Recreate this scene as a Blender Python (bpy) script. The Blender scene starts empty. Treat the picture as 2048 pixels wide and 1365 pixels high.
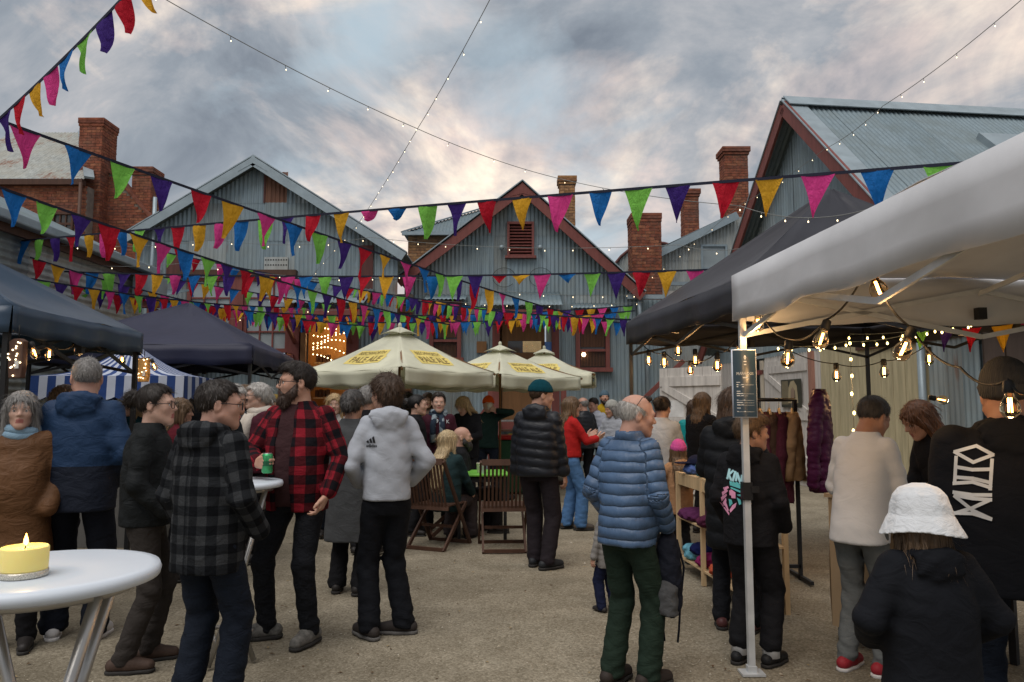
import bpy, bmesh, math, random
import numpy as np
from mathutils import Vector, Matrix
from mathutils.bvhtree import BVHTree
random.seed(7); np.random.seed(7)
R = math.radians
sc = bpy.context.scene
COL = sc.collection
# ------------------------------------------------------------------ camera
CAM_H = 1.5; FPX = 1480.0; PITCH = math.atan(132.5 / FPX)
cam = bpy.data.cameras.new('camera'); cam.lens = FPX / 2048 * 36; cam.sensor_width = 36
cam.clip_start = 0.05; cam.clip_end = 3000
camo = bpy.data.objects.new('camera', cam); COL.objects.link(camo)
camo.location = (0, 0, CAM_H); camo.rotation_euler = (math.pi / 2 + PITCH, 0, 0)
sc.camera = camo
# ------------------------------------------------------------------ view
sc.view_settings.view_transform = 'Standard'; sc.view_settings.look = 'None'
sc.view_settings.gamma = 1; sc.view_settings.exposure = 0.62
try: sc.view_settings.use_curve_mapping = False
except Exception: pass
sc.render.engine = 'CYCLES'
sc.cycles.use_denoising = True
sc.cycles.max_bounces = 8; sc.cycles.transparent_max_bounces = 12; sc.cycles.diffuse_bounces = 3; sc.cycles.glossy_bounces = 3
sc.cycles.sample_clamp_indirect = 4.0; sc.cycles.caustics_reflective = False; sc.cycles.caustics_refractive = False
# ------------------------------------------------------------------ sky: broken dusk cloud over a clear sky
SUN_EL = R(38); SUN_AZ = R(205)      # soft light from behind the camera, a little to the left
w = bpy.data.worlds.new('World'); sc.world = w; w.use_nodes = True
nt = w.node_tree; N = nt.nodes; L = nt.links; N.clear()
def nd(t, **k):
    n = N.new(t)
    for a, b in k.items(): setattr(n, a, b)
    return n
out = nd('ShaderNodeOutputWorld'); bg = nd('ShaderNodeBackground'); L.new(bg.outputs[0], out.inputs[0])
sky = nd('ShaderNodeTexSky', sky_type='NISHITA', sun_disc=False)
sky.sun_elevation = R(9); sky.sun_rotation = SUN_AZ; sky.air_density = 1.0; sky.dust_density = 2.0
tc = nd('ShaderNodeTexCoord'); sep = nd('ShaderNodeSeparateXYZ'); L.new(tc.outputs['Generated'], sep.inputs[0])
def mth(op, a, b=None, c=None):
    m = nd('ShaderNodeMath', operation=op)
    for i, v in enumerate((a, b, c)):
        if v is None: continue
        if hasattr(v, 'is_linked'): L.new(v, m.inputs[i])
        else: m.inputs[i].default_value = v
    return m.outputs[0]
zz = mth('MAXIMUM', sep.outputs[2], 0.0); den = mth('ADD', zz, 0.42)
cx_ = mth('DIVIDE', sep.outputs[0], den); cy_ = mth('DIVIDE', sep.outputs[1], den)
cmb = nd('ShaderNodeCombineXYZ'); L.new(cx_, cmb.inputs[0]); L.new(cy_, cmb.inputs[1])
def noise(vec, scale, detail, rough, dist=0.0, off=(0, 0, 0)):
    mp = nd('ShaderNodeMapping'); mp.inputs['Location'].default_value = off; L.new(vec, mp.inputs[0])
    n = nd('ShaderNodeTexNoise'); n.inputs['Scale'].default_value = scale; n.inputs['Detail'].default_value = detail
    n.inputs['Roughness'].default_value = rough; n.inputs['Distortion'].default_value = dist
    L.new(mp.outputs[0], n.inputs['Vector']); return n.outputs['Fac']
def ramp(fac, stops):
    r = nd('ShaderNodeValToRGB'); e = r.color_ramp.elements
    while len(e) < len(stops): e.new(0.5)
    for el, (p, c) in zip(e, stops): el.position = p; el.color = tuple(c) + (1,)
    L.new(fac, r.inputs[0]); return r.outputs[0]
def mixc(f, a, b):
    m = nd('ShaderNodeMix', data_type='RGBA')
    if hasattr(f, 'is_linked'): L.new(f, m.inputs[0])
    else: m.inputs[0].default_value = f
    for i, v in ((6, a), (7, b)):
        if hasattr(v, 'is_linked'): L.new(v, m.inputs[i])
        else: m.inputs[i].default_value = tuple(v) + (1,)
    return m.outputs[2]
n_big = noise(cmb.outputs[0], 2.3, 9, 0.59, 0.4, (3.1, 0.45, 0))
n_med = noise(cmb.outputs[0], 2.9, 9, 0.60, 0.5, (1.3, 7.7, 0))
n_col = noise(cmb.outputs[0], 3.2, 7, 0.56, 0.4, (8.2, 2.0, 0))
cloud = ramp(n_med, [(0.33, (0.185, 0.215, 0.26)), (0.46, (0.28, 0.315, 0.36)), (0.56, (0.42, 0.43, 0.455)), (0.66, (0.68, 0.59, 0.56))])
warm = ramp(n_med, [(0.33, (0.46, 0.44, 0.47)), (0.47, (0.82, 0.67, 0.60)), (0.60, (1.25, 1.04, 0.82))])
# a thin-cloud opening: in the middle of the view the cloud sheet is thinner and the late light comes through
gx = mth('SUBTRACT', cx_, -0.06); gy = mth('SUBTRACT', cy_, 1.22)
g = mth('ADD', mth('MULTIPLY', mth('MULTIPLY', gx, gx), 5.0), mth('MULTIPLY', mth('MULTIPLY', gy, gy), 5.0))
gap = mth('POWER', 2.718, mth('MULTIPLY', g, -1.6))
thin = mth('ADD', mth('MULTIPLY', gap, 0.20), n_big)
op = ramp(thin, [(0.55, (0, 0, 0)), (0.74, (1, 1, 1))])
c1 = mixc(op, cloud, warm)
blue = mixc(0.5, (0.52, 0.64, 0.72), (0.52, 0.64, 0.72))
skm = nd('ShaderNodeMix', data_type='RGBA'); skm.inputs[0].default_value = 0.75
sks = nd('ShaderNodeVectorMath', operation='SCALE'); sks.inputs['Scale'].default_value = 0.10; L.new(sky.outputs[0], sks.inputs[0])
L.new(sks.outputs[0], skm.inputs[6]); L.new(blue, skm.inputs[7])
hole = ramp(mth('ADD', mth('MULTIPLY', gap, 0.13), n_col), [(0.57, (0, 0, 0)), (0.78, (0.85, 0.85, 0.85))])
c2 = mixc(hole, c1, skm.outputs[2])
hz = ramp(zz, [(0.0, (1, 1, 1)), (0.16, (0, 0, 0))])
hzf = mth('MULTIPLY', hz, 0.55)
c3 = mixc(hzf, c2, (0.36, 0.40, 0.47))
L.new(c3, bg.inputs[0]); bg.inputs[1].default_value = 0.74
sun = bpy.data.lights.new('sun', 'SUN'); sun.energy = 1.5; sun.angle = R(50); sun.color = (1.0, 0.95, 0.90)
suno = bpy.data.objects.new('sun', sun); COL.objects.link(suno)
suno.rotation_euler = (math.pi / 2 - SUN_EL, 0, math.pi - SUN_AZ + math.pi + R(50) * 0)
suno.rotation_euler = Vector((0.25, 0.45, -1.0)).to_track_quat('-Z', 'Y').to_euler()

# ------------------------------------------------------------------ helpers
def at(px, py, Y):
    """point seen at photo pixel (px,py) whose distance along +Y is Y"""
    u = (px - 1024) / FPX; v = (682.5 - py) / FPX
    d = Vector((u, math.cos(PITCH) - v * math.sin(PITCH), math.sin(PITCH) + v * math.cos(PITCH)))
    return Vector((0, 0, CAM_H)) + d * (Y / d.y)
def gx_(px, Y): return at(px, 815, Y).x
def tag(o, label=None, cat=None, group=None, kind=None):
    for k, v in (('label', label), ('category', cat), ('group', group), ('kind', kind)):
        if v: o[k] = v
    return o
def empty(name, loc=(0, 0, 0), rz=0, label=None, cat=None, group=None):
    o = bpy.data.objects.new(name, None); COL.objects.link(o); o.location = loc; o.rotation_euler = (0, 0, rz)
    o.empty_display_size = 0.1
    return tag(o, label, cat, group)
def link(name, me, mats=None, parent=None, loc=None):
    o = bpy.data.objects.new(name, me); COL.objects.link(o)
    if mats is not None and len(me.materials) == 0:
        for m in (mats if isinstance(mats, (list, tuple)) else [mats]): me.materials.append(m)
    if parent: o.parent = parent
    if loc is not None: o.location = loc
    return o
def mesh_np(name, V, F, smooth=True, mats=None, midx=None):
    """quads/tris from numpy arrays"""
    me = bpy.data.meshes.new(name); V = np.asarray(V, np.float32); F = np.asarray(F, np.int32)
    n, k = F.shape
    me.vertices.add(len(V)); me.vertices.foreach_set('co', V.ravel())
    me.loops.add(n * k); me.loops.foreach_set('vertex_index', F.ravel())
    me.polygons.add(n); me.polygons.foreach_set('loop_start', np.arange(0, n * k, k, dtype=np.int32))
    if midx is not None: me.polygons.foreach_set('material_index', np.asarray(midx, np.int32))
    me.polygons.foreach_set('use_smooth', np.full(n, smooth))
    me.update(calc_edges=True)
    if mats: 
        for m in mats: me.materials.append(m)
    return me
class MB:
    def __init__(s): s.v = []; s.f = []; s.m = []; s.sm = []
    def add(s, vs, fs, m=0, sm=False):
        b = len(s.v); s.v += [tuple(v) for v in vs]
        for f in fs: s.f.append(tuple(i + b for i in f)); s.m.append(m); s.sm.append(sm)
        return s
    def box(s, c, d, rot=None, m=0, taper=1.0):
        x, y, z = d[0] / 2, d[1] / 2, d[2] / 2; t = taper
        P = [Vector(p) for p in ((-x, -y, -z), (x, -y, -z), (x, y, -z), (-x, y, -z), (-x * t, -y * t, z), (x * t, -y * t, z), (x * t, y * t, z), (-x * t, y * t, z))]
        if rot is not None: P = [rot @ p for p in P]
        P = [p + Vector(c) for p in P]
        return s.add(P, [(0, 3, 2, 1), (4, 5, 6, 7), (0, 1, 5, 4), (1, 2, 6, 5), (2, 3, 7, 6), (3, 0, 4, 7)], m)
    def bar(s, a, b, w, h, m=0, up=(0, 0, 1)):
        a = Vector(a); b = Vector(b); d = b - a; l = d.length; d.normalize()
        u = Vector(up)
        if abs(d.dot(u)) > 0.98: u = Vector((1, 0, 0))
        x = d.cross(u).normalized(); z = x.cross(d)
        rot = Matrix((x, d, z)).transposed()
        return s.box((a + b) / 2, (w, l, h), rot, m)
    def tube(s, pts, r, n=8, m=0, caps=True, closed=False):
        pts = [Vector(p) for p in pts]; k = len(pts); rr = r if isinstance(r, (list, tuple)) else [r] * k
        vs = []; prev = None
        for i, p in enumerate(pts):
            a = pts[(i - 1) % k] if (i > 0 or closed) else p; b = pts[(i + 1) % k] if (i < k - 1 or closed) else p
            t = (b - a).normalized()
            if prev is None:
                u = Vector((0, 0, 1)) if abs(t.z) < 0.9 else Vector((1, 0, 0))
                x = t.cross(u).normalized()
            else:
                x = (prev - t * prev.dot(t)).normalized()
            prev = x; y = t.cross(x)
            for j in range(n):
                c = 2 * math.pi * j / n; vs.append(p + (x * math.cos(c) + y * math.sin(c)) * rr[i])
        fs = []
        for i in range(k if closed else k - 1):
            for j in range(n):
                a0 = i * n; b0 = ((i + 1) % k) * n
                fs.append((a0 + j, a0 + (j + 1) % n, b0 + (j + 1) % n, b0 + j))
        if caps and not closed: fs += [tuple(range(n - 1, -1, -1)), tuple((k - 1) * n + j for j in range(n))]
        return s.add(vs, fs, m, True)
    def lathe(s, prof, n=16, c=(0, 0, 0), m=0, rot=None, caps=True):
        vs = []
        for r, z in prof:
            for j in range(n):
                a = 2 * math.pi * j / n; p = Vector((r * math.cos(a), r * math.sin(a), z))
                if rot is not None: p = rot @ p
                vs.append(p + Vector(c))
        fs = [(i * n + j, i * n + (j + 1) % n, (i + 1) * n + (j + 1) % n, (i + 1) * n + j) for i in range(len(prof) - 1) for j in range(n)]
        if caps: fs += [tuple(range(n - 1, -1, -1)), tuple((len(prof) - 1) * n + j for j in range(n))]
        return s.add(vs, fs, m, True)
    def prism(s, poly, a, b, axis='y', m=0):
        """extrude a 2D polygon; axis y: (x,z) polygon between y=a and y=b ; axis x: (y,z); axis z: (x,y)"""
        def P(p, t): return {'y': (p[0], t, p[1]), 'x': (t, p[0], p[1]), 'z': (p[0], p[1], t)}[axis]
        n = len(poly); vs = [P(p, a) for p in poly] + [P(p, b) for p in poly]
        fs = [tuple(range(n)), tuple(range(2 * n - 1, n - 1, -1))] + [(i, i + n, (i + 1) % n + n, (i + 1) % n) for i in range(n)]
        return s.add(vs, fs, m)
    def grid(s, fn, nu, nv, m=0, sm=True):
        vs = [fn(i / nu, j / nv) for i in range(nu + 1) for j in range(nv + 1)]
        fs = [(i * (nv + 1) + j, (i + 1) * (nv + 1) + j, (i + 1) * (nv + 1) + j + 1, i * (nv + 1) + j + 1) for i in range(nu) for j in range(nv)]
        return s.add(vs, fs, m, sm)
    def ball(s, c, r, n=10, k=6, m=0):
        rx = r if isinstance(r, (tuple, list)) else (r, r, r)
        prof = [(math.sin(math.pi * i / k), -math.cos(math.pi * i / k)) for i in range(k + 1)]
        prof[0] = (0.02, -1); prof[-1] = (0.02, 1)
        vs = []
        for q, z in prof:
            for j in range(n):
                a = 2 * math.pi * j / n; vs.append((c[0] + rx[0] * q * math.cos(a), c[1] + rx[1] * q * math.sin(a), c[2] + rx[2] * z))
        fs = [(i * n + j, i * n + (j + 1) % n, (i + 1) * n + (j + 1) % n, (i + 1) * n + j) for i in range(k) for j in range(n)]
        return s.add(vs, fs, m, True)
    def mesh(s, name, fix=True):
        me = bpy.data.meshes.new(name); me.from_pydata(s.v, [], s.f)
        me.polygons.foreach_set('material_index', s.m); me.polygons.foreach_set('use_smooth', s.sm)
        if fix:
            b = bmesh.new(); b.from_mesh(me); bmesh.ops.recalc_face_normals(b, faces=b.faces); b.to_mesh(me); b.free()
        me.update(); return me
    def build(s, name, mats, parent=None, loc=None, bevel=0, fix=True):
        o = link(name, s.mesh(name, fix), mats, parent, loc)
        if bevel:
            md = o.modifiers.new('bevel', 'BEVEL'); md.width = bevel; md.segments = 2; md.limit_method = 'ANGLE'; md.angle_limit = R(40)
        return o
def box_obj(name, c, d, mat, parent=None, rot=None, bevel=0): return MB().box(c, d, rot).build(name, mat, parent, bevel=bevel)
def solidify(o, t, off=0):
    m = o.modifiers.new('thick', 'SOLIDIFY'); m.thickness = t; m.offset = off; return o

# ------------------------------------------------------------------ materials
MATS = {}
def new_mat(name):
    m = bpy.data.materials.new(name); m.use_nodes = True
    return m, m.node_tree.nodes, m.node_tree.links, m.node_tree.nodes['Principled BSDF']
class NT:
    """small node-tree writer"""
    def __init__(s, name):
        s.m, s.n, s.l, s.b = new_mat(name); s._oc = None
    def node(s, t, **k):
        x = s.n.new(t)
        for a, b in k.items(): setattr(x, a, b)
        return x
    def set(s, inp, v):
        if hasattr(v, 'is_linked'): s.l.new(v, inp)
        else:
            if isinstance(v, (tuple, list)) and len(v) == 3 and len(inp.default_value) == 4: v = tuple(v) + (1,)
            inp.default_value = v
    def oc(s):
        if s._oc is None: s._oc = s.node('ShaderNodeTexCoord').outputs['Object']
        return s._oc
    def attr(s, nm): return s.node('ShaderNodeAttribute', attribute_name=nm).outputs['Vector']
    def mapv(s, vec, scale=(1, 1, 1), loc=(0, 0, 0), rot=(0, 0, 0)):
        x = s.node('ShaderNodeMapping'); s.l.new(vec, x.inputs[0]); x.inputs['Scale'].default_value = scale; x.inputs['Location'].default_value = loc; x.inputs['Rotation'].default_value = rot
        return x.outputs[0]
    def noise(s, vec, scale, detail=4, rough=0.55, dist=0):
        x = s.node('ShaderNodeTexNoise'); s.l.new(vec, x.inputs['Vector']); x.inputs['Scale'].default_value = scale
        x.inputs['Detail'].default_value = detail; x.inputs['Roughness'].default_value = rough; x.inputs['Distortion'].default_value = dist
        return x.outputs['Fac']
    def ramp(s, f, stops):
        r = s.node('ShaderNodeValToRGB'); e = r.color_ramp.elements
        while len(e) < len(stops): e.new(0.5)
        for el, (p, c) in zip(e, stops):
            el.position = p; el.color = (tuple(c) if isinstance(c, (tuple, list)) else (c, c, c)) + (1,)
        s.l.new(f, r.inputs[0]); return r.outputs[0]
    def math(s, op, a, b=0.0, clamp=False):
        x = s.node('ShaderNodeMath', operation=op, use_clamp=clamp); s.set(x.inputs[0], a); s.set(x.inputs[1], b); return x.outputs[0]
    def mix(s, f, a, b, bt='MIX'):
        x = s.node('ShaderNodeMix', data_type='RGBA', blend_type=bt); s.set(x.inputs[0], f); s.set(x.inputs[6], a); s.set(x.inputs[7], b); return x.outputs[2]
    def bump(s, h, strength=0.3, dist=0.01, normal=None):
        x = s.node('ShaderNodeBump'); x.inputs['Strength'].default_value = strength; x.inputs['Distance'].default_value = dist
        s.l.new(h, x.inputs['Height'])
        if normal is not None: s.l.new(normal, x.inputs['Normal'])
        return x.outputs[0]
    def done(s, col=None, rough=0.7, normal=None, metal=0.0, spec=0.3, **kw):
        if col is not None: s.set(s.b.inputs['Base Color'], col)
        s.set(s.b.inputs['Roughness'], rough); s.set(s.b.inputs['Metallic'], metal); s.b.inputs['Specular IOR Level'].default_value = spec
        if normal is not None: s.l.new(normal, s.b.inputs['Normal'])
        for k, v in kw.items(): s.set(s.b.inputs[k.replace('_', ' ')], v)
        return s.m
def var(c, k): return tuple(min(1, x * k) for x in c)
def cached(fn):
    def g(*a, **k):
        key = (fn.__name__,) + a + tuple(sorted(k.items()))
        if key not in MATS: MATS[key] = fn(*a, **k)
        return MATS[key]
    return g
@cached
def m_plain(name, c, rough=0.6, metal=0.0, vary=0.15, scale=6.0, spec=0.3, bump=0.0):
    t = NT(name); n = t.noise(t.oc(), scale, 5, 0.6)
    col = t.mix(t.ramp(n, [(0.3, 0), (0.7, 1)]), var(c, 1 - vary), var(c, 1 + vary))
    nor = t.bump(t.noise(t.oc(), scale * 12, 3), bump, 0.004) if bump else None
    return t.done(col, rough, nor, metal, spec)
@cached
def m_emit(name, c, s):
    t = NT(name); return t.done((c[0] * .5, c[1] * .5, c[2] * .5), 0.5, Emission_Color=tuple(c), Emission_Strength=s)
@cached
def m_glass(name, c=(1, 1, 1), rough=0.02):
    t = NT(name); t.done(c, rough, spec=0.5, Transmission_Weight=1.0, IOR=1.2); return t.m
@cached
def m_fabric(name, c, rough=0.85, fold=0.35, fscale=9.0, weave=0.25, vary=0.18, sheen=0.0, spec=0.15):
    """cloth: soft creases, weave, slightly worn colour"""
    t = NT(name); o = t.oc()
    n1 = t.noise(o, 4.0, 4, 0.6); col = t.mix(t.ramp(n1, [(0.3, 0), (0.72, 1)]), var(c, 1 - vary), var(c, 1 + vary))
    cre = t.noise(t.mapv(o, (1, 1, 1.7)), fscale, 3, 0.55, 1.2)
    b1 = t.bump(cre, fold, 0.03)
    b2 = t.bump(t.noise(o, 160, 2, 0.6), weave, 0.002, b1)
    t.b.inputs['Sheen Weight'].default_value = sheen
    return t.done(col, rough, b2, spec=spec)
def grid_stripe(t, v, period, w=0.5, off=0.0):
    f = t.math('FRACT', t.math('ADD', t.math('DIVIDE', v, period), off)); return t.math('LESS_THAN', f, w)
@cached
def m_plaid(name, dark, mid, light, period=0.075):
    """buffalo check on the cloth coordinate"""
    t = NT(name); uv = t.attr('cloth'); sp = t.node('ShaderNodeSeparateXYZ'); t.l.new(uv, sp.inputs[0])
    wob = t.math('MULTIPLY', t.math('SUBTRACT', t.noise(t.oc(), 5, 2), 0.5), 0.02)
    a = grid_stripe(t, t.math('ADD', sp.outputs[0], wob), period * 1.15, 0.5); b = grid_stripe(t, t.math('ADD', sp.outputs[1], wob), period * 1.1, 0.5)
    s = t.math('ADD', a, b); s = t.math('MULTIPLY', s, 0.5)
    tw = t.noise(t.oc(), 220, 2)
    col = t.ramp(s, [(0.0, dark), (0.25, dark), (0.5, mid), (0.75, mid), (1.0, light)])
    col = t.mix(t.ramp(tw, [(0.35, 0), (0.7, 1)]), col, t.mix(0.35, col, (0, 0, 0)))
    b1 = t.bump(t.noise(t.mapv(t.oc(), (1, 1, 1.6)), 9, 3, 0.5, 1.0), 0.4, 0.03)
    return t.done(col, 0.9, t.bump(tw, 0.25, 0.002, b1), spec=0.1)
# ================================================================== the place: materials
def put(mb, name, mat, e, **k): return mb.build(name, mat, e, loc=-e.location, **k)
@cached
def m_corr(name, c, rust=0.35, seed=0.0, axis=2, st_=(0.66, 1.18)):
    """weathered galvanised corrugated iron: vertical streaks, oxide blotches, rust at some edges"""
    t = NT(name); o = t.mapv(t.oc(), (1, 1, 1), (seed * 3.7, seed * 5.1, seed))
    st = [9, 9, 9]; st[axis] = 0.7
    streak = t.noise(t.mapv(o, tuple(st)), 1.0, 5, 0.6)
    blot = t.noise(o, 1.6, 6, 0.62, 0.4)
    base = t.mix(t.ramp(streak, [(0.3, 0), (0.7, 1)]), var(c, st_[0]), var(c, st_[1]))
    base = t.mix(t.ramp(blot, [(0.42, 0), (0.62, 0.55)]), base, (c[0] * 0.95, c[1] * 0.86, c[2] * 0.76))
    rm = t.math('MULTIPLY', t.noise(t.mapv(o, tuple(x * 0.6 for x in st)), 1.3, 6, 0.7), t.noise(o, 0.8, 3))
    lo = 0.40 - rust * 0.22
    base = t.mix(t.ramp(rm, [(lo, 0), (lo + 0.1, 0.85)]), base, t.mix(streak, (0.16, 0.065, 0.04), (0.24, 0.13, 0.085)))
    return t.done(base, t.ramp(blot, [(0.3, 0.42), (0.7, 0.7)]), t.bump(blot, 0.08, 0.01), metal=0.25, spec=0.4)
CORR = [m_corr('corrugated_iron', (0.26, 0.335, 0.375), 0.16, s) for s in (0.0, 1.0, 2.0)] + [m_corr('corrugated_iron', (0.34, 0.40, 0.42), 0.22, 3.0), m_corr('corrugated_iron', (0.25, 0.29, 0.30), 0.45, 4.0)]
CORR_PALE = [m_corr('corrugated_iron_pale', (0.42, 0.45, 0.44), 0.05, s) for s in (5.0, 6.0)]
CORR_RUST = m_corr('rusted_corrugated_iron', (0.20, 0.095, 0.06), 0.9, 2.5, 2, (0.55, 1.5))
ROOF = m_corr('roof_iron', (0.165, 0.22, 0.25), 0.0, 1.5, 2, (0.88, 1.08))
ROOF2 = m_corr('roof_iron', (0.15, 0.205, 0.235), 0.0, 7.5, 2, (0.85, 1.1))
FLASH = m_plain('zinc_flashing', (0.30, 0.365, 0.40), 0.45, 0.3, 0.15, 3.0)
@cached
def m_paintwood(name, c, wear=0.3):
    t = NT(name); o = t.oc()
    g = t.noise(t.mapv(o, (14, 14, 1.5)), 1.0, 5, 0.6); n = t.noise(o, 2.5, 5, 0.6)
    col = t.mix(t.ramp(g, [(0.3, 0), (0.7, 1)]), var(c, 0.78), var(c, 1.15))
    col = t.mix(t.ramp(n, [(0.55, 0), (0.75, wear)]), col, var(c, 0.55))
    return t.done(col, 0.6, t.bump(g, 0.15, 0.004), spec=0.3)
MAROON = m_paintwood('maroon_paint', (0.20, 0.065, 0.055))
MAROON_D = m_paintwood('dark_maroon_paint', (0.11, 0.04, 0.035))
BROWN = m_paintwood('brown_timber', (0.085, 0.042, 0.028))
CREAM = m_paintwood('cream_paint', (0.56, 0.50, 0.40), 0.12)
WHITEP = m_paintwood('white_paint', (0.60, 0.57, 0.53), 0.15)
TIMBER = m_paintwood('oiled_timber', (0.22, 0.11, 0.045))
PINE = m_paintwood('pine_timber', (0.58, 0.42, 0.24), 0.1)
DARK = m_plain('dark_interior', (0.025, 0.022, 0.02), 0.9)
GREYWOOD = m_paintwood('weathered_boards', (0.17, 0.165, 0.155))
@cached
def m_brick(name, c, seed=0):
    t = NT(name); o = t.oc()
    n = t.noise(o, 7 + seed, 2, 0.5); f = t.noise(o, 40, 4, 0.7); d = t.noise(o, 0.9, 5, 0.65)
    col = t.mix(t.ramp(n, [(0.35, 0), (0.65, 1)]), var(c, 0.68), var(c, 1.28))
    col = t.mix(t.ramp(f, [(0.5, 0), (0.8, 0.5)]), col, (0.07, 0.05, 0.045))
    col = t.mix(t.ramp(d, [(0.5, 0), (0.75, 0.55)]), col, (0.13, 0.11, 0.095))
    return t.done(col, 0.9, t.bump(f, 0.3, 0.006), spec=0.15)
BRICKS = [m_brick('red_brick', (0.25, 0.085, 0.05), 0), m_brick('red_brick', (0.20, 0.075, 0.05), 1), m_brick('red_brick', (0.29, 0.115, 0.065), 2)]
BRICKS_O = [m_brick('orange_brick', (0.36, 0.19, 0.085), 0), m_brick('orange_brick', (0.30, 0.15, 0.075), 1), m_brick('orange_brick', (0.40, 0.22, 0.11), 2)]
MORTAR = m_plain('lime_mortar', (0.22, 0.18, 0.15), 0.95, 0, 0.25, 5)
@cached
def m_pane(name, c=(0.35, 0.40, 0.42)):
    t = NT(name); n = t.noise(t.oc(), 1.3, 4, 0.6, 0.6)
    return t.done(t.mix(n, var(c, 0.5), var(c, 1.3)), 0.08, t.bump(t.noise(t.oc(), 3, 2), 0.05, 0.01), spec=0.8)
PANE = m_pane('window_glass'); PANE_D = m_pane('dark_window_glass', (0.06, 0.055, 0.05))
BLACKP = m_plain('black_powdercoat', (0.015, 0.015, 0.016), 0.45)
STEEL = m_plain('satin_steel', (0.42, 0.41, 0.39), 0.35, 0.85, 0.1)
LITWALL = None
# ------------------------------------------------------------------ builders
def corr(s0, s1, bot, top, mp, period=0.1, amp=0.013, rows=1):
    """one corrugated sheet; mp(s,t,n) maps sheet coords to space, bot/top are functions of s"""
    n = max(2, int(round((s1 - s0) / period * 6))); m = MB()
    ss = [s0 + (s1 - s0) * i / n for i in range(n + 1)]
    vs = []
    for s in ss:
        o = amp * math.sin(2 * math.pi * s / period)
        for j in range(rows + 1):
            a = bot(s); b = max(a + 0.003, top(s)); vs.append(mp(s, a + (b - a) * j / rows, o))
    fs = [(i * (rows + 1) + j, (i + 1) * (rows + 1) + j, (i + 1) * (rows + 1) + j + 1, i * (rows + 1) + j + 1) for i in range(n) for j in range(rows)]
    return m.add(vs, fs, 0, True)
def corr_wall(e, x0, x1, zb, ztop, rows, mp, holes=(), sheet=0.76, mats=None, period=0.1, name='sheet'):
    """wall of separate overlapping sheets. rows: z breaks; holes: (x0,x1,z0,z1) openings"""
    mats = mats or CORR
    xs = sorted({x0, x1} | {h[i] for h in holes for i in (0, 1) if x0 < h[i] < x1})
    segs = []
    for a, b in zip(xs, xs[1:]):
        k = max(1, round((b - a) / sheet))
        segs += [(a + (b - a) * i / k, a + (b - a) * (i + 1) / k) for i in range(k)]
    zr = [zb] + list(rows) + [1e3]
    for a, b in segs:
        mid = (a + b) / 2
        for i in range(len(zr) - 1):
            lo, hi = zr[i], zr[i + 1]
            if lo >= max(ztop(a), ztop(b)): continue
            spans = [(lo, hi)]
            for h in holes:
                if h[0] - 1e-4 <= mid <= h[1] + 1e-4:
                    ns = []
                    for p, q in spans:
                        if h[3] <= p or h[2] >= q: ns.append((p, q)); continue
                        if h[2] > p: ns.append((p, h[2]))
                        if h[3] < q: ns.append((h[3], q))
                    spans = ns
            for p, q in spans:
                off = random.choice((0, 0.004, 0.008)) + i * 0.006
                c = corr(a, b + 0.02, lambda s, p=p: p - (0.03 if p > zb else 0), lambda s, q=q: min(q, ztop(min(max(s, x0), x1))), lambda s, t, n, off=off: mp(s, t, n + off), period)
                put(c, name, random.choice(mats), e)
def brickwork(e, faces, mats, L=0.24, H=0.082, j=0.012, deep=0.014):
    """faces: (mp(s,t,n), s0,s1,t0,t1, inside(s,t)) -> one part of separate bricks on a mortar bed"""
    m = MB()
    for mp, s0, s1, t0, t1, inside in faces:
        r = 0; t = t0
        while t < t1 - 0.02:
            s = s0 - (L / 2 if r % 2 else 0)
            while s < s1:
                a, b = max(s, s0), min(s + L - j, s1); tt = min(t + H - j, t1)
                if b - a > 0.03 and (inside is None or inside((a + b) / 2, t + H / 2)):
                    d = deep + random.uniform(-0.004, 0.004)
                    P = [mp(a, t, 0), mp(b, t, 0), mp(b, tt, 0), mp(a, tt, 0), mp(a, t, d), mp(b, t, d), mp(b, tt, d), mp(a, tt, d)]
                    m.add(P, [(4, 5, 6, 7), (0, 1, 5, 4), (1, 2, 6, 5), (2, 3, 7, 6), (3, 0, 4, 7)], random.choice((0, 0, 1, 2)))
                s += L
            t += H; r += 1
    o = put(m, 'brick_courses', list(mats), e); o['kind'] = 'stuff'; return o
def chimney(px0, px1, pytop, zbot, Y, label, mats=BRICKS, depth=0.55, cap=0.05, neck=None):
    a = at(px0, pytop, Y); b = at(px1, pytop, Y); zt = a.z; x0, x1 = a.x, b.x
    e = empty('brick_chimney', ((x0 + x1) / 2, Y + depth / 2, zbot), 0, label, 'chimney', 'brick chimneys on the roofs')
    put(MB().box(((x0 + x1) / 2, Y + depth / 2, (zt + zbot) / 2 - 0.02), (x1 - x0, depth, zt - zbot - 0.04)), 'mortar_core', MORTAR, e)
    brickwork(e, [(lambda s, t, n: (s, Y - n, t), x0, x1, zbot, zt - 0.25, None), (lambda s, t, n: (x0 - n, s, t), Y, Y + depth, zbot, zt - 0.25, None), (lambda s, t, n: (x1 + n, s, t), Y, Y + depth, zbot, zt - 0.25, None)], mats)
    m = MB()
    for i, g in enumerate((cap * 0.5, cap, cap)):
        z0 = zt - 0.25 + i * 0.083
        m.box(((x0 + x1) / 2, Y + depth / 2, z0 + 0.0385), (x1 - x0 + 2 * g + 0.03, depth + 2 * g + 0.03, 0.077), m=i % 2)
    put(m, 'corbelled_cap', list(mats), e, bevel=0.008)
    return e
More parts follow.
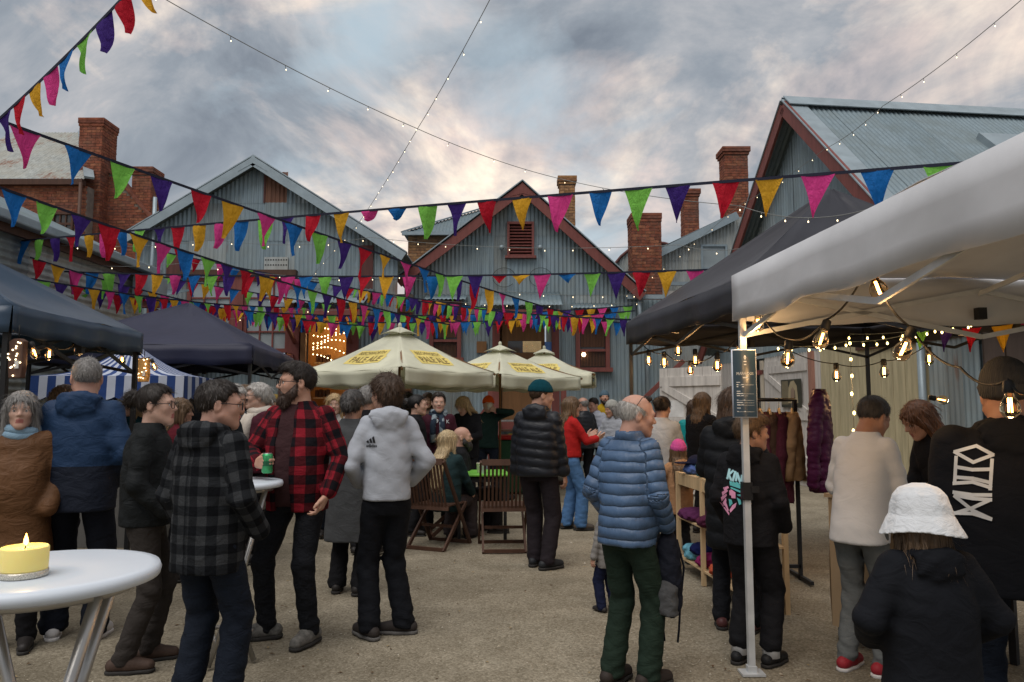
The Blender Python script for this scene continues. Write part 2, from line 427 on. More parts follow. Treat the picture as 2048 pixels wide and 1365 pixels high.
def board_rake(m, a, b, w, th, y, dy):
    """sloping board in the XZ plane from a to b (x,z), width w below the line"""
    a = Vector((a[0], 0, a[1])); b = Vector((b[0], 0, b[1])); d = (b - a).normalized(); n = Vector((d.z, 0, -d.x))
    if n.z > 0: n = -n
    P = [(a + n * 0), (b + n * 0), (b + n * w), (a + n * w)]
    m.prism([(p.x, p.z) for p in P], y, y + dy, 'y')
def sash_window(e, x0, x1, z0, z1, y, cols, rows, frame=MAROON, pane=PANE, fw=0.09, depth=0.09, bar=0.035):
    """framed window with separate panes; y = front plane"""
    w = empty('window', (0, 0, 0)); w.parent = e
    def P(mb, n, mt): mb.build(n, mt, w, loc=-e.location)
    m = MB(); cy = y + depth / 2
    m.box(((x0 + x1) / 2, cy, z1 - fw / 2), (x1 - x0, depth, fw)).box(((x0 + x1) / 2, cy, z0 + fw / 2), (x1 - x0 + 0.08, depth + 0.06, fw))
    m.box((x0 + fw / 2, cy, (z0 + z1) / 2), (fw, depth - 0.004, z1 - z0 - 2 * fw)).box((x1 - fw / 2, cy, (z0 + z1) / 2), (fw, depth - 0.004, z1 - z0 - 2 * fw))
    P(m, 'frame', frame)
    ix0, ix1, iz0, iz1 = x0 + fw, x1 - fw, z0 + fw, z1 - fw; m = MB()
    for i in range(1, cols): m.box((ix0 + (ix1 - ix0) * i / cols, y + 0.045, (iz0 + iz1) / 2), (bar, 0.04, iz1 - iz0))
    for k in range(1, rows): m.box(((ix0 + ix1) / 2, y + 0.043, iz0 + (iz1 - iz0) * k / rows), (ix1 - ix0, 0.034, bar * (1.8 if k == rows // 2 else 1)))
    if cols > 1 or rows > 1: P(m, 'glazing_bars', frame)
    for i in range(cols):
        for k in range(rows):
            a0 = ix0 + (ix1 - ix0) * i / cols; c0 = iz0 + (iz1 - iz0) * k / rows
            a1 = ix0 + (ix1 - ix0) * (i + 1) / cols; c1 = iz0 + (iz1 - iz0) * (k + 1) / rows
            r = Matrix.Rotation(random.uniform(-0.012, 0.012), 3, 'Z') @ Matrix.Rotation(random.uniform(-0.012, 0.012), 3, 'X')
            P(MB().box(((a0 + a1) / 2, y + 0.06, (c0 + c1) / 2), (a1 - a0, 0.006, c1 - c0), r), 'pane', pane)
def corr_awning(e, x0, x1, y0, z0, y1, z1, mat=ROOF2, name='awning_sheet', sheet=0.8):
    k = max(1, round((x1 - x0) / sheet)); L_ = math.hypot(y1 - y0, z1 - z0); ny, nz = (z0 - z1) / L_, (y0 - y1) / L_
    for i in range(k):
        a = x0 + (x1 - x0) * i / k; b = x0 + (x1 - x0) * (i + 1) / k; o = 0.004 * (i % 2)
        c = corr(a, b + 0.03, lambda s: 0, lambda s: 1, lambda s, t, n: (s, y0 + (y1 - y0) * t - ny * (n + o) * -1, z0 + (z1 - z0) * t + abs(nz) * (n + o)), 0.1, 0.012)
        ob = put(c, name, mat, e); solidify(ob, 0.004)

# ================================================================== ground
def build_ground():
    t = NT('gravel'); o = t.oc()
    big = t.noise(o, 0.35, 5, 0.6, 0.3); mid = t.noise(o, 2.2, 5, 0.65, 0.2); fine = t.noise(o, 85, 4, 0.75)
    vo = t.node('ShaderNodeTexVoronoi'); vo.inputs['Scale'].default_value = 70; t.l.new(o, vo.inputs['Vector'])
    vo2 = t.node('ShaderNodeTexVoronoi'); vo2.inputs['Scale'].default_value = 22; t.l.new(t.mapv(o, (1, 1, 1), (3.3, 1.7, 0)), vo2.inputs['Vector'])
    base = t.ramp(fine, [(0.25, (0.13, 0.112, 0.082)), (0.45, (0.27, 0.238, 0.178)), (0.6, (0.34, 0.30, 0.228)), (0.8, (0.48, 0.43, 0.34))])
    bwc = t.node('ShaderNodeRGBToBW'); t.l.new(vo.outputs['Color'], bwc.inputs[0]); cell = t.mix(0.45, base, bwc.outputs[0], 'SOFT_LIGHT')
    cell = t.mix(t.ramp(mid, [(0.38, 0.0), (0.62, 0.6)]), cell, t.mix(1.0, cell, (0.62, 0.60, 0.57), 'MULTIPLY'))
    cell = t.mix(t.ramp(big, [(0.40, 0.75), (0.58, 0.0)]), cell, t.mix(1.0, cell, (0.60, 0.59, 0.57), 'MULTIPLY'))
    peb = t.ramp(vo2.outputs['Distance'], [(0.05, 1), (0.16, 0)])
    pc = t.ramp(t.noise(o, 11, 2), [(0.4, (0.07, 0.055, 0.04)), (0.5, (0.20, 0.15, 0.10)), (0.62, (0.50, 0.45, 0.36))])
    cell = t.mix(t.math('MULTIPLY', peb, t.ramp(t.noise(o, 7, 2), [(0.5, 0), (0.6, 0.8)])), cell, pc)
    h = t.math('ADD', t.math('MULTIPLY', fine, 0.5), t.math('MULTIPLY', t.ramp(vo.outputs['Distance'], [(0, 1), (0.6, 0)]), 0.5))
    gm = t.done(cell, 0.95, t.bump(h, 0.55, 0.008, t.bump(mid, 0.35, 0.06)), spec=0.1)
    n = 90; m = MB()
    def f(u, v):
        x = -9 + 18 * u; y = 0.5 + 18.5 * v
        ed = min(u, 1 - u, v, 1 - v) * 8
        z = (math.sin(x * 2.1 + y * 0.7) * math.sin(y * 1.9 - x * 0.6) * 0.008 + math.sin(x * 5.3 + 2) * math.sin(y * 4.7) * 0.004) * min(1, ed)
        return (x, y, z)
    m.grid(f, n, n)
    o_ = m.build('ground', gm); o_['kind'] = 'structure'
    m = MB()   # the wider ground out to the horizon, butted round the yard patch
    for x0, x1, y0, y1 in ((-900, -9, -200, 1500), (9, 900, -200, 1500), (-9, 9, 19, 1500), (-9, 9, -200, 0.5)):
        m.add([(x0, y0, 0), (x1, y0, 0), (x1, y1, 0), (x0, y1, 0)], [(0, 1, 2, 3)])
    o2 = m.build('outer_ground', gm); o2['kind'] = 'structure'
    # loose pebbles and leaf scraps
    ps = [m_plain('pebble', c, 0.9) for c in ((0.36, 0.31, 0.23), (0.20, 0.16, 0.11), (0.50, 0.46, 0.38))]
    m = MB()
    for i in range(5200):
        y = 2.6 + 11 * random.random() ** 1.7; x = random.uniform(-0.75, 0.75) * (y + 0.6)
        r = random.uniform(0.003, 0.0075) * (1 + (random.random() < 0.05))
        a = random.random() * 6.28; c, s = math.cos(a), math.sin(a); k = random.uniform(0.5, 1)
        P = [(c * r, s * r, 0), (-s * r * k, c * r * k, 0), (-c * r, -s * r, 0), (s * r * k, -c * r * k, 0), (0, 0, r * 0.8)]
        m.add([(x + p[0], y + p[1], p[2] + 0.001) for p in P], [(0, 1, 4), (1, 2, 4), (2, 3, 4), (3, 0, 4)], random.choice((0, 0, 1, 2)))
    o3 = m.build('loose_pebbles', ps, fix=False); tag(o3, 'small loose pebbles scattered over the gravel yard', 'pebbles', kind='stuff')
    lm = [m_plain('dead_leaf', (0.10, 0.055, 0.025), 0.8), m_plain('dry_leaf', (0.30, 0.22, 0.11), 0.8)]
    m = MB()
    for i in range(420):
        y = 3.2 + 8 * random.random(); x = random.uniform(-0.7, 0.7) * y; r = random.uniform(0.008, 0.02); a = random.random() * 6.28
        c, s = math.cos(a), math.sin(a)
        P = [(r, 0, 0.004), (0, r * 0.45, 0.008), (-r, 0, 0.003), (0, -r * 0.45, 0.007)]
        m.add([(x + p[0] * c - p[1] * s, y + p[0] * s + p[1] * c, p[2] + 0.004) for p in P], [(0, 1, 2, 3)], random.choice((0, 0, 1)))
    o4 = m.build('fallen_leaves', lm, fix=False); tag(o4, 'dead leaf scraps scattered over the gravel yard', 'leaves', kind='stuff')
build_ground()

# ================================================================== left gable shed (plane Y = 17)
def left_shed():
    Y = 17.0; X = lambda px: gx_(px, Y); Z = lambda py: at(500, py, Y).z
    e = empty('gable_shed', (X(510), Y, 0), 0, 'grey corrugated gable shed with a rusty patch near its peak and a fairy-lit doorway', 'shed')
    ax, az = X(500), Z(322); lx, lz = X(232), Z(482); rx, rz = X(812), Z(512)
    def roof(x): return (az + (lz - az) * (ax - x) / (ax - lx)) if x < ax else (az + (rz - az) * (x - ax) / (rx - ax))
    top = lambda x: roof(x) - 0.16
    mp = lambda s, t, n: (s, Y - n, t)
    W0, W1 = X(258), X(790)
    holes = [(X(365), X(580), Z(712), Z(552)), (X(612), X(700), 0.55, Z(632)), (X(517), X(563), Z(406), Z(345)), (X(716), X(742), Z(600), Z(492))]
    corr_wall(e, W0, W1, 0.0, top, (Z(556), Z(480), Z(405)), mp, holes)
    # rusted patch
    put(corr(X(516), X(564), lambda s: Z(407), lambda s: Z(345), lambda s, t, n: (s, Y - n - 0.012, t)), 'rusty_sheet', CORR_RUST, e)
    put(MB().box((X(517), Y - 0.03, Z(375)), (0.04, 0.03, Z(343) - Z(407))), 'batten', MAROON_D, e)
    # roof slopes with barge capping
    for (p, q) in (((lx, lz), (ax, az)), ((rx, rz), (ax, az))):
        L_ = math.hypot(q[0] - p[0], q[1] - p[1]); d = ((q[0] - p[0]) / L_, (q[1] - p[1]) / L_)
        nn = (-d[1], d[0]) if d[0] > 0 else (d[1], -d[0])
        k = 5
        for i in range(k):
            y0 = Y - 0.25 + i * 1.6
            c = corr(y0, y0 + 1.62, lambda s: 0, lambda s: L_, lambda s, t, n, d=d, p=p, nn=nn: (p[0] + d[0] * t + nn[0] * n, s, p[1] + d[1] * t + nn[1] * n), 0.1, 0.012)
            put(c, 'roof_sheet', random.choice((ROOF, ROOF2)), e)
        m = MB(); board_rake(m, p, (q[0], q[1]), 0.20, 0, Y - 0.31, 0.03); put(m, 'barge_flashing', FLASH, e)
        m = MB(); a = Vector((p[0], 0, p[1] + 0.035)); b = Vector((q[0], 0, q[1] + 0.035)); m.bar((a.x, Y - 0.19, a.z), (b.x, Y - 0.19, b.z), 0.24, 0.025, up=(0, 0, 1)); put(m, 'barge_capping', FLASH, e)
    put(MB().prism([(ax - 0.34, az - 0.36), (ax, az + 0.03), (ax + 0.34, az - 0.36), (ax, az - 0.16)], Y - 0.318, Y - 0.27, 'y'), 'apex_cap', FLASH, e)
    # windows
    beam = MB().box((X(470), Y - 0.10, Z(548)), (X(590) - X(352), 0.16, 0.13)); put(beam, 'window_head', BROWN, e)
    sash_window(e, X(368), X(462), Z(706), Z(556), Y - 0.08, 3, 4); sash_window(e, X(482), X(576), Z(706), Z(556), Y - 0.08, 3, 4)
    put(MB().box((X(472), Y - 0.07, Z(628)), (X(483) - X(461), 0.12, Z(552) - Z(712))), 'mullion', MAROON, e)
    put(MB().box((X(580), Y - 0.07, Z(628)), (0.12, 0.12, Z(552) - Z(712))), 'window_post', MAROON, e)
    put(MB().box((X(470), Y - 0.12, Z(715)), (X(590) - X(352), 0.22, 0.10)), 'window_sill', MAROON, e)
    put(MB().box((X(729), Y - 0.03, Z(546)), (X(742) - X(716), 0.06, Z(492) - Z(600))), 'shutter', MAROON_D, e)
    put(MB().box((X(346), Y - 0.05, Z(533)), (X(368) - X(325), 0.08, Z(508) - Z(556))), 'loft_door', MAROON_D, e)
    # perforated plate
    put(MB().box((X(545), Y - 0.035, Z(528)), (0.55, 0.02, 0.30)), 'vent_plate', CORR_PALE[0], e)
    m = MB()
    for i in range(9):
        for k in range(2): m.box((X(524) + i * 0.06, Y - 0.047, Z(521) - k * 0.12), (0.03, 0.006, 0.03))
    put(m, 'vent_holes', DARK, e)
    # doorway, lit room
    put(MB().box((X(606), Y - 0.06, 1.4), (0.12, 0.14, Z(632))), 'door_post', TIMBER, e)
    put(MB().box((X(704), Y - 0.07, 1.4), (0.26, 0.16, Z(632) + 0.3)), 'door_post', MAROON, e)
    put(MB().box((X(592), Y - 0.07, 1.4), (0.14, 0.16, Z(632) + 0.3)), 'awning_post', MAROON, e)
    m = MB(); x0, x1 = X(612), X(696); zb = 0.55; zt = Z(632)
    m.box(((x0 + x1) / 2, Y + 1.5, (zb + zt) / 2), (x1 - x0 + 1.0, 0.06, zt - zb + 0.3)); m.box((x0 - 0.5, Y + 0.75, (zb + zt) / 2), (0.05, 1.44, zt - zb)); m.box((x1 + 0.5, Y + 0.75, (zb + zt) / 2), (0.05, 1.44, zt - zb))
    m.box(((x0 + x1) / 2, Y + 0.75, zb - 0.05), (x1 - x0 + 0.96, 1.4, 0.06)); m.box(((x0 + x1) / 2, Y + 0.75, zt + 0.16), (x1 - x0 + 0.96, 1.4, 0.06))
    put(m, 'room_lining', m_plain('warm_plywood', (0.38, 0.20, 0.07), 0.7), e)
    lp = bpy.data.lights.new('doorway_fairy_lights', 'POINT'); lp.energy = 16; lp.color = (1, 0.66, 0.30); lp.shadow_soft_size = 0.3
    lo = bpy.data.objects.new('doorway_fairy_lights', lp); COL.objects.link(lo); lo.location = ((x0 + x1) / 2, Y + 0.7, zt - 0.35); lo.parent = e; lo.location = Vector(lo.location) - e.location
    m = MB(); WB = m_emit('fairy_bulb_warm', (1.0, 0.72, 0.36), 9.0)
    for r in range(6):
        for i in range(11): m.ball((x0 + 0.04 + (x1 - x0 - 0.08) * (i / 10), Y + 0.35 + 0.05 * math.sin(i), zt - 0.15 - r * 0.17 - 0.13 * math.sin(math.pi * (i / 10 + 0.3 * r))), 0.014, 5, 3)
    ob = put(m, 'fairy_bulbs', WB, e); ob['kind'] = 'stuff'
    m = MB()
    for k in range(4): m.box((x0 + 0.16, Y + 0.9, 1.3 + k * 0.42), (0.4, 0.3, 0.03))
    put(m, 'shelves', PINE, e)
    m = MB()
    for k in range(4):
        for i in range(4): m.box((x0 + 0.02 + i * 0.09, Y + 0.85, 1.41 + k * 0.42), (0.06, 0.12, 0.16 + 0.03 * (i % 2)))
    ob = put(m, 'shelf_goods', BROWN, e); ob['kind'] = 'stuff'
    # awning above door
    corr_awning(e, X(562), X(742), Y - 0.03, Z(578), Y - 1.15, Z(618) - 0.02)
    put(MB().box((X(650), Y - 1.12, Z(638)), (X(738) - X(565), 0.06, 0.16)), 'awning_fascia', MAROON, e)
    for px in (590, 704): put(MB().bar((X(px), Y - 0.06, Z(690)), (X(px), Y - 1.08, Z(646)), 0.07, 0.07), 'awning_bracket', MAROON, e)
    # downpipe
    put(MB().tube([(X(297), Y - 0.12, Z(398)), (X(297), Y - 0.12, Z(560)), (X(296), Y - 0.12, 0.3)], 0.045), 'downpipe', FLASH, e)
    # steps and porch deck
    m = MB()
    for k in range(3): m.box((X(655), Y - 0.55 - k * 0.3, 0.46 - k * 0.17), (1.6, 0.28, 0.05))
    m.box((X(655), Y - 0.2, 0.5), (1.7, 0.36, 0.06)); put(m, 'steps', GREYWOOD, e)
    # small annexe wall on the right end: weathered boards and hanging goods
    m = MB()
    for k in range(14): m.box((X(757), Y - 0.045 - 0.004 * (k % 2), 0.3 + k * 0.17), (X(800) - X(722), 0.03, 0.155))
    return e
left_shed()

# ================================================================== centre gable shed (plane Y = 18)
def centre_shed():
    Y = 18.0; X = lambda px: gx_(px, Y); Z = lambda py: at(1045, py, Y).z
    e = empty('gable_shed', (X(1045), Y, 0), 0, 'grey corrugated iron gable shed with maroon bargeboards and a louvred vent at the centre', 'shed')
    ax, az = X(1045), Z(372); lx, lz = X(792), Z(562); rx, rz = X(1290), Z(590)
    def roof(x): return (az + (lz - az) * (ax - x) / (ax - lx)) if x < ax else (az + (rz - az) * (x - ax) / (rx - ax))
    mp = lambda s, t, n: (s, Y - n, t)
    W0, W1 = X(806), X(1330)
    top = lambda x: max(roof(x) - 0.1, 0.2) if x < X(1285) else Z(600)
    holes = [(X(1014), X(1069), Z(516), Z(448)), (X(858), X(922), Z(722), Z(603)), (X(1152), X(1220), Z(742), Z(620)), (X(985), X(1118), 1.2, Z(632))]
    corr_wall(e, W0, W1, 0.0, top, (Z(588), Z(470)), mp, holes)
    for (p, q) in (((lx, lz), (ax, az)), ((rx, rz), (ax, az))):
        L_ = math.hypot(q[0] - p[0], q[1] - p[1]); d = ((q[0] - p[0]) / L_, (q[1] - p[1]) / L_)
        nn = (-d[1], d[0]) if d[0] > 0 else (d[1], -d[0])
        for i in range(5):
            y0 = Y - 0.32 + i * 1.6
            c = corr(y0, y0 + 1.62, lambda s: 0, lambda s: L_, lambda s, t, n, d=d, p=p, nn=nn: (p[0] + d[0] * t + nn[0] * n, s, p[1] + d[1] * t + nn[1] * n), 0.1, 0.012)
            put(c, 'roof_sheet', random.choice((ROOF, ROOF2)), e)
        m = MB(); board_rake(m, (p[0], p[1] - 0.03), (q[0], q[1] - 0.03), 0.22, 0, Y - 0.36, 0.045); put(m, 'bargeboard', MAROON, e)
        m = MB(); m.bar((p[0], Y - 0.30, p[1] + 0.03), (q[0], Y - 0.30, q[1] + 0.03), 0.2, 0.025); put(m, 'barge_capping', FLASH, e)
    put(MB().prism([(ax - 0.30, az - 0.37), (ax, az - 0.02), (ax + 0.30, az - 0.37), (ax, az - 0.30)], Y - 0.368, Y - 0.33, 'y'), 'apex_plate', MAROON, e)
    # louvre vent
    x0, x1, z0, z1 = X(1014), X(1069), Z(516), Z(448)
    v = empty('louvre_vent'); v.parent = e
    def PV(mb, n, mt): return mb.build(n, mt, v, loc=-e.location)
    m = MB().box((x0 + 0.03, Y - 0.06, (z0 + z1) / 2), (0.06, 0.1, z1 - z0)).box((x1 - 0.03, Y - 0.06, (z0 + z1) / 2), (0.06, 0.1, z1 - z0)).box(((x0 + x1) / 2, Y - 0.062, z1), (x1 - x0, 0.11, 0.06)).box(((x0 + x1) / 2, Y - 0.075, z0), (x1 - x0 + 0.1, 0.15, 0.06))
    PV(m, 'frame', MAROON); PV(MB().box(((x0 + x1) / 2, Y + 0.05, (z0 + z1) / 2), (x1 - x0, 0.02, z1 - z0)), 'back', DARK)
    for k in range(10):
        PV(MB().box(((x0 + x1) / 2, Y - 0.04, z0 + 0.07 + (z1 - z0 - 0.12) * k / 9.4), (x1 - x0 - 0.12, 0.09, 0.018), Matrix.Rotation(R(38), 3, 'X')), 'slat', MAROON)
    for px in (1003, 1081):
        m = MB().ball((X(px), Y - 0.13, Z(498)), (0.07, 0.09, 0.07)).tube([(X(px), Y - 0.1, Z(498)), (X(px), Y, Z(492))], 0.02); put(m, 'flood_lamp', FLASH, e)
    for px in (1008, 1082):
        m = MB().tube([(X(px) + 0.28 * math.cos(a), Y - 0.05, Z(556) + 0.24 * math.sin(a)) for a in [R(20 + i * 20) for i in range(16)]], 0.006, 6); put(m, 'lamp_bracket', BLACKP, e)
    # windows with timber slat blinds
    BL = m_paintwood('slat_blind', (0.12, 0.055, 0.032))
    for (a, b, c, d) in ((858, 922, 722, 603), (1152, 1220, 742, 620)):
        x0, x1, z0, z1 = X(a), X(b), Z(c), Z(d)
        w_ = empty('window'); w_.parent = e
        def PW(mb, n, mt): return mb.build(n, mt, w_, loc=-e.location)
        m = MB().box((x0 + 0.05, Y - 0.05, (z0 + z1) / 2), (0.1, 0.12, z1 - z0)).box((x1 - 0.05, Y - 0.05, (z0 + z1) / 2), (0.1, 0.12, z1 - z0)).box(((x0 + x1) / 2, Y - 0.052, z1 - 0.05), (x1 - x0 - 0.2, 0.12, 0.1)).box(((x0 + x1) / 2, Y - 0.08, z0 + 0.02), (x1 - x0 + 0.12, 0.2, 0.1)).box(((x0 + x1) / 2, Y - 0.054, z0 + (z1 - z0) * 0.33), (x1 - x0 - 0.2, 0.08, 0.06))
        PW(m, 'frame', MAROON)
        PW(MB().box(((x0 + x1) / 2, Y + 0.03, (z0 + z1) / 2), (x1 - x0 - 0.18, 0.01, z1 - z0 - 0.1)), 'pane', PANE_D)
        n = 16
        for i in range(n):
            PW(MB().box((x0 + 0.12 + (x1 - x0 - 0.24) * (i + 0.5) / n, Y - 0.03, z0 + (z1 - z0) * 0.66), ((x1 - x0 - 0.24) / n * 0.72, 0.02, (z1 - z0) * 0.55)), 'slat', BL)
        for i in range(n):
            PW(MB().box((x0 + 0.12 + (x1 - x0 - 0.24) * (i + 0.5) / n, Y - 0.02, z0 + (z1 - z0) * 0.19), ((x1 - x0 - 0.24) / n * 0.5, 0.02, (z1 - z0) * 0.24)), 'slat', BL)
        corr_awning(e, x0 - 0.1, x1 + 0.1, Y - 0.03, z1 + 0.16, Y - 0.5, z1 - 0.02, ROOF2)
    lampm = m_emit('window_lamp', (1.0, 0.78, 0.5), 6.0)
    put(MB().ball((X(1168), Y - 0.075, Z(710)), 0.05), 'window_lamp', lampm, e)
    # doorway with awning
    corr_awning(e, X(963), X(1118), Y - 0.03, Z(585), Y - 1.2, Z(624))
    put(MB().box((X(1040), Y - 1.16, Z(638)), (X(1116) - X(966), 0.06, 0.14)), 'awning_fascia', MAROON, e)
    for px in (992, 1111): put(MB().box((X(px), Y - 0.05, (1.2 + Z(630)) / 2), (0.18, 0.16, Z(630) - 1.2)), 'door_post', MAROON, e)
    d = empty('door'); d.parent = e
    x0, x1 = X(1004), X(1090); zb, zt = 1.2, Z(636)
    def PD(mb, n, mt): return mb.build(n, mt, d, loc=-e.location)
    m = MB(); zg0, zg1 = Z(706), Z(682)
    m.box(((x0 + x1) / 2, Y + 0.03, (zb + zg0) / 2), (x1 - x0, 0.05, zg0 - zb)).box(((x0 + x1) / 2, Y + 0.03, (zg1 + zt) / 2), (x1 - x0, 0.05, zt - zg1)).box((x0 + 0.07, Y + 0.03, (zg0 + zg1) / 2), (0.14, 0.05, zg1 - zg0)).box((x1 - 0.07, Y + 0.03, (zg0 + zg1) / 2), (0.14, 0.05, zg1 - zg0))
    PD(m, 'leaf', TIMBER); PD(MB().box(((x0 + x1) / 2, Y + 0.04, (zg0 + zg1) / 2), (x1 - x0 - 0.26, 0.01, zg1 - zg0)), 'pane', PANE_D)
    PD(MB().box(((x0 * 0.3 + x1 * 0.7), Y + 0.0, (zg0 + zg1) / 2), (0.45, 0.02, zg1 - zg0 - 0.02)), 'brass_plate', m_plain('brass', (0.75, 0.55, 0.28), 0.25, 0.9))
    put(MB().box((X(1101), Y + 0.02, (1.2 + Z(636)) / 2), (X(1106) - X(1090), 0.05, Z(636) - 1.2)), 'side_panel', CORR_PALE[0], e)
    put(MB().box((X(995), Y + 0.1, 2.2), (0.1, 0.05, 2.0)), 'door_reveal', DARK, e)
    put(MB().box((X(1098), Y - 0.06, Z(697)), (0.2, 0.02, 0.3)), 'blue_notice', m_plain('blue_notice', (0.12, 0.25, 0.6), 0.5), e)
    put(MB().box((X(963), Y - 0.04, Z(695)), (0.24, 0.02, 0.28)), 'timber_notice', TIMBER, e)
    # landing, stair and rails
    zl = 1.2; m = MB()
    for i in range(11): m.box((X(958) + i * 0.16 + 0.3, Y - 0.85, zl - 0.03), (0.145, 1.5, 0.05))
    put(m, 'landing_boards', GREYWOOD, e)
    put(MB().box((X(1050), Y - 1.63, zl - 0.12), (2.2, 0.05, 0.2)), 'landing_fascia', MAROON, e)
    for k in range(7): put(MB().box((X(1052), Y - 1.78 - k * 0.26, zl - 0.2 - k * 0.16), (1.5, 0.27, 0.045)), 'stair_tread', BROWN, e)
    for px in (1000, 1110): put(MB().bar((X(px), Y - 1.66, zl - 0.1), (X(px), Y - 3.6, 0.02), 0.06, 0.24), 'stringer', MAROON, e)
    for px in (985, 1118):
        put(MB().box((X(px), Y - 1.6, zl / 2 + 0.4), (0.12, 0.12, zl + 0.8)), 'rail_post', MAROON, e)
    put(MB().bar((X(985), Y - 1.62, zl + 0.35), (X(905), Y - 1.62, 0.2), 0.07, 0.16), 'handrail', MAROON, e)
    put(MB().bar((X(985), Y - 1.62, zl - 0.05), (X(925), Y - 1.62, 0.05), 0.06, 0.12), 'handrail', MAROON, e)
    for k in range(3): put(MB().box((X(1170), Y - 1.0, 0.35 + k * 0.3), (1.2, 0.05, 0.14)), 'skirting_slat', BROWN, e)
    put(MB().bar((X(1262), Y - 1.3, 0.9), (X(1335), Y - 1.3, 1.75), 0.08, 0.22), 'stair_stringer', MAROON, e)
    put(MB().bar((X(1262), Y - 1.25, 1.6), (X(1345), Y - 1.25, 2.55), 0.07, 0.1), 'handrail', MAROON, e)
    # downpipes
    put(MB().tube([(X(822), Y - 0.14, Z(560)), (X(822), Y - 0.14, 0.2)], 0.05), 'downpipe', FLASH, e)
    put(MB().tube([(X(1279), Y - 0.2, Z(592)), (X(1279), Y - 0.2, Z(640)), (X(1292), Y - 0.2, Z(650)), (X(1292), Y - 0.2, 0.2)], 0.05), 'downpipe', FLASH, e)
    put(MB().box((X(1300), Y - 0.2, Z(597)), (1.1, 0.14, 0.1)), 'gutter', FLASH, e)
    return e
centre_shed()

# ================================================================== brick lean-to between the sheds (orange board wall seen at 815-850)
def back_house():
    Y = 21.5; X = lambda px: gx_(px, Y); Z = lambda py: at(900, py, Y).z
    e = empty('brick_house', (X(900), Y, 0), 0, 'orange brick house with a grey hipped roof behind the centre shed', 'house')
    x0, x1 = X(812), X(1080); zt = Z(468)
    put(MB().box(((x0 + x1) / 2, Y + 2, zt / 2), (x1 - x0, 4, zt)), 'wall_core', MORTAR, e)
    brickwork(e, [(lambda s, t, n: (s, Y - n, t), x0, X(1010), 2.2, zt, None)], BRICKS_O, 0.26, 0.085)
    # hipped roof
    ev = 0.15; zr = Z(378); p = [(x0 - ev, Y - ev, zt), (x1 + ev, Y - ev, zt), (x1 + ev, Y + 4, zt), (x0 - ev, Y + 4, zt)]
    rx0 = X(985); rx1 = x1 + ev
    k = 5; xa, xb = x0 - ev, x1 + ev
    def topf(s): return min(1.0, (s - xa) / (rx0 - xa)) if s < rx0 else 1.0
    for i in range(k):
        a = xa + (xb - xa) * i / k; b = xa + (xb - xa) * (i + 1) / k
        c = corr(a, b + 0.02, lambda s: 0, topf, lambda s, t, n: (s, Y - ev + 2.0 * t, zt + (zr - zt) * t + n), 0.1, 0.012); put(c, 'roof_sheet', ROOF2, e)
    m = MB().add([(xa, Y - ev, zt), (xa, Y + 4, zt), (rx0, Y + 2, zr)], [(0, 1, 2)]); put(m, 'hip_slope', ROOF, e)
    put(MB().bar((xa, Y - ev, zt + 0.03), (rx0, Y - ev + 2, zr + 0.04), 0.2, 0.04), 'hip_capping', FLASH, e)
    put(MB().bar((rx0, Y - ev + 2, zr + 0.04), (rx1, Y - ev + 2, zr + 0.04), 0.2, 0.05), 'ridge_capping', FLASH, e)
    put(MB().box(((xa + xb) / 2, Y - ev - 0.05, zt - 0.04), (xb - xa, 0.12, 0.1)), 'gutter', FLASH, e)
back_house()
def lean_to():
    Y = 17.6; X = lambda px: gx_(px, Y); Z = lambda py: at(810, py, Y).z
    e = empty('board_wall', (X(795), Y, 0), 0, 'reddish brick and board wall filling the gap between the two gable sheds', 'wall')
    x0, x1 = X(752), X(822); zt = Z(588)
    put(MB().box(((x0 + x1) / 2, Y + 0.15, zt / 2), (x1 - x0, 0.2, zt)), 'wall_core', MORTAR, e)
    k = int(zt / 0.17)
    for i in range(k): put(MB().box(((x0 + x1) / 2, Y + 0.03 - 0.004 * (i % 3), 0.1 + i * 0.17), (x1 - x0, 0.05, 0.155)), 'board', random.choice((MAROON_D, TIMBER, BROWN)), e)
lean_to()

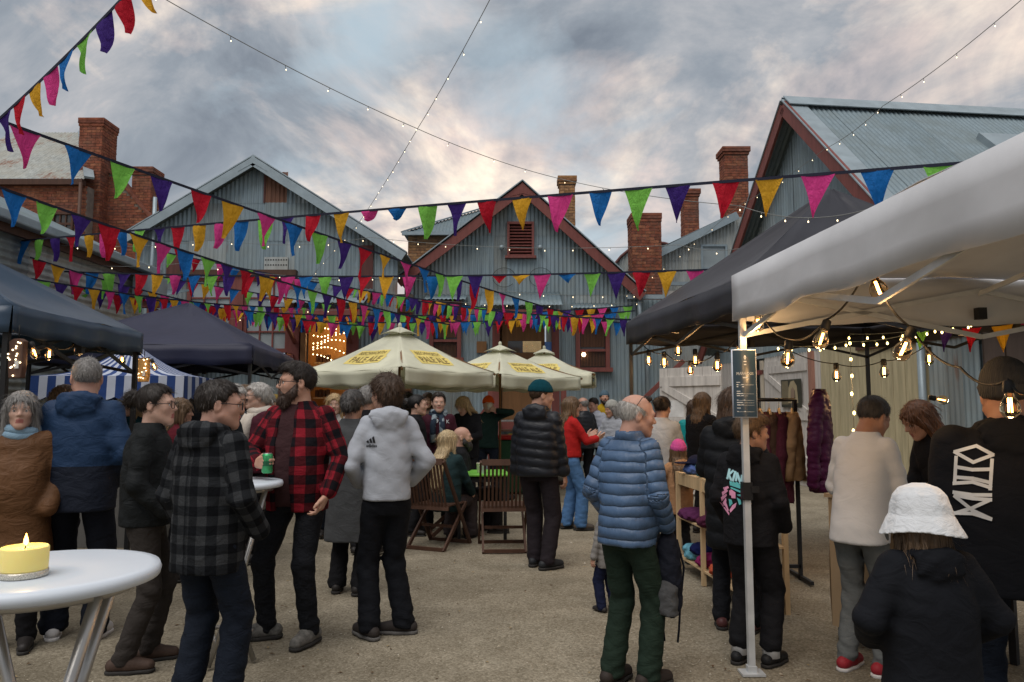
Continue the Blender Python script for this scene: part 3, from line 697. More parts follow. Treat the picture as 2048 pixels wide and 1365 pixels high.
# ================================================================== far right corrugated house behind, with vault roof
def rear_right():
    Y = 21.0; X = lambda px: gx_(px, Y); Z = lambda py: at(1380, py, Y).z
    e = empty('corrugated_house', (X(1390), Y, 0), 0, 'pale corrugated iron house with a sloping roof edge behind the tall right chimneys', 'house')
    mp = lambda s, t, n: (s, Y - n, t)
    p, q = (X(1300), Z(512)), (X(1478), Z(428))
    f = lambda x: p[1] + (q[1] - p[1]) * (x - p[0]) / (q[0] - p[0]) - 0.1
    corr_wall(e, X(1305), X(1530), 0, lambda x: f(min(x, X(1478))), (Z(520),), mp, [(X(1408), X(1462), Z(585), Z(490))], mats=CORR_PALE)
    m = MB(); board_rake(m, (p[0] - 0.3, p[1] - 0.14), q, 0.22, 0, Y - 0.25, 0.05); put(m, 'bargeboard', FLASH, e)
    for i in range(4):
        c = corr(Y - 0.2 + i * 1.5, Y + 1.32 + i * 1.5, lambda s: 0, lambda s: 1, lambda s, t, n: (p[0] - 0.3 + (q[0] - p[0] + 0.3) * t, s, p[1] - 0.1 + (q[1] - p[1] + 0.1) * t + n), 0.1, 0.012); put(c, 'roof_sheet', ROOF, e)
    sash_window(e, X(1408), X(1462), Z(585), Z(490), Y - 0.06, 1, 2, FLASH, PANE, 0.06)
    put(MB().box((X(1380), Y - 0.2, Z(590)), (X(1470) - X(1310), 0.3, 0.12)), 'ledge', WHITEP, e)
    put(MB().box((X(1390), Y - 0.35, Z(572)), (2.0, 0.12, 0.1)), 'gutter', FLASH, e)
    # vaulted tank roof
    Y2 = 22.5; e2 = empty('vaulted_shed', (gx_(1270, Y2), Y2, 0), 0, 'rounded corrugated iron shed end showing left of the broad brick chimney', 'shed')
    cx = gx_(1315, Y2); r = 1.45; zc = at(1270, 488, Y2).z - r
    for i in range(4):
        a = cx - r + 2 * r * i / 4; b = cx - r + 2 * r * (i + 1) / 4
        c = corr(a, b, lambda s: 0, lambda s: zc + math.sqrt(max(0.001, r * r - (s - cx) ** 2)), lambda s, t, n: (s, Y2 - n, t)); put(c, 'sheet', CORR_PALE[i % 2], e2)
    m = MB().tube([(cx + (r + 0.03) * math.cos(a), Y2 - 0.05, zc + (r + 0.03) * math.sin(a)) for a in [math.pi * i / 16 for i in range(17)]], 0.05, 6); put(m, 'rim', MAROON_D, e2)
rear_right()
chimney(1120, 1149, 352, 4.5, 20.5, 'slim orange brick chimney rising right behind the centre shed peak', BRICKS_O, 0.4)
chimney(1264, 1321, 426, 0.0, 19.6, 'broad red brick chimney right of the centre shed', BRICKS, 0.7, 0.02)
chimney(1368, 1396, 378, 4.0, 22.5, 'short red brick chimney between the broad one and the tall one', BRICKS, 0.5, 0.06)
chimney(1449, 1494, 294, 4.0, 22.0, 'tall red brick chimney left of the big right-hand roof', BRICKS, 0.6, 0.07)

# ================================================================== right building: steep gable facing left
def right_barn():
    D = 14.0; th = R(7); c = Vector((0.374 * D + 0.42, D, 0)); ridge = Vector((math.cos(th), math.sin(th), 0)); g = Vector((math.sin(th), -math.cos(th), 0))
    az = at(1578, 205, D).z; hw = 4.3
    e = empty('gable_barn', c, 0, 'big corrugated barn with steep maroon-edged gable and long grey roof on the right', 'barn')
    W = lambda s, n, z: c + g * s - ridge * n + Vector((0, 0, z))       # s along gable (towards camera), n outwards
    roof = lambda s: az - abs(s) * 1.0
    def top(s): return roof(s) - 0.18
    mp = lambda s, t, n: W(s, n, t)
    for a in np.arange(-hw, hw, 0.78):
        b = min(a + 0.80, hw)
        for lo, hi in ((2.55, 4.3), (4.27, 9)):
            if lo >= max(top(a), top(b)): continue
            o = random.choice((0, .004, .008)) + (0.006 if lo > 3 else 0)
            put(corr(a, b, lambda s, lo=lo: lo, lambda s, hi=hi: min(hi, top(s)), lambda s, t, n, o=o: mp(s, t, n + o)), 'sheet', random.choice(CORR[:4]), e)
    # roof slopes
    LEN = 11.0
    for sg in (1, -1):
        k = 14
        for i in range(k):
            n0 = -0.35 + i * LEN / k; n1 = n0 + LEN / k + 0.02
            o = 0.004 * (i % 2)
            cc = corr(n0, n1, lambda s: 0, lambda s: 1, lambda s, t, n, sg=sg, o=o: W(sg * (hw + 0.35) * (1 - t), -s, az - (hw + 0.35) * (1 - t)) + (g * sg + Vector((0, 0, 1))) * 0.707 * (n + o), 0.1, 0.014, 1)
            put(cc, 'roof_sheet', random.choice((ROOF, ROOF, ROOF2)), e)
        m = MB(); a = W(sg * (hw + 0.35), 0.38, az - hw - 0.35 - 0.12); b = W(0, 0.38, az - 0.12)
        d = (b - a).normalized(); m.bar(a, b, 0.05, 0.26, up=tuple(Vector((0, 0, 1)))); put(m, 'bargeboard', MAROON, e)
        m = MB(); up = (g * sg + Vector((0, 0, 1))).normalized()
        m.bar(W(sg * (hw + 0.35), 0.22, az - hw - 0.35) + up * 0.03, W(0, 0.22, az) + up * 0.03, 0.42, 0.02, up=tuple(up)); put(m, 'barge_capping', FLASH, e)
        m = MB(); m.bar(W(sg * 0.14, 0.38, az - 0.05) + up * 0.02, W(sg * 0.14, -LEN, az - 0.05) + up * 0.02, 0.36, 0.02, up=tuple(up)); put(m, 'ridge_capping', FLASH, e)
    # skylight hatch on the near slope
    q = lambda s, n: W(s, -n, az - s) + (g + Vector((0, 0, 1))) * 0.707 * 0.12
    m = MB(); P = [q(0.95, 2.9), q(0.95, 4.3), q(2.0, 4.3), q(2.0, 2.9)]; lo = [p - (g + Vector((0, 0, 1))) * 0.707 * 0.14 for p in P]
    m.add(P + lo, [(0, 1, 2, 3), (0, 4, 5, 1), (1, 5, 6, 2), (2, 6, 7, 3), (3, 7, 4, 0)]); put(m, 'roof_hatch', FLASH, e)
    # near long wall and far long wall
    for sg in (1, -1):
        for i in range(12):
            n0 = i * 0.9
            put(corr(n0, n0 + 0.92, lambda s: 0, lambda s: az - hw - 0.02, lambda s, t, n, sg=sg: W(sg * (hw + n), -s - 0.03, t)), 'sheet', random.choice(CORR[:4]), e)
    # ground floor of the gable wall: boards, doors
    wall_parts(e, W, hw)
    return e
def wall_parts(e, W, hw):
    # s: -hw (far, left in view) .. +hw (near, right in view)
    def bx(s0, s1, z0, z1, n0, n1, name, mat, par=None):
        P = [W(s, n, z) for z in (z0, z1) for n in (n0, n1) for s in (s0, s1)]
        m = MB().add(P, [(0, 1, 3, 2), (4, 6, 7, 5), (0, 4, 5, 1), (1, 5, 7, 3), (3, 7, 6, 2), (2, 6, 4, 0)])
        return m.build(name, mat, par or e, loc=-e.location)
    # cream vertical boards, far to near
    s = -hw
    LIT = m_paintwood('lit_cream_boards', (0.50, 0.44, 0.28), 0.08)  # yellow light falling on the cream wall is mixed into this colour
    while s < hw - 0.01:
        if -2.9 < s < -2.0: s += 0.15; continue
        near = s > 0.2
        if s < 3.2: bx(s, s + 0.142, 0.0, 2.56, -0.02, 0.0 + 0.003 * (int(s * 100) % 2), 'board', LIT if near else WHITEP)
        s += 0.15
    bx(0.02, 0.14, 0, 2.56, 0.0, 0.07, 'door_post', m_paintwood('pink_paint', (0.38, 0.20, 0.15)))
    bx(-2.02, -1.92, 0, 2.5, 0.0, 0.05, 'door_post', CREAM); bx(-2.98, -2.88, 0, 2.5, 0.0, 0.05, 'door_post', CREAM); bx(-2.98, -1.92, 2.2, 2.3, 0.0, 0.06, 'door_head', MAROON)
    bx(-2.9, -2.0, 0, 2.2, -0.9, -0.88, 'dark_opening', DARK)
    # ledged and braced sliding door on the middle bay (white)
    d = empty('plank_door'); d.parent = e
    for i in range(9): bx(-1.85 + i * 0.2, -1.66 + i * 0.2, 0.1, 2.45, 0.004, 0.03, 'plank', WHITEP, d)
    for z in (0.3, 1.25, 2.2): bx(-1.83, -0.08, z, z + 0.15, 0.03, 0.055, 'ledge', WHITEP, d)
    for z0, z1 in ((0.45, 1.25), (1.4, 2.2)):
        a, b = W(-1.8, 0.045, z1), W(-0.12, 0.045, z0); MB().bar(a, b, 0.025, 0.13).build('brace', WHITEP, d, loc=-e.location)
    bx(1.55, 4.3, 2.45, 2.6, 0.0, 0.05, 'lintel', BROWN)
    # near bay: old iron sheets and boards coloured dark for the shop opening's shade
    for i in range(3):
        a = 3.32 + i * 0.32
        put(corr(a, a + 0.33, lambda q: 0.0, lambda q: 2.5, lambda q, t, n: W(q, n + 0.02, t), 0.1, 0.012), 'iron_sheet', CORR[(i + 3) % 5], e)
    put(MB().tube([W(3.26, 0.1, 0), W(3.26, 0.1, 2.5)], 0.055, 10), 'downpipe', FLASH, e)
    for i in range(12):
        a = i * 0.32
        P = [W(hw + 0.03 + q * 0.03 + 0.004 * (i % 3), -a - r * 0.30, z) for z in (0, 2.5) for q in (0, 1) for r in (0, 1)]
        MB().add(P, [(0, 1, 3, 2), (4, 6, 7, 5), (0, 4, 5, 1), (1, 5, 7, 3), (3, 7, 6, 2), (2, 6, 4, 0)]).build('dark_board', m_paintwood('shade_toned_boards', (0.07, 0.05, 0.04)), e, loc=-e.location)
    return
right_barn()
# open plank door leaning out from the far corner of the barn
def open_door():
    a = at(1322, 815, 13.2); b = at(1446, 815, 12.2)
    e = empty('plank_door', (a.x, a.y, 0), 0, 'white ledged and braced plank door standing open beside the barn', 'door')
    d = (b - a); d.z = 0; Lh = d.length; d.normalize(); nn = Vector((d.y, -d.x, 0))
    zt = at(1380, 735, 12.7).z
    def bx(s0, s1, z0, z1, n0, n1, name, mat):
        P = [a * 1.0 + d * s + nn * n for n in (n0, n1) for s in (s0, s1)]
        V = [Vector((p.x, p.y, z)) for z in (z0, z1) for p in P]
        put(MB().add(V, [(0, 1, 3, 2), (4, 6, 7, 5), (0, 4, 5, 1), (1, 5, 7, 3), (3, 7, 6, 2), (2, 6, 4, 0)]), name, mat, e)
    k = 7
    for i in range(k): bx(Lh * i / k + 0.003, Lh * (i + 1) / k - 0.003, 0.04, zt, 0, 0.03, 'plank', WHITEP)
    for z in (0.2, 1.15, zt - 0.32): bx(0.02, Lh - 0.02, z, z + 0.16, 0.03, 0.055, 'ledge', WHITEP)
    for z0, z1 in ((0.36, 1.15), (1.31, zt - 0.32)):
        p = a + nn * 0.045; put(MB().bar((p.x + d.x * 0.08, p.y + d.y * 0.08, z1), (p.x + d.x * (Lh - 0.08), p.y + d.y * (Lh - 0.08), z0), 0.025, 0.13), 'brace', WHITEP, e)
    p = a + d * 0.42 + nn * 0.036; bx(0.2, 0.52, 1.33, 1.62, 0.031, 0.036, 'paper_notice', m_plain('paper', (0.7, 0.7, 0.68), 0.7))
open_door()

# ================================================================== left long shed (wall x = -6.5)
def left_long():
    xw = -6.5; e = empty('long_shed', (xw, 9, 0), 0, 'low corrugated iron shed with a pale gutter along the left edge', 'shed')
    zt = 3.85
    for i in range(7):                       # horizontal corrugations
        y0 = 5.8 + i * 1.0
        for k, (lo, hi) in enumerate(((0.0, 1.3), (1.28, 2.6), (2.57, zt))):
            o = random.choice((0, .004)) + k * 0.006
            put(corr(lo, hi, lambda s, y0=y0: y0, lambda s, y0=y0: y0 + 1.03, lambda s, t, n, o=o: (xw + n + o, t, s), 0.1, 0.014), 'sheet', random.choice(CORR + [CORR_PALE[0]]), e)
    put(MB().box((xw + 0.22, 9.3, zt + 0.02), (0.16, 7.3, 0.13)), 'gutter', FLASH, e, bevel=0.02)
    for i in range(7):
        y0 = 5.7 + i * 1.04
        put(corr(y0, y0 + 1.06, lambda s: 0, lambda s: 1, lambda s, t, n: (xw + 0.2 - 3.2 * t, s, zt + 0.06 + 1.5 * t + n), 0.1, 0.012), 'roof_sheet', ROOF, e)
    put(MB().box((xw + 0.12, 9.3, zt - 0.08), (0.05, 7.1, 0.14)), 'fascia', BROWN, e)
    put(MB().box((xw - 1.5, 12.85, 2.0), (3.0, 0.1, 4.0)), 'end_wall', CORR[2], e)
    put(MB().box((xw + 0.3, 12.55, 3.55), (0.35, 0.5, 0.35)), 'rainwater_head', FLASH, e)
left_long()
def verandah():
    Y = 14.6; X = lambda px: gx_(px, Y); Z = lambda py: at(250, py, Y).z
    e = empty('verandah', (X(230), Y, 0), 0, 'lean-to verandah with maroon posts and beam at the left end of the sheds', 'verandah')
    for px in (150, 243, 297): put(MB().box((X(px), Y, Z(618) / 2), (0.16, 0.16, Z(618))), 'post', MAROON, e)
    put(MB().box((X(215), Y, Z(606)), (X(305) - X(118), 0.14, 0.2)), 'beam', MAROON, e)
    corr_awning(e, X(112), X(306), Y + 1.6, Z(555), Y - 0.2, Z(598))
    put(MB().box((X(200), Y + 1.7, 1.6), (X(330) - X(90), 0.06, 3.2)), 'back_wall', DARK, e)
    for i in range(3): put(corr(X(250) + i * 0.25, X(250) + i * 0.25 + 0.26, lambda s: 0, lambda s: Z(625), lambda s, t, n: (s, Y + 1.2 - n, t)), 'sheet', CORR_PALE[i % 2], e)
verandah()

# ================================================================== far left brick building
def brick_hall():
    Y = 21.0; X = lambda px: gx_(px, Y); Z = lambda py: at(150, py, Y).z
    e = empty('brick_hall', (X(150), Y, 0), 0, 'old red brick hall with a sloping parapet and rusty iron roof at far left', 'building')
    # wall facing the yard (x = const plane receding) simplified as two faces: front wall with sloped parapet
    pts = [(158, 330), (208, 352), (300, 455), (330, 470)]
    def top(x):
        xs = [X(p[0]) for p in pts]; zs = [Z(p[1]) for p in pts]
        return float(np.interp(x, xs, zs))
    x0, x1 = X(140), X(345)
    m = MB(); n = 24
    prof = [(x0 + (x1 - x0) * i / n, top(x0 + (x1 - x0) * i / n)) for i in range(n + 1)]
    m.prism([(x0, 0)] + [(p[0], p[1]) for p in prof] + [(x1, 0)], Y + 0.01, Y + 0.4, 'y'); put(m, 'parapet_core', MORTAR, e)
    brickwork(e, [(lambda s, t, n_: (s, Y + 0.01 - n_, t), x0, x1, 3.6, Z(325), lambda s, t: t < top(s) - 0.05)], BRICKS, 0.24, 0.082)
    m = MB()
    for a, b in zip(prof, prof[1:]): m.bar((a[0], Y + 0.2, a[1] + 0.03), (b[0], Y + 0.2, b[1] + 0.03), 0.5, 0.07)
    put(m, 'parapet_coping', BRICKS[1], e)
    # set-back hall wall with window, and its roof
    Y2 = 20.2; X2 = lambda px: gx_(px, Y2); Z2 = lambda py: at(80, py, Y2).z
    a0, a1 = X2(-160), X2(150)
    put(MB().box(((a0 + a1) / 2, Y2 + 0.3, Z2(372) / 2), (a1 - a0, 0.5, Z2(372))), 'hall_core', MORTAR, e)
    brickwork(e, [(lambda s, t, n_: (s, Y2 + 0.05 - n_, t), a0, a1, 4.0, Z2(372), lambda s, t: not (X2(82) < s < X2(126) and Z2(470) < t < Z2(425)))], BRICKS, 0.24, 0.082)
    put(MB().box((X2(-8), Y2 - 0.02, Z2(366)), (X2(146) - X2(-160), 0.2, 0.16)), 'eaves_gutter', BROWN, e)
    sash_window(e, X2(82), X2(126), Z2(470), Z2(425), Y2 - 0.01, 3, 2, BROWN, PANE_D, 0.06)
    put(MB().tube([(X2(142), Y2 - 0.1, Z2(368)), (X2(142), Y2 - 0.1, 3.0)], 0.05), 'downpipe', BROWN, e)
    RR = m_corr('rusty_roof_iron', (0.34, 0.36, 0.34), 0.62, 9.0, 1)
    hx, hz = X2(8), Z2(262)
    for i in range(6):
        s0 = a0 + (a1 + 0.1 - a0) * i / 6; s1 = a0 + (a1 + 0.1 - a0) * (i + 1) / 6
        put(corr(s0, s1, lambda s: 0, lambda s: 1 if s < hx else max(0.0, (a1 + 0.12 - s) / (a1 + 0.12 - hx)), lambda s, t, n_: (s, Y2 - 0.1 + 3.0 * t, Z2(360) + (hz - Z2(360)) * 1.75 * t + n_), 0.1, 0.012), 'roof_sheet', RR, e)
    put(MB().bar((a1 + 0.12, Y2 - 0.1, Z2(358)), (hx, Y2 + 2.9, Z2(360) + (hz - Z2(360)) * 1.75), 0.25, 0.06), 'hip_capping', FLASH, e)
    return e
brick_hall()
chimney(161, 207, 236, 5.0, 20.6, 'tall red brick chimney on the old hall at far left', BRICKS, 0.75, 0.03)
chimney(266, 304, 334, 4.5, 21.2, 'shorter red brick chimney on the parapet left of the grey shed', BRICKS, 0.6, 0.05)
# ================================================================== people: signed-distance bodies meshed with surface nets
def surface_nets(F, org, h):
    ins = F < 0
    nx, ny, nz = F.shape
    c = [ins[i:nx - 1 + i, j:ny - 1 + j, k:nz - 1 + k] for i in (0, 1) for j in (0, 1) for k in (0, 1)]
    s = np.zeros(c[0].shape, np.int8)
    for q in c: s += q
    act = (s > 0) & (s < 8)
    I, J, K = np.nonzero(act)
    idx = -np.ones(act.shape, np.int64); idx[I, J, K] = np.arange(len(I))
    V = np.zeros((len(I), 3), np.float64); cnt = np.zeros(len(I))
    cor = [(i, j, k) for i in (0, 1) for j in (0, 1) for k in (0, 1)]
    for a in range(8):
        for b in range(a + 1, 8):
            if sum(abs(cor[a][t] - cor[b][t]) for t in range(3)) != 1: continue
            fa = F[I + cor[a][0], J + cor[a][1], K + cor[a][2]]; fb = F[I + cor[b][0], J + cor[b][1], K + cor[b][2]]
            m = (fa < 0) != (fb < 0)
            t = np.where(m, fa / np.where(m, fa - fb, 1), 0)
            for ax in range(3): V[:, ax] += m * (cor[a][ax] + t * (cor[b][ax] - cor[a][ax]))
            cnt += m
    V = V / cnt[:, None] + np.stack([I, J, K], 1)
    quads = []
    for ax in range(3):
        sl0 = [slice(1, -1)] * 3; sl1 = [slice(1, -1)] * 3
        sl0[ax] = slice(0, -1); sl1[ax] = slice(1, None)
        a = ins[tuple(sl0)]; b = ins[tuple(sl1)]
        A = np.argwhere(a != b)
        if not len(A): continue
        off = np.array([1, 1, 1]); off[ax] = 0
        P = A + off
        u, v = (ax + 1) % 3, (ax + 2) % 3
        du = np.zeros(3, int); du[u] = 1; dv = np.zeros(3, int); dv[v] = 1
        q = [P - du - dv, P - dv, P, P - du]
        Q = np.stack([idx[t[:, 0], t[:, 1], t[:, 2]] for t in q], 1)
        flip = b[tuple(A.T)]
        Q[flip] = Q[flip][:, ::-1]
        quads.append(Q)
    Q = np.concatenate(quads)
    Q = Q[(Q >= 0).all(1)]
    return V * h + org, Q
def smin(a, b, k):
    h = np.clip(0.5 + 0.5 * (b - a) / k, 0, 1); return b + (a - b) * h - k * h * (1 - h)
def smax(a, b, k): return -smin(-a, -b, k)
def f_cap(P, a, b, r1, r2, quilt=None):
    a = np.asarray(a, np.float32); b = np.asarray(b, np.float32); ba = b - a
    pa = P - a; t = np.clip((pa @ ba) / max(1e-9, ba @ ba), 0, 1)
    d = pa - t[:, None] * ba
    r = r1 + (r2 - r1) * t
    if quilt: r = r + quilt[1] * (np.abs(np.sin(np.pi * t * np.linalg.norm(ba) / quilt[0])) ** 0.6 - 0.6)
    return np.sqrt((d * d).sum(1)) - r
def f_ell(P, c, r):
    q = (P - np.asarray(c, np.float32)) / np.asarray(r, np.float32); k = np.sqrt((q * q).sum(1)); return (k - 1) * min(r)
def f_loft(P, prof, quilt=None, ex=2.4, clip=True):
    pr = np.asarray(prof, np.float32); z = P[:, 2]
    cx, cy, a, b = [np.interp(z, pr[:, 0], pr[:, i]) for i in (1, 2, 3, 4)]
    if quilt: q = quilt[1] * (np.abs(np.sin(np.pi * (z + 0.10 * P[:, 0]) / quilt[0])) ** 0.6 - 0.6); a = a + q; b = b + q
    k = (np.abs((P[:, 0] - cx) / a) ** ex + np.abs((P[:, 1] - cy) / b) ** ex) ** (1 / ex)
    d = (k - 1) * np.minimum(a, b)
    if clip: d = np.maximum(d, np.maximum(z - pr[-1, 0], pr[0, 0] - z))
    return d
def wrinkle(P, sc_, seed):
    x, y, z = P[:, 0] * sc_, P[:, 1] * sc_, P[:, 2] * sc_
    n = np.sin(z * 1.7 + 1.6 * np.sin(x * 0.9 + y * 0.7 + seed) + seed) * np.sin(x * 0.8 - y * 0.9 + 1.2 * np.sin(z * 0.6 + seed * 2))
    n += 0.6 * np.sin(z * 3.1 + 2.0 * np.sin(x * 1.5 + seed) + y * 1.3) * np.sin(x * 1.9 + y * 1.6 + z * 0.7 + seed * 3)
    return n
def crease(P, sc_, seed):
    x, y, z = P[:, 0] * sc_, P[:, 1] * sc_, P[:, 2] * sc_
    a = np.abs(np.sin(z * 0.9 + 0.55 * x + 1.1 * np.sin(x * 0.5 + y * 0.6 + seed) + seed)) - 0.64
    b = np.abs(np.sin(z * 0.7 - 0.8 * x + 0.5 * y + 1.3 * np.sin(z * 0.4 + seed * 2))) - 0.64
    return -(a * 1.2 + b * 0.9)
def field_mesh(fn, lo, hi, h):
    lo = np.asarray(lo, np.float32) - 2 * h; hi = np.asarray(hi, np.float32) + 2 * h
    n = np.maximum(4, np.ceil((hi - lo) / h).astype(int) + 1)
    g = np.meshgrid(*[lo[i] + h * np.arange(n[i], dtype=np.float32) for i in range(3)], indexing='ij')
    P = np.stack([q.ravel() for q in g], 1).astype(np.float32)
    F = fn(P).reshape(n)
    F[0], F[-1], F[:, 0], F[:, -1], F[:, :, 0], F[:, :, -1] = 1, 1, 1, 1, 1, 1
    return surface_nets(F, lo, h)
def ik(a, c, l1, l2, pole):
    a, c, pole = Vector(a), Vector(c), Vector(pole); d = c - a; L_ = min(d.length, (l1 + l2) * 0.998); d.normalize(); c = a + d * L_
    x = (l1 * l1 - l2 * l2 + L_ * L_) / (2 * L_); y = math.sqrt(max(0, l1 * l1 - x * x))
    p = pole - d * pole.dot(d); p.normalize(); return np.array(a + d * x + p * y), np.array(c)
# ---------------- hands
HAND = {}
def hand_mesh(pose, h=0.0055):
    if pose in HAND: return HAND[pose]
    curl = {'relaxed': (18, 26, 20), 'grip': (42, 62, 38), 'flat': (3, 6, 5), 'pinch': (34, 40, 22)}[pose]
    segs = []
    for i, (x, L3) in enumerate(((0.029, (0.034, 0.022, 0.018)), (0.010, (0.038, 0.026, 0.019)), (-0.010, (0.035, 0.024, 0.018)), (-0.028, (0.027, 0.018, 0.016)))):
        y0 = (0.088, 0.092, 0.088, 0.080)[i]; p = np.array([x, y0, 0.0]); segs.append(((x * 0.45, 0.01, 0), tuple(p), 0.016, 0.0115))
        an = 0; sp = (x * 1.2 if pose != 'grip' else 0)
        for k in range(3):
            an += R(curl[k] + (4 * i if pose == 'relaxed' else 0)); q = p + L3[k] * np.array([sp, math.cos(an), -math.sin(an)]); segs.append((tuple(p), tuple(q), 0.0092 - 0.0011 * k, 0.0086 - 0.0011 * k)); p = q
    th = {'grip': ((0.044, 0.052, -0.022), (0.040, 0.078, -0.046), (0.026, 0.092, -0.056)), 'pinch': ((0.044, 0.056, -0.02), (0.044, 0.085, -0.036), (0.034, 0.105, -0.048))}.get(pose, ((0.046, 0.050, -0.010), (0.058, 0.076, -0.016), (0.062, 0.098, -0.02)))
    segs += [((0.018, 0.018, -0.004), th[0], 0.017, 0.0135), (th[0], th[1], 0.0125, 0.0105), (th[1], th[2], 0.0105, 0.0085)]
    def fn(P):
        d = f_cap(P, (0, -0.05, 0), (0, 0.01, 0), 0.026, 0.024)
        for s in segs: d = smin(d, f_cap(P, *s), 0.007)
        return d
    A = np.array([p for s in segs for p in s[:2]])
    HAND[pose] = field_mesh(fn, np.minimum(A.min(0), [-.03, -.07, -.03]) - 0.02, A.max(0) + 0.03, h); return HAND[pose]
# ---------------- materials
@cached
def m_skin(name, c):
    t = NT(name); o = t.oc(); n = t.noise(o, 14, 4, 0.6); f = t.noise(o, 120, 3)
    col = t.mix(t.ramp(n, [(0.35, 0), (0.7, 1)]), (c[0] * 0.92, c[1] * 0.82, c[2] * 0.78), (c[0] * 1.06, c[1] * 1.05, c[2] * 1.04))
    return t.done(col, 0.52, t.bump(f, 0.12, 0.002), spec=0.35)
@cached
def m_hair(name, c):
    t = NT(name); o = t.oc()
    n = t.noise(t.mapv(o, (1, 1, 0.12)), 90, 3, 0.6, 0.6); b = t.noise(o, 9, 3)
    col = t.mix(t.ramp(n, [(0.3, 0), (0.7, 1)]), var(c, 0.45), var(c, 1.4)); col = t.mix(t.ramp(b, [(0.4, 0), (0.7, 0.35)]), col, var(c, 0.6))
    return t.done(col, 0.5, t.bump(n, 0.7, 0.006), spec=0.4)
SKIN = m_skin('skin_fair', (0.50, 0.30, 0.22)); SKIN_P = m_skin('skin_pale', (0.56, 0.37, 0.29)); SKIN_R = m_skin('skin_ruddy', (0.48, 0.29, 0.225)); SKIN_T = m_skin('skin_tan', (0.38, 0.21, 0.14))
LIP = m_skin('lips', (0.40, 0.16, 0.14)); EYEW = m_plain('eye_white', (0.62, 0.58, 0.55), 0.25); IRIS = m_plain('iris', (0.03, 0.022, 0.018), 0.15)
H_DARK = m_hair('hair_dark', (0.022, 0.015, 0.011)); H_BROWN = m_hair('hair_brown', (0.065, 0.036, 0.020)); H_LBROWN = m_hair('hair_light_brown', (0.14, 0.085, 0.045)); H_BLOND = m_hair('hair_blond', (0.42, 0.29, 0.145))
H_GREY = m_hair('hair_grey', (0.24, 0.23, 0.22)); H_WHITE = m_hair('hair_white', (0.50, 0.48, 0.45)); H_BLACK = m_hair('hair_black', (0.010, 0.009, 0.009)); H_AUB = m_hair('hair_auburn', (0.12, 0.05, 0.022))
RUBBER = m_plain('sole_rubber', (0.03, 0.028, 0.026), 0.8); RUBBER_W = m_plain('white_sole', (0.6, 0.58, 0.56), 0.6)
# ---------------- head (face looks along +Y, origin between the ears)
def head_field(P, fat=1.0, female=False, open_mouth=False):
    d = f_ell(P, (0, -0.012, 0.037), (0.0745, 0.096, 0.084))
    d = smin(d, f_ell(P, (0, 0.030, -0.028), (0.060 * fat, 0.064, 0.084)), 0.03)
    jw = 0.046 if female else 0.053
    for s in (-1, 1):
        d = smin(d, f_cap(P, (s * jw * fat, 0.004, -0.050), (s * 0.012, 0.066, -0.092), 0.021, 0.018 if female else 0.021), 0.025)
        d = smin(d, f_ell(P, (s * 0.036, 0.064, -0.020), (0.024, 0.02, 0.022)), 0.02)
    d = smin(d, f_ell(P, (0, 0.070, -0.094), (0.022, 0.019, 0.018)), 0.02)
    d = smin(d, f_cap(P, (-0.034, 0.078, 0.022), (0.034, 0.078, 0.022), 0.014, 0.014), 0.018)
    for s in (-1, 1): d = smax(d, -f_ell(P, (s * 0.031, 0.101, 0.002), (0.018, 0.017, 0.013)), 0.010)
    d = smin(d, f_cap(P, (0, 0.086, 0.012), (0, 0.107, -0.022), 0.0075, 0.0115), 0.010)
    for s in (-1, 1): d = smin(d, f_ell(P, (s * 0.011, 0.096, -0.027), (0.009, 0.011, 0.008)), 0.006)
    d = smin(d, f_cap(P, (-0.019, 0.086, -0.056), (0, 0.094, -0.053), 0.006, 0.008), 0.006); d = smin(d, f_cap(P, (0.019, 0.086, -0.056), (0, 0.094, -0.053), 0.006, 0.008), 0.006)
    d = smin(d, f_cap(P, (-0.015, 0.086, -0.067), (0.015, 0.086, -0.067), 0.008, 0.008), 0.008)
    d = smax(d, -f_cap(P, (-0.02, 0.100, -0.0605), (0.02, 0.100, -0.0605), 0.0035 if not open_mouth else 0.008, 0.0035 if not open_mouth else 0.008), 0.004)
    for s in (-1, 1):
        ear = f_ell(P, (s * 0.077, -0.012, -0.004), (0.011, 0.019, 0.031)); ear = smax(ear, -f_ell(P, (s * 0.089, -0.006, 0.0), (0.009, 0.010, 0.018)), 0.004)
        d = smin(d, ear, 0.006)
    return smin(d, f_cap(P, (0, -0.022, -0.05), (0, -0.042, -0.20), 0.052 if female else 0.058, 0.060 if female else 0.068), 0.03)
HEADS = {}
def head_mesh(kind, h):
    key = (kind, h)
    if key not in HEADS:
        fat, fem, om = {'m': (1.0, False, False), 'mf': (1.1, False, False), 'f': (0.95, True, False), 'ft': (0.95, True, True), 'c': (1.02, True, False)}[kind]
        HEADS[key] = field_mesh(lambda P: head_field(P, fat, fem, om), (-0.095, -0.115, -0.20), (0.095, 0.125, 0.125), h)
    return HEADS[key]
def skull(P, t): return f_ell(P, (0, -0.012, 0.037), (0.0745 + t, 0.096 + t, 0.084 + t))
def hairline(P, nape=-0.06, front=0.066):
    y = P[:, 1]; zl = np.interp(y, [-0.12, -0.065, -0.03, -0.014, 0.02, 0.035, 0.06, 0.09], [nape, nape, -0.025, 0.012, 0.0, 0.035, front, front]); return zl - P[:, 2]
FACECUT = lambda P: -f_ell(P, (0, 0.115, -0.03), (0.064, 0.09, 0.098))
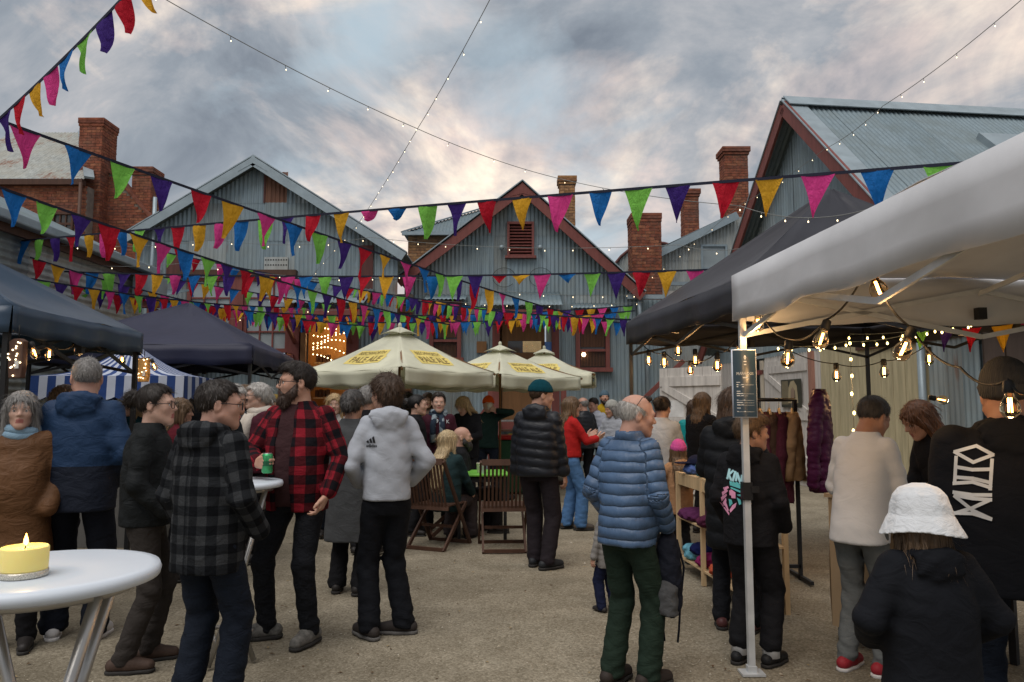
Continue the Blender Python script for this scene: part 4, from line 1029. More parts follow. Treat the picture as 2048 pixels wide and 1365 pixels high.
def hair_mesh(style, h, seed=1.0, L_=0.3):
    lo, hi = [-0.14, -0.21, -0.14], [0.14, 0.16, 0.18]
    tuft = lambda P, k: k * (wrinkle(P * np.array([1, 1, .5], np.float32), 95, seed) + 0.7 * wrinkle(P, 190, seed + 2)) * 0.5
    if style in ('short', 'crop', 'shaggy', 'side', 'quiff'):
        t = {'short': 0.011, 'crop': 0.005, 'shaggy': 0.022, 'side': 0.014, 'quiff': 0.009}[style]
        def fn(P):
            hl = hairline(P, -0.085 if style == 'shaggy' else -0.058, 0.045 if style == 'shaggy' else 0.066) + 0.005 * wrinkle(P, 120, seed)
            d = skull(P, 0.0) - t * np.clip(-hl / 0.035, 0.12, 1)
            if style in ('side', 'quiff'): d = smin(d, f_ell(P, (0.0 if style == 'quiff' else 0.01, 0.025, 0.088), (0.064, 0.078, 0.048)), 0.02)
            if style == 'shaggy': d = smin(d, f_ell(P, (0, -0.03, -0.01), (0.083, 0.088, 0.085)), 0.03)
            d = d + tuft(P, {'crop': 0.001, 'shaggy': 0.007}.get(style, 0.0035))
            return smax(d, hl, 0.006)
    elif style == 'balding':
        def fn(P):
            hl = hairline(P, -0.055) + 0.004 * wrinkle(P, 120, seed); d = skull(P, 0.0) - 0.009 * np.clip(-hl / 0.03, 0.1, 1) + tuft(P, 0.003); d = smax(d, hl, 0.006)
            return smax(d, P[:, 2] - np.interp(P[:, 1], [-0.1, -0.03, 0.03], [0.075, 0.06, 0.03]), 0.012)
    elif style == 'bun':
        def fn(P):
            hl = hairline(P, -0.045, 0.072) + 0.004 * wrinkle(P, 120, seed); d = smax(skull(P, 0.0) - 0.012 * np.clip(-hl / 0.03, 0.15, 1) + tuft(P, 0.002), hl, 0.005)
            return smin(d, f_ell(P, (0, -0.140, 0.048), (0.050, 0.044, 0.050)) + tuft(P, 0.009), 0.010)
    elif style in ('bob', 'long', 'curlygrey'):
        lo = [-0.15, -0.24, -0.10 - L_]
        def fn(P):
            d = skull(P, 0.015)
            ex_ = 0.085 if L_ > 0.33 else (0.045 if L_ > 0.2 else 0.0)
            back = f_loft(P, [(-L_, 0, -0.085 - ex_, 0.085, 0.030), (-0.18, 0, -0.078 - ex_ * 0.85, 0.092, 0.042), (-0.13, 0, -0.065 - ex_ * 0.4, 0.092, 0.055), (-0.05, 0, -0.035, 0.090, 0.085), (0.06, 0, -0.012, 0.087, 0.108)], ex=2.0)
            d = smin(d, back, 0.02)
            if style != 'curlygrey':
                for s in (-1, 1): d = smin(d, f_cap(P, (s * 0.080, 0.012, 0.0), (s * 0.088, 0.0, -min(L_, 0.26)), 0.022, 0.018), 0.02)
            th = np.arctan2(P[:, 0], -(P[:, 1] + 0.0)); d = d + 0.0035 * np.sin(th * 26 + 3 * np.sin(P[:, 2] * 14 + seed)) + 0.003 * np.sin(th * 47 + 5 * np.sin(P[:, 2] * 9)) + (tuft(P, 0.007) if style == 'curlygrey' else 0)
            d = smax(d, -(P[:, 2] + L_ + 0.02 * np.sin(th * 9 + seed)), 0.01)
            return smax(d, FACECUT(P), 0.006)
    elif style == 'updo':
        def fn(P):
            d = smax(skull(P, 0.018) + tuft(P, 0.006), hairline(P, -0.05, 0.066), 0.01)
            return smin(d, f_ell(P, (0.0, -0.105, 0.005), (0.05, 0.045, 0.05)) + tuft(P, 0.009), 0.02)
    return field_mesh(fn, lo, hi, h)
def strands(V, Q, n, L_, seed, long=False, w=0.0011):
    rs = np.random.RandomState(int(seed * 10) % 1000 + 3); V = np.asarray(V, np.float64)
    a, b, c = V[Q[:, 0]], V[Q[:, 1]], V[Q[:, 2]]; nr = np.cross(b - a, c - a); nr /= np.linalg.norm(nr, axis=1)[:, None] + 1e-12
    ce = V[Q].mean(1); out_ = ce - np.array([0, -0.012, 0.03]); fl = (nr * out_).sum(1) < 0
    if fl.mean() > 0.5: nr = -nr
    i = rs.randint(0, len(Q), n); u = rs.rand(n, 1); p = a[i] * u + c[i] * (1 - u); N_ = nr[i]
    d = (p - np.array([0, -0.055, 0.125])) if not long else np.tile([0, -0.15, -1.0], (n, 1)) + 0.6 * (p - np.array([0, -0.02, 0.1])) * (p[:, 2:3] > 0.02) * 8
    d = d + rs.normal(0, 0.02 if not long else 0.12, d.shape); d = d - N_ * (d * N_).sum(1)[:, None]; d /= np.linalg.norm(d, axis=1)[:, None] + 1e-9
    L = L_ * rs.uniform(0.5, 1.3, (n, 1)); sd = np.cross(N_, d); lift = rs.uniform(0.001, 0.007, (n, 1)) * (1 + 2 * (rs.rand(n, 1) < 0.08)); Rr = 0.10 if not long else 0.25
    Vs = []
    for t, ww in ((0, 1.0), (0.5, 0.8), (1.0, 0.15)):
        q = p + d * L * t - N_ * (L * t) ** 2 / (2 * Rr) + N_ * lift * (0.15 + t) + sd * (rs.normal(0, 0.003, (n, 1)) * t); Vs += [q - sd * w * ww, q + sd * w * ww]
    k = np.arange(n); F = [np.stack([k + 2 * j * n, k + (2 * j + 1) * n, k + (2 * j + 3) * n, k + (2 * j + 2) * n], 1) for j in (0, 1)]
    return np.concatenate(Vs), np.concatenate(F)
def with_strands(V, Q, n, L_, seed, long=False, w=0.0011, zmax=None):
    Qs = Q if zmax is None else Q[V[Q].mean(1)[:, 2] < zmax]
    if len(Qs) < 10: return V, Q
    v2, f2 = strands(V, Qs, n, L_, seed, long, w); return np.concatenate([V, v2]), np.concatenate([Q, f2 + len(V)])
def beard_mesh(h, full=1.0):
    def fn(P):
        t = 0.010 * full
        d = f_ell(P, (0, 0.064, -0.100), (0.030 + t, 0.026 + t, 0.034 + t * 1.4))
        for s in (-1, 1): d = smin(d, f_cap(P, (s * 0.057, 0.014, -0.020), (s * 0.050, 0.028, -0.058), 0.015 + t * 0.3, 0.020 + t * 0.5), 0.02); d = smin(d, f_cap(P, (s * 0.050, 0.028, -0.058), (s * 0.014, 0.064, -0.098), 0.020 + t * 0.5, 0.024 + t * 0.6), 0.02)
        for s in (-1, 1): d = smin(d, f_cap(P, (s * 0.004, 0.096, -0.044), (s * 0.026, 0.084, -0.062), 0.008, 0.009), 0.008)
        d = d + 0.003 * wrinkle(P, 120, 2.0)
        return smax(d, -f_ell(P, (0, 0.105, -0.062), (0.019, 0.02, 0.009)), 0.004)
    return field_mesh(fn, (-0.085, -0.01, -0.17), (0.085, 0.13, 0.0), h)
# ---------------- person
PROF = [(0.78, 0.150, 0.110), (0.90, 0.160, 0.116), (0.98, 0.152, 0.112), (1.08, 0.138, 0.105), (1.20, 0.146, 0.112), (1.30, 0.156, 0.117), (1.38, 0.156, 0.106), (1.43, 0.126, 0.088), (1.465, 0.092, 0.080), (1.49, 0.080, 0.078)]
SHO = m_plain('dark_shoe_leather', (0.022, 0.019, 0.018), 0.55)
def person(label, px, Y, H, heading, head=(0, 0), hair=None, top=None, bottom=None, skin=SKIN, face='m', hands=None, feet=None, lean=(0, 0), belly=0.0, beard=None, glasses=None, hat=None, shoes=None, res=0.013, hs=1.08, seated=None, extra=None, group=None, z0=0.0, roll=0, width=1.0):
    x = gx_(px, Y) if px is not None else 0
    e = empty('person', (x, Y, z0), -R(heading), label, 'person', group)
    res *= 1.20; s = H * 0.996 / 1.75; hr = res
    lx, ly = lean; dz = 0.0 if seated is None else 0.92 - seated
    cxy = lambda z: (lx * max(0, z - 0.9), ly * max(0, z - 0.9))
    D = np.array([0, 0, -dz])
    shw = 0.152 * width
    def off(p): c = cxy(p[2]); return np.array([p[0] + c[0], p[1] + c[1], p[2]]) + D
    sh = {q: off((q * shw, -0.005, 1.395)) for q in (-1, 1)}
    hip = {q: np.array([q * 0.088 * width, 0, 0.90]) + D for q in (-1, 1)}
    if feet is None: feet = ((-0.11, 0.03, -12), (0.11, -0.02, 14))
    ank, knee = {}, {}
    for q, f in ((-1, feet[0]), (1, feet[1])):
        a = np.array([f[0], f[1], 0.085 + (f[3] if len(f) > 3 else 0)]); pole = (math.sin(R(f[2])) * 0.5, 1, 0.0 if seated is None else 0.6)
        knee[q], ank[q] = ik(hip[q], a, 0.43, 0.41, pole)
    hands = hands or {}
    wr, el, hpose = {}, {}, {}
    for q, nm in ((-1, 'L'), (1, 'R')):
        hd = hands.get(nm, dict(p=(q * 0.27, 0.03, 0.82), pose='relaxed'))
        tgt = np.array(hd['p'], float)
        if hd.get('body', True): tgt = off(tgt)
        el[q], wr[q] = ik(sh[q], tgt, 0.285, 0.255, hd.get('pole', (q * 0.5, -1, -0.2))); hpose[q] = hd
    # ------------ top garment
    tp = dict(t=0.022, hem=0.84, loose=0.7, sr=0.062, cuff=0.046, quilt=None, fold=0.0036, mat=None, hood=False, collar=0, flare=0.0, open=0, name='jacket'); tp.update(top or {})
    t = tp['t'] * 0.78; H = H
    def prof(t, hem, loose, flare, ztop=1.50):
        out = []; wmax = 0.152
        zs = sorted(set([hem] + [p[0] for p in PROF if p[0] > hem and p[0] <= ztop] + ([ztop] if ztop < 1.5 else [])))
        for z in zs:
            a = float(np.interp(z, [p[0] for p in PROF], [p[1] for p in PROF])); b = float(np.interp(z, [p[0] for p in PROF], [p[2] for p in PROF]))
            if z < 1.3: a = a + (wmax - a) * loose; b = b + (0.120 - b) * loose
            if z < 0.9: a += flare * (0.9 - z); b += flare * (0.9 - z)
            a = a * width
            if 0.85 < z < 1.3: bb = belly * math.sin((z - 0.85) / 0.45 * math.pi)
            else: bb = 0
            tz = t * float(np.interp(z, [1.25, 1.38, 1.46], [1.0, 0.6, 0.15])); c = cxy(z); out.append((z - dz, c[0], c[1] + bb * 0.6, a + tz, b + tz + bb * 0.7))
        return out
    P_out = prof(t, tp['hem'], tp['loose'], tp['flare'])
    seed = (abs(hash(label)) % 97) * 0.1 if False else (sum(map(ord, label)) % 97) * 0.13
    sr, cu, qt = tp['sr'] - 0.008 + t * 0.36, tp['cuff'] - 0.002 + t * 0.36, tp['quilt']
    armf = {}
    def top_parts(P):
        ds = [f_loft(P, P_out, qt)]
        for q in (-1, 1):
            ds.append(f_cap(P, sh[q], el[q], sr, sr * 0.86, qt)); w2 = wr[q] - (wr[q] - el[q]) * 0.10
            ds.append(f_cap(P, el[q], w2, sr * 0.86, cu, qt))
        return ds
    def top_field(P):
        ds = top_parts(P); d = ds[0]; kk = 0.03 if not qt else 0.02
        for q in (0, 1):
            arm = smin(ds[1 + 2 * q], ds[2 + 2 * q], 0.012); d = smin(d, arm, kk)
        fo = tp['fold']
        if fo:
            near = np.zeros(len(P), np.float32)
            for q in (-1, 1): near += np.exp(-((P - el[q]) ** 2).sum(1) / 0.02) + 0.7 * np.exp(-((P - sh[q] + np.array([0, 0, .12])) ** 2).sum(1) / 0.02)
            d = d + fo * (0.5 * wrinkle(P * np.array([.55, .55, 1], np.float32), 14, seed) * (0.5 + near) + crease(P, 26, seed) * (0.35 + 1.1 * near))
        if tp['hood']:
            c = off((0, -0.088 - t * 0.8, 1.435)); hd = f_ell(P, c, (0.118, 0.042, 0.085)); hd = smin(hd, f_ell(P, off((0, -0.035, 1.475)), (0.112, 0.088, 0.040)), 0.035)
            hd = smax(hd, -f_ell(P, off((0, -0.02, 1.55)), (0.072, 0.068, 0.085)), 0.012)
            d = smin(d, hd + 0.004 * wrinkle(P, 30, seed), 0.012)
        if tp['collar']:
            c0 = off((0, -0.012, 1.45)); cc = f_loft(P, [(1.43 - dz, c0[0], c0[1], 0.088, 0.085), (1.45 + tp['collar'] - dz, c0[0], c0[1] + ly * 0.03, 0.078, 0.080)]); inn = f_loft(P, [(1.42 - dz, c0[0], c0[1], 0.070, 0.068), (1.6 - dz, c0[0], c0[1], 0.066, 0.068)], clip=False)
            d = smin(d, np.maximum(cc, -inn), 0.008)
        if tp['open']:
            zz_ = P[:, 2] + dz; wd = np.interp(zz_, [0.7, 1.0, 1.25, 1.42, 1.5], [tp['open'] * 1.1, tp['open'] * 0.9, tp['open'], tp['open'] * 0.8, 0.05]); c = cxy(1.2)
            w_ = np.maximum(np.abs(P[:, 0] - tp.get('openx', 0)) - wd, -(P[:, 1] - c[1] - 0.02)); d = smax(d, -w_, 0.008)
        return d
    pts = [np.array([p[1] + q * p[3], p[2] + r * p[4], p[0]]) for p in (P_out[0], P_out[len(P_out) // 2], P_out[-1]) for q in (-1, 1) for r in (-1, 1)] + [sh[q] for q in sh] + [el[q] for q in el] + [wr[q] for q in wr]
    A = np.array(pts); lo = A.min(0) - sr; hi = A.max(0) + sr; lo[2] = min(P_out[0][0], A[:, 2].min() - cu); hi[2] += 0.06
    if tp['hood']: lo[1] -= 0.12
    V, Q = field_mesh(top_field, lo, hi, res)
    ob = None
    if tp['mat'] is not None:
        me = mesh_np(tp['name'], V * s, Q, True, [tp['mat']])
        Pv = V.astype(np.float32); ds = np.stack([np.abs(d) if False else d for d in top_parts(Pv)], 1); k = ds.argmin(1)
        uv = np.zeros((len(V), 3), np.float32); c = np.array([[cxy(1.2)[0], cxy(1.2)[1]]])
        th = np.arctan2(V[:, 0] - c[0, 0], V[:, 1] - c[0, 1]); uv[:, 0] = th * 0.17; uv[:, 1] = V[:, 2]
        for j, (a, b) in enumerate(((sh[-1], el[-1]), (el[-1], wr[-1]), (sh[1], el[1]), (el[1], wr[1]))):
            m = k == j + 1
            if m.any():
                ba = b - a; tt = ((V[m] - a) @ ba) / (ba @ ba); u_ = np.cross(ba, [0, 1, 0.3]); u_ /= np.linalg.norm(u_); v_ = np.cross(ba / np.linalg.norm(ba), u_)
                r_ = V[m] - a; uv[m, 0] = np.arctan2(r_ @ u_, r_ @ v_) * 0.065; uv[m, 1] = -tt * np.linalg.norm(ba) + (0 if j % 2 == 0 else -0.285)
        at_ = me.attributes.new('cloth', 'FLOAT_VECTOR', 'POINT'); at_.data.foreach_set('vector', (uv * s).ravel())
        ob = link(tp['name'], me, None, e)
    if tp.get('inner') is not None:
        Pi = prof(0.010, 0.83, 0.5, 0, 1.47); V2, Q2 = field_mesh(lambda P: f_loft(P, Pi) + 0.003 * wrinkle(P, 22, seed), np.array([-0.24, -0.24 + min(0, ly), Pi[0][0]]), np.array([0.24, 0.26 + max(0, ly), Pi[-1][0]]), res)
        link('shirt', mesh_np('shirt', V2 * s, Q2, True, [tp['inner']]), None, e)
    # ------------ trousers / skirt
    bt = dict(mat=None, r=(0.094, 0.070, 0.066), fold=0.005, hemz=0.06, name='trousers'); bt.update(bottom or {})
    r0, r1, r2 = [q * 0.93 for q in bt['r']]
    def bot_field(P):
        d = f_loft(P, [(0.80 - dz, 0, 0, 0.125 * width, 0.100), (0.88 - dz, 0, -0.005, 0.160 * width, 0.118), (0.98 - dz, 0, 0.0, 0.152 * width, 0.110), (1.06 - dz, cxy(1.06)[0], cxy(1.06)[1], 0.140 * width, 0.108)])
        for q in (-1, 1):
            a2 = ank[q] + np.array([0, 0, bt['hemz'] - 0.06]); leg = smin(f_cap(P, hip[q] - np.array([0, 0.0, 0.03]), knee[q], r0, r1), f_cap(P, knee[q], a2, r1, r2), 0.015); leg = np.maximum(leg, (a2[2] - 0.045) - P[:, 2]) if seated is None or True else leg
            d = smin(d, leg, 0.022)
        za = np.minimum(1, np.exp(-(P[:, 2] - 0.1) / 0.12)); zk = np.exp(-((P[:, 2] - knee[1][2]) / 0.12) ** 2)
        return d + bt['fold'] * (0.5 * wrinkle(P, 16, seed + 5) + crease(P, 30, seed + 5) * (0.35 + 0.9 * zk + 0.6 * za) + za * 0.9 * np.sin(P[:, 2] * 95 + 2 * np.sin(P[:, 0] * 30 + seed)))
    A = np.array([hip[-1], hip[1], knee[-1], knee[1], ank[-1], ank[1]]); lo = A.min(0) - 0.12; hi = A.max(0) + 0.12; lo[2] = 0.02; hi[2] = 1.06 - dz
    lo[0] = min(lo[0], -0.2); hi[0] = max(hi[0], 0.2)
    if bt['mat'] is not None:
        V2, Q2 = field_mesh(bot_field, lo, hi, res * 1.05); link(bt['name'], mesh_np(bt['name'], V2 * s, Q2, True, [bt['mat']]), None, e)
    # ------------ shoes
    shd = dict(mat=SHO, sole=RUBBER, boot=0.0, w=0.043); shd.update(shoes or {})
    if not shd.get('hide'):
        for q, f in ((-1, feet[0]), (1, feet[1])):
            a = ank[q]; dr = np.array([math.sin(R(f[2])), math.cos(R(f[2])), 0]); zb = a[2] - 0.085
            heel = a - dr * 0.055; toe = a + dr * 0.145; w_ = shd['w']
            H_ = np.array([heel[0], heel[1], zb + 0.048]); T_ = np.array([toe[0], toe[1], zb + 0.040]); M_ = (H_ + T_) / 2 + np.array([0, 0, 0.008])
            def fs(P):
                d = smin(f_cap(P, H_, M_, w_ * 0.92, w_), f_cap(P, M_, T_, w_, w_ * 0.80), 0.02); d = smin(d, f_cap(P, a, a + (knee[q] - a) / np.linalg.norm(knee[q] - a) * (0.03 + shd['boot']), 0.040, 0.040), 0.03)
                return np.maximum(d, (zb + 0.022) - P[:, 2])
            def fo(P):
                d = smin(f_cap(P * np.array([1, 1, 0.0], np.float32), H_ * [1, 1, 0], M_ * [1, 1, 0], w_ * 0.96, w_ * 1.05), f_cap(P * np.array([1, 1, 0.0], np.float32), M_ * [1, 1, 0], T_ * [1, 1, 0], w_ * 1.05, w_ * 0.86), 0.02)
                return np.maximum(d, np.maximum(P[:, 2] - zb - 0.024, zb + 0.0005 - P[:, 2]))
            lo_ = np.minimum(np.minimum(H_, T_), a) - 0.06; hi_ = np.maximum(np.maximum(H_, T_), a) + 0.07; hi_[2] += shd['boot']; lo_[2] = zb
            hsho = max(0.008, res * 0.7); V2, Q2 = field_mesh(fs, lo_, hi_, hsho); so = link('shoe', mesh_np('shoe', V2 * s, Q2, True, [shd['mat']]), None, e)
            if res < 0.018:
                V2, Q2 = field_mesh(fo, lo_, [hi_[0], hi_[1], zb + 0.04], 0.007); link('sole', mesh_np('sole', V2 * s, Q2, True, [shd['sole']]), None, so)
            if res < 0.0145 and not shd['boot']:
                m = MB(); sd = np.array([dr[1], -dr[0], 0])
                for k_ in range(4):
                    c_ = a + dr * (0.055 + 0.020 * k_) + np.array([0, 0, -0.085 + 0.092 - 0.006 * k_ + 0.004]); c_[2] = zb + 0.092 - 0.007 * k_
                    m.tube([tuple((c_ - sd * 0.024 + [0, 0, -0.012]) * s), tuple((c_ + [0, 0, 0.003]) * s), tuple((c_ + sd * 0.024 + [0, 0, -0.012]) * s)], 0.0028 * s, 5)
                m.build('laces', shd['sole'], so)
    # ------------ body: head, neck, hands and the hidden limbs
    hh = 0.006 if res < 0.0125 else (0.0085 if res < 0.017 else 0.0105)
    Vh, Qh = head_mesh(face, hh)
    nb = off((0, 0, 1.475)); yaw, pit = head
    Mh = Matrix.Rotation(-R(yaw), 3, 'Z') @ Matrix.Rotation(R(pit), 3, 'X') @ Matrix.Rotation(R(roll), 3, 'Y')
    Mn = np.array(Mh); hc = nb + np.array([0, 0.020, 0.0]) + Mn @ np.array([0, 0.02, 0.113 * hs]) - Mn @ np.array([0, 0, 0.0])
    HT = lambda V: (V * hs) @ Mn.T + hc
    Vs, Fs, Ms = [HT(Vh)], [Qh], []
    ce = Vh[Qh].mean(1); lip = (np.abs(ce[:, 0]) < 0.021) & (ce[:, 1] > 0.088) & (((ce[:, 2] > -0.0735) & (ce[:, 2] < -0.0485))); Ms.append(np.where(lip, 1, 0)); nv = len(Vh)
    if res < 0.021:
        for q in (-1, 1):
            eb = MB().ball((q * 0.031, 0.0765, 0.002), 0.0122, 10, 6); v_ = np.array(eb.v); f_ = np.array(eb.f); Vs.append(HT(v_)); Fs.append(f_ + nv); Ms.append(np.full(len(f_), 2)); nv += len(v_)
            eb = MB().ball((q * 0.0312, 0.0835, 0.002), (0.0062, 0.0062, 0.0066), 8, 5); v_ = np.array(eb.v); f_ = np.array(eb.f); Vs.append(HT(v_)); Fs.append(f_ + nv); Ms.append(np.full(len(f_), 3)); nv += len(v_)
    for q, nm in ((-1, 'L'), (1, 'R')):
        po = hpose[q].get('pose')
        if not po: continue
        v_, f_ = hand_mesh(po); v_ = v_.copy(); 
        if q == 1: v_[:, 0] *= -1; f_ = f_[:, ::-1]
        dy = Vector(hpose[q].get('dir', wr[q] - el[q])).normalized(); pn = Vector(hpose[q].get('palm', (-q, 0.1, -0.1))); zz_ = -(pn - dy * pn.dot(dy)).normalized(); xx = dy.cross(zz_)
        Mm = np.array([xx, dy, zz_]).T
        Vs.append(v_ @ Mm.T + wr[q]); Fs.append(f_ + nv); Ms.append(np.zeros(len(f_), int)); nv += len(v_)
    def bodyf(P):
        d = f_loft(P, [(z - dz, cxy(z)[0], cxy(z)[1], a * 0.86 * width, b * 0.84) for z, a, b in PROF if z > 0.89])
        for q in (-1, 1):
            d = smin(d, smin(f_cap(P, sh[q], el[q], 0.042, 0.034), f_cap(P, el[q], wr[q], 0.034, 0.023), 0.01), 0.02)
            d = smin(d, smin(f_cap(P, hip[q], knee[q], 0.068, 0.046), f_cap(P, knee[q], ank[q], 0.046, 0.03), 0.01), 0.02)
        return d
    A = np.array([sh[-1], sh[1], el[-1], el[1], wr[-1], wr[1], knee[-1], knee[1], ank[-1], ank[1], nb]); v_, f_ = field_mesh(bodyf, A.min(0) - [.15, .15, 0.0], A.max(0) + [.15, .15, .04], 0.026)
    Vs.append(v_); Fs.append(f_ + nv); Ms.append(np.zeros(len(f_), int))
    me = mesh_np('body', np.concatenate(Vs) * s, np.concatenate(Fs), True, [skin, LIP, EYEW, IRIS], np.concatenate(Ms)); link('body', me, None, e)
    # ------------ hair, brows, beard
    hm = H_BROWN
    if hair:
        st = hair[0]; hm = hair[1]
        if st and st != 'bald':
            V2, Q2 = hair_mesh(st, hh * 1.05, seed, hair[2] if len(hair) > 2 else (0.12 if st == 'bob' else 0.3)); V2, Q2 = with_strands(V2, Q2, 2300 if res < 0.0150 else 800, {'crop': 0.012, 'short': 0.028, 'balding': 0.03, 'shaggy': 0.055, 'side': 0.05, 'quiff': 0.03, 'bun': 0.05, 'updo': 0.05}.get(st, 0.09), seed, st in ('bob', 'long', 'curlygrey'), 0.0011 if res < 0.0150 else 0.002, (-0.03 if hat and hat[0] in ('beanie', 'bucket', 'cap') else None)); link('hair', mesh_np('hair', HT(V2) * s, Q2, True, [hm]), None, e)
    if res < 0.017:
        m = MB()
        for q in (-1, 1): m.tube([tuple(HT(np.array([[q * 0.014, 0.0925, 0.020]]))[0] * s), tuple(HT(np.array([[q * 0.032, 0.0915, 0.025]]))[0] * s), tuple(HT(np.array([[q * 0.05, 0.078, 0.019]]))[0] * s)], [0.003 * s, 0.0036 * s, 0.002 * s], 6)
        m.build('eyebrows', hm, e)
    if beard:
        V2, Q2 = beard_mesh(hh, beard[1] if len(beard) > 1 else 1.0); V2, Q2 = with_strands(V2, Q2, 1500 if res < 0.0145 else 500, 0.022, seed, True); link('beard', mesh_np('beard', HT(V2) * s, Q2, True, [beard[0]]), None, e)
    def hp(p): return tuple(HT(np.array([p], float))[0] * s)
    if glasses:
        m = MB(); zc, yc = (0.0, 0.104); updn = glasses[1] if len(glasses) > 1 else 'on'
        dy_, dz_ = (0, 0) if updn == 'on' else (-0.055, 0.105)
        for q in (-1, 1):
            m.tube([hp((q * (0.0335 + 0.0255 * math.copysign(abs(math.cos(a)) ** 0.6, math.cos(a))), yc + dy_ - 0.10 * (abs(q * 0.0335 + 0.0255 * math.cos(a) * q) ** 2) * 20 * 0.05, zc + dz_ + 0.019 * math.copysign(abs(math.sin(a)) ** 0.7, math.sin(a)))) for a in [2 * math.pi * i / 16 for i in range(16)]], 0.0024 * s, 6, closed=True)
            m.tube([hp((q * 0.060, yc - 0.008 + dy_, zc + 0.008 + dz_)), hp((q * 0.077, 0.04 + dy_ * 0.8, 0.010 + dz_ * 0.9)), hp((q * 0.079, -0.012 + dy_ * 0.4, 0.012 + dz_ * 0.35)), hp((q * 0.077, -0.03 + dy_ * 0.3, -0.004 + dz_ * 0.3))], 0.0024 * s, 6)
        m.tube([hp((-0.009, yc + dy_, zc + 0.006 + dz_)), hp((0, yc + 0.004 + dy_, zc + 0.010 + dz_)), hp((0.009, yc + dy_, zc + 0.006 + dz_))], 0.0024 * s, 6)
        m.build('glasses', glasses[0], e)
        if updn != 'on':
            m = MB()
            for q in (-1, 1): m.ball(hp((q * 0.0335, yc + dy_ - 0.002, zc + dz_)), (0.024 * s, 0.008 * s, 0.017 * s), 12, 6)
            m.build('lenses', IRIS, e)
    if hat:
        hk, hmat = hat[0], hat[1]
        if hk == 'beanie':
            low = hat[2] if len(hat) > 2 else 0.03
            def fb(P):
                d = f_ell(P, (0, -0.018, 0.052), (0.088, 0.108, 0.100 if low > 0 else 0.105)); th = np.arctan2(P[:, 0], P[:, 1]); d = d + 0.0018 * np.sin(th * 36)
                cut = (low + 0.12 * (P[:, 1] + 0.02) * 0.35) - P[:, 2]; cu_ = np.maximum(f_ell(P, (0, -0.018, 0.045), (0.094, 0.114, 0.105)), np.maximum(cut, P[:, 2] - (low + 0.052 + 0.042 * (P[:, 1] + 0.02))))
                return smin(smax(d, cut, 0.004), cu_ + 0.0022 * np.sin(th * 36), 0.004)
            V2, Q2 = field_mesh(fb, (-0.12, -0.15, low - 0.03), (0.12, 0.12, 0.18), hh); link('beanie', mesh_np('beanie', HT(V2) * s, Q2, True, [hmat]), None, e)
        elif hk == 'bucket':
            def fk(P):
                th = np.arctan2(P[:, 0], P[:, 1] + 0.015); rr = np.sqrt((P[:, 0] / 0.93) ** 2 + (P[:, 1] + 0.015) ** 2); z = P[:, 2]
                w_ = 0.004 * np.sin(th * 5 + 1) + 0.003 * np.sin(th * 9); prof_ = np.interp(z, [-0.05, 0.015, 0.03, 0.07, 0.11, 0.14, 0.160], [0.170, 0.136, 0.126, 0.119, 0.106, 0.078, 0.02]) + w_ * 0.6 + 0.0015 * wrinkle(P, 30, 1.0)
                sh_ = rr - prof_; inn = rr - (prof_ - 0.012)
                d = np.maximum(sh_ * 0.8, z - 0.158); d = np.maximum(d, -0.045 + 0.012 * np.sin(th * 2 + 0.6) - z)
                return np.maximum(d, -np.maximum(inn * 0.8, z - 0.02))
            V2, Q2 = field_mesh(fk, (-0.2, -0.21, -0.09), (0.2, 0.2, 0.18), 0.0055); link('bucket_hat', mesh_np('bucket_hat', HT(V2) * s, Q2, True, [hmat]), None, e)
        elif hk == 'cap':
            def fc(P):
                d = smax(f_ell(P, (0, -0.012, 0.045), (0.083, 0.105, 0.09)), 0.035 - P[:, 2], 0.004); br = np.maximum(f_ell(P, (0, 0.10, 0.045), (0.07, 0.075, 0.05)), np.abs(P[:, 2] - 0.045 + (P[:, 1] - 0.08) * 0.25) - 0.004); return np.minimum(d, br)
            V2, Q2 = field_mesh(fc, (-0.11, -0.13, 0.0), (0.11, 0.19, 0.15), hh * 0.8); link('cap', mesh_np('cap', HT(V2) * s, Q2, True, [hmat]), None, e)
    info = dict(e=e, s=s, top=ob, HT=HT, wr={k: v * s for k, v in wr.items()}, el={k: v * s for k, v in el.items()}, off=lambda p: off(p) * s, hp=hp, sh=sh, res=res, ank={k: v * s for k, v in ank.items()})
    if extra: extra(info)
    return info
def scarf(info, mat, r=0.03, tails=True, z=1.47):
    """knitted scarf wound round the neck"""
    c = info['off']((0, 0.0, z)); s = info['s']
    m = MB(); n = 18
    for k in range(2):
        m.tube([(c[0] + (0.088 + 0.006 * k) * s * math.cos(a), c[1] + (0.088 + 0.006 * k) * s * math.sin(a) - 0.005, c[2] + (0.02 - 0.035 * k + 0.012 * math.sin(2 * a + k)) * s) for a in [2 * math.pi * i / n for i in range(n)]], r * s, 8, closed=True)
    if tails:
        for q in (-1, 1): m.tube([(c[0] + q * 0.04 * s, c[1] + 0.10 * s, c[2] - 0.02 * s), (c[0] + q * 0.06 * s, c[1] + 0.155 * s, c[2] - 0.14 * s), (c[0] + q * 0.055 * s, c[1] + 0.165 * s, c[2] - 0.36 * s)], [r * s, r * 1.15 * s, r * 1.2 * s], 8)
    m.build('scarf', mat, info['e'])
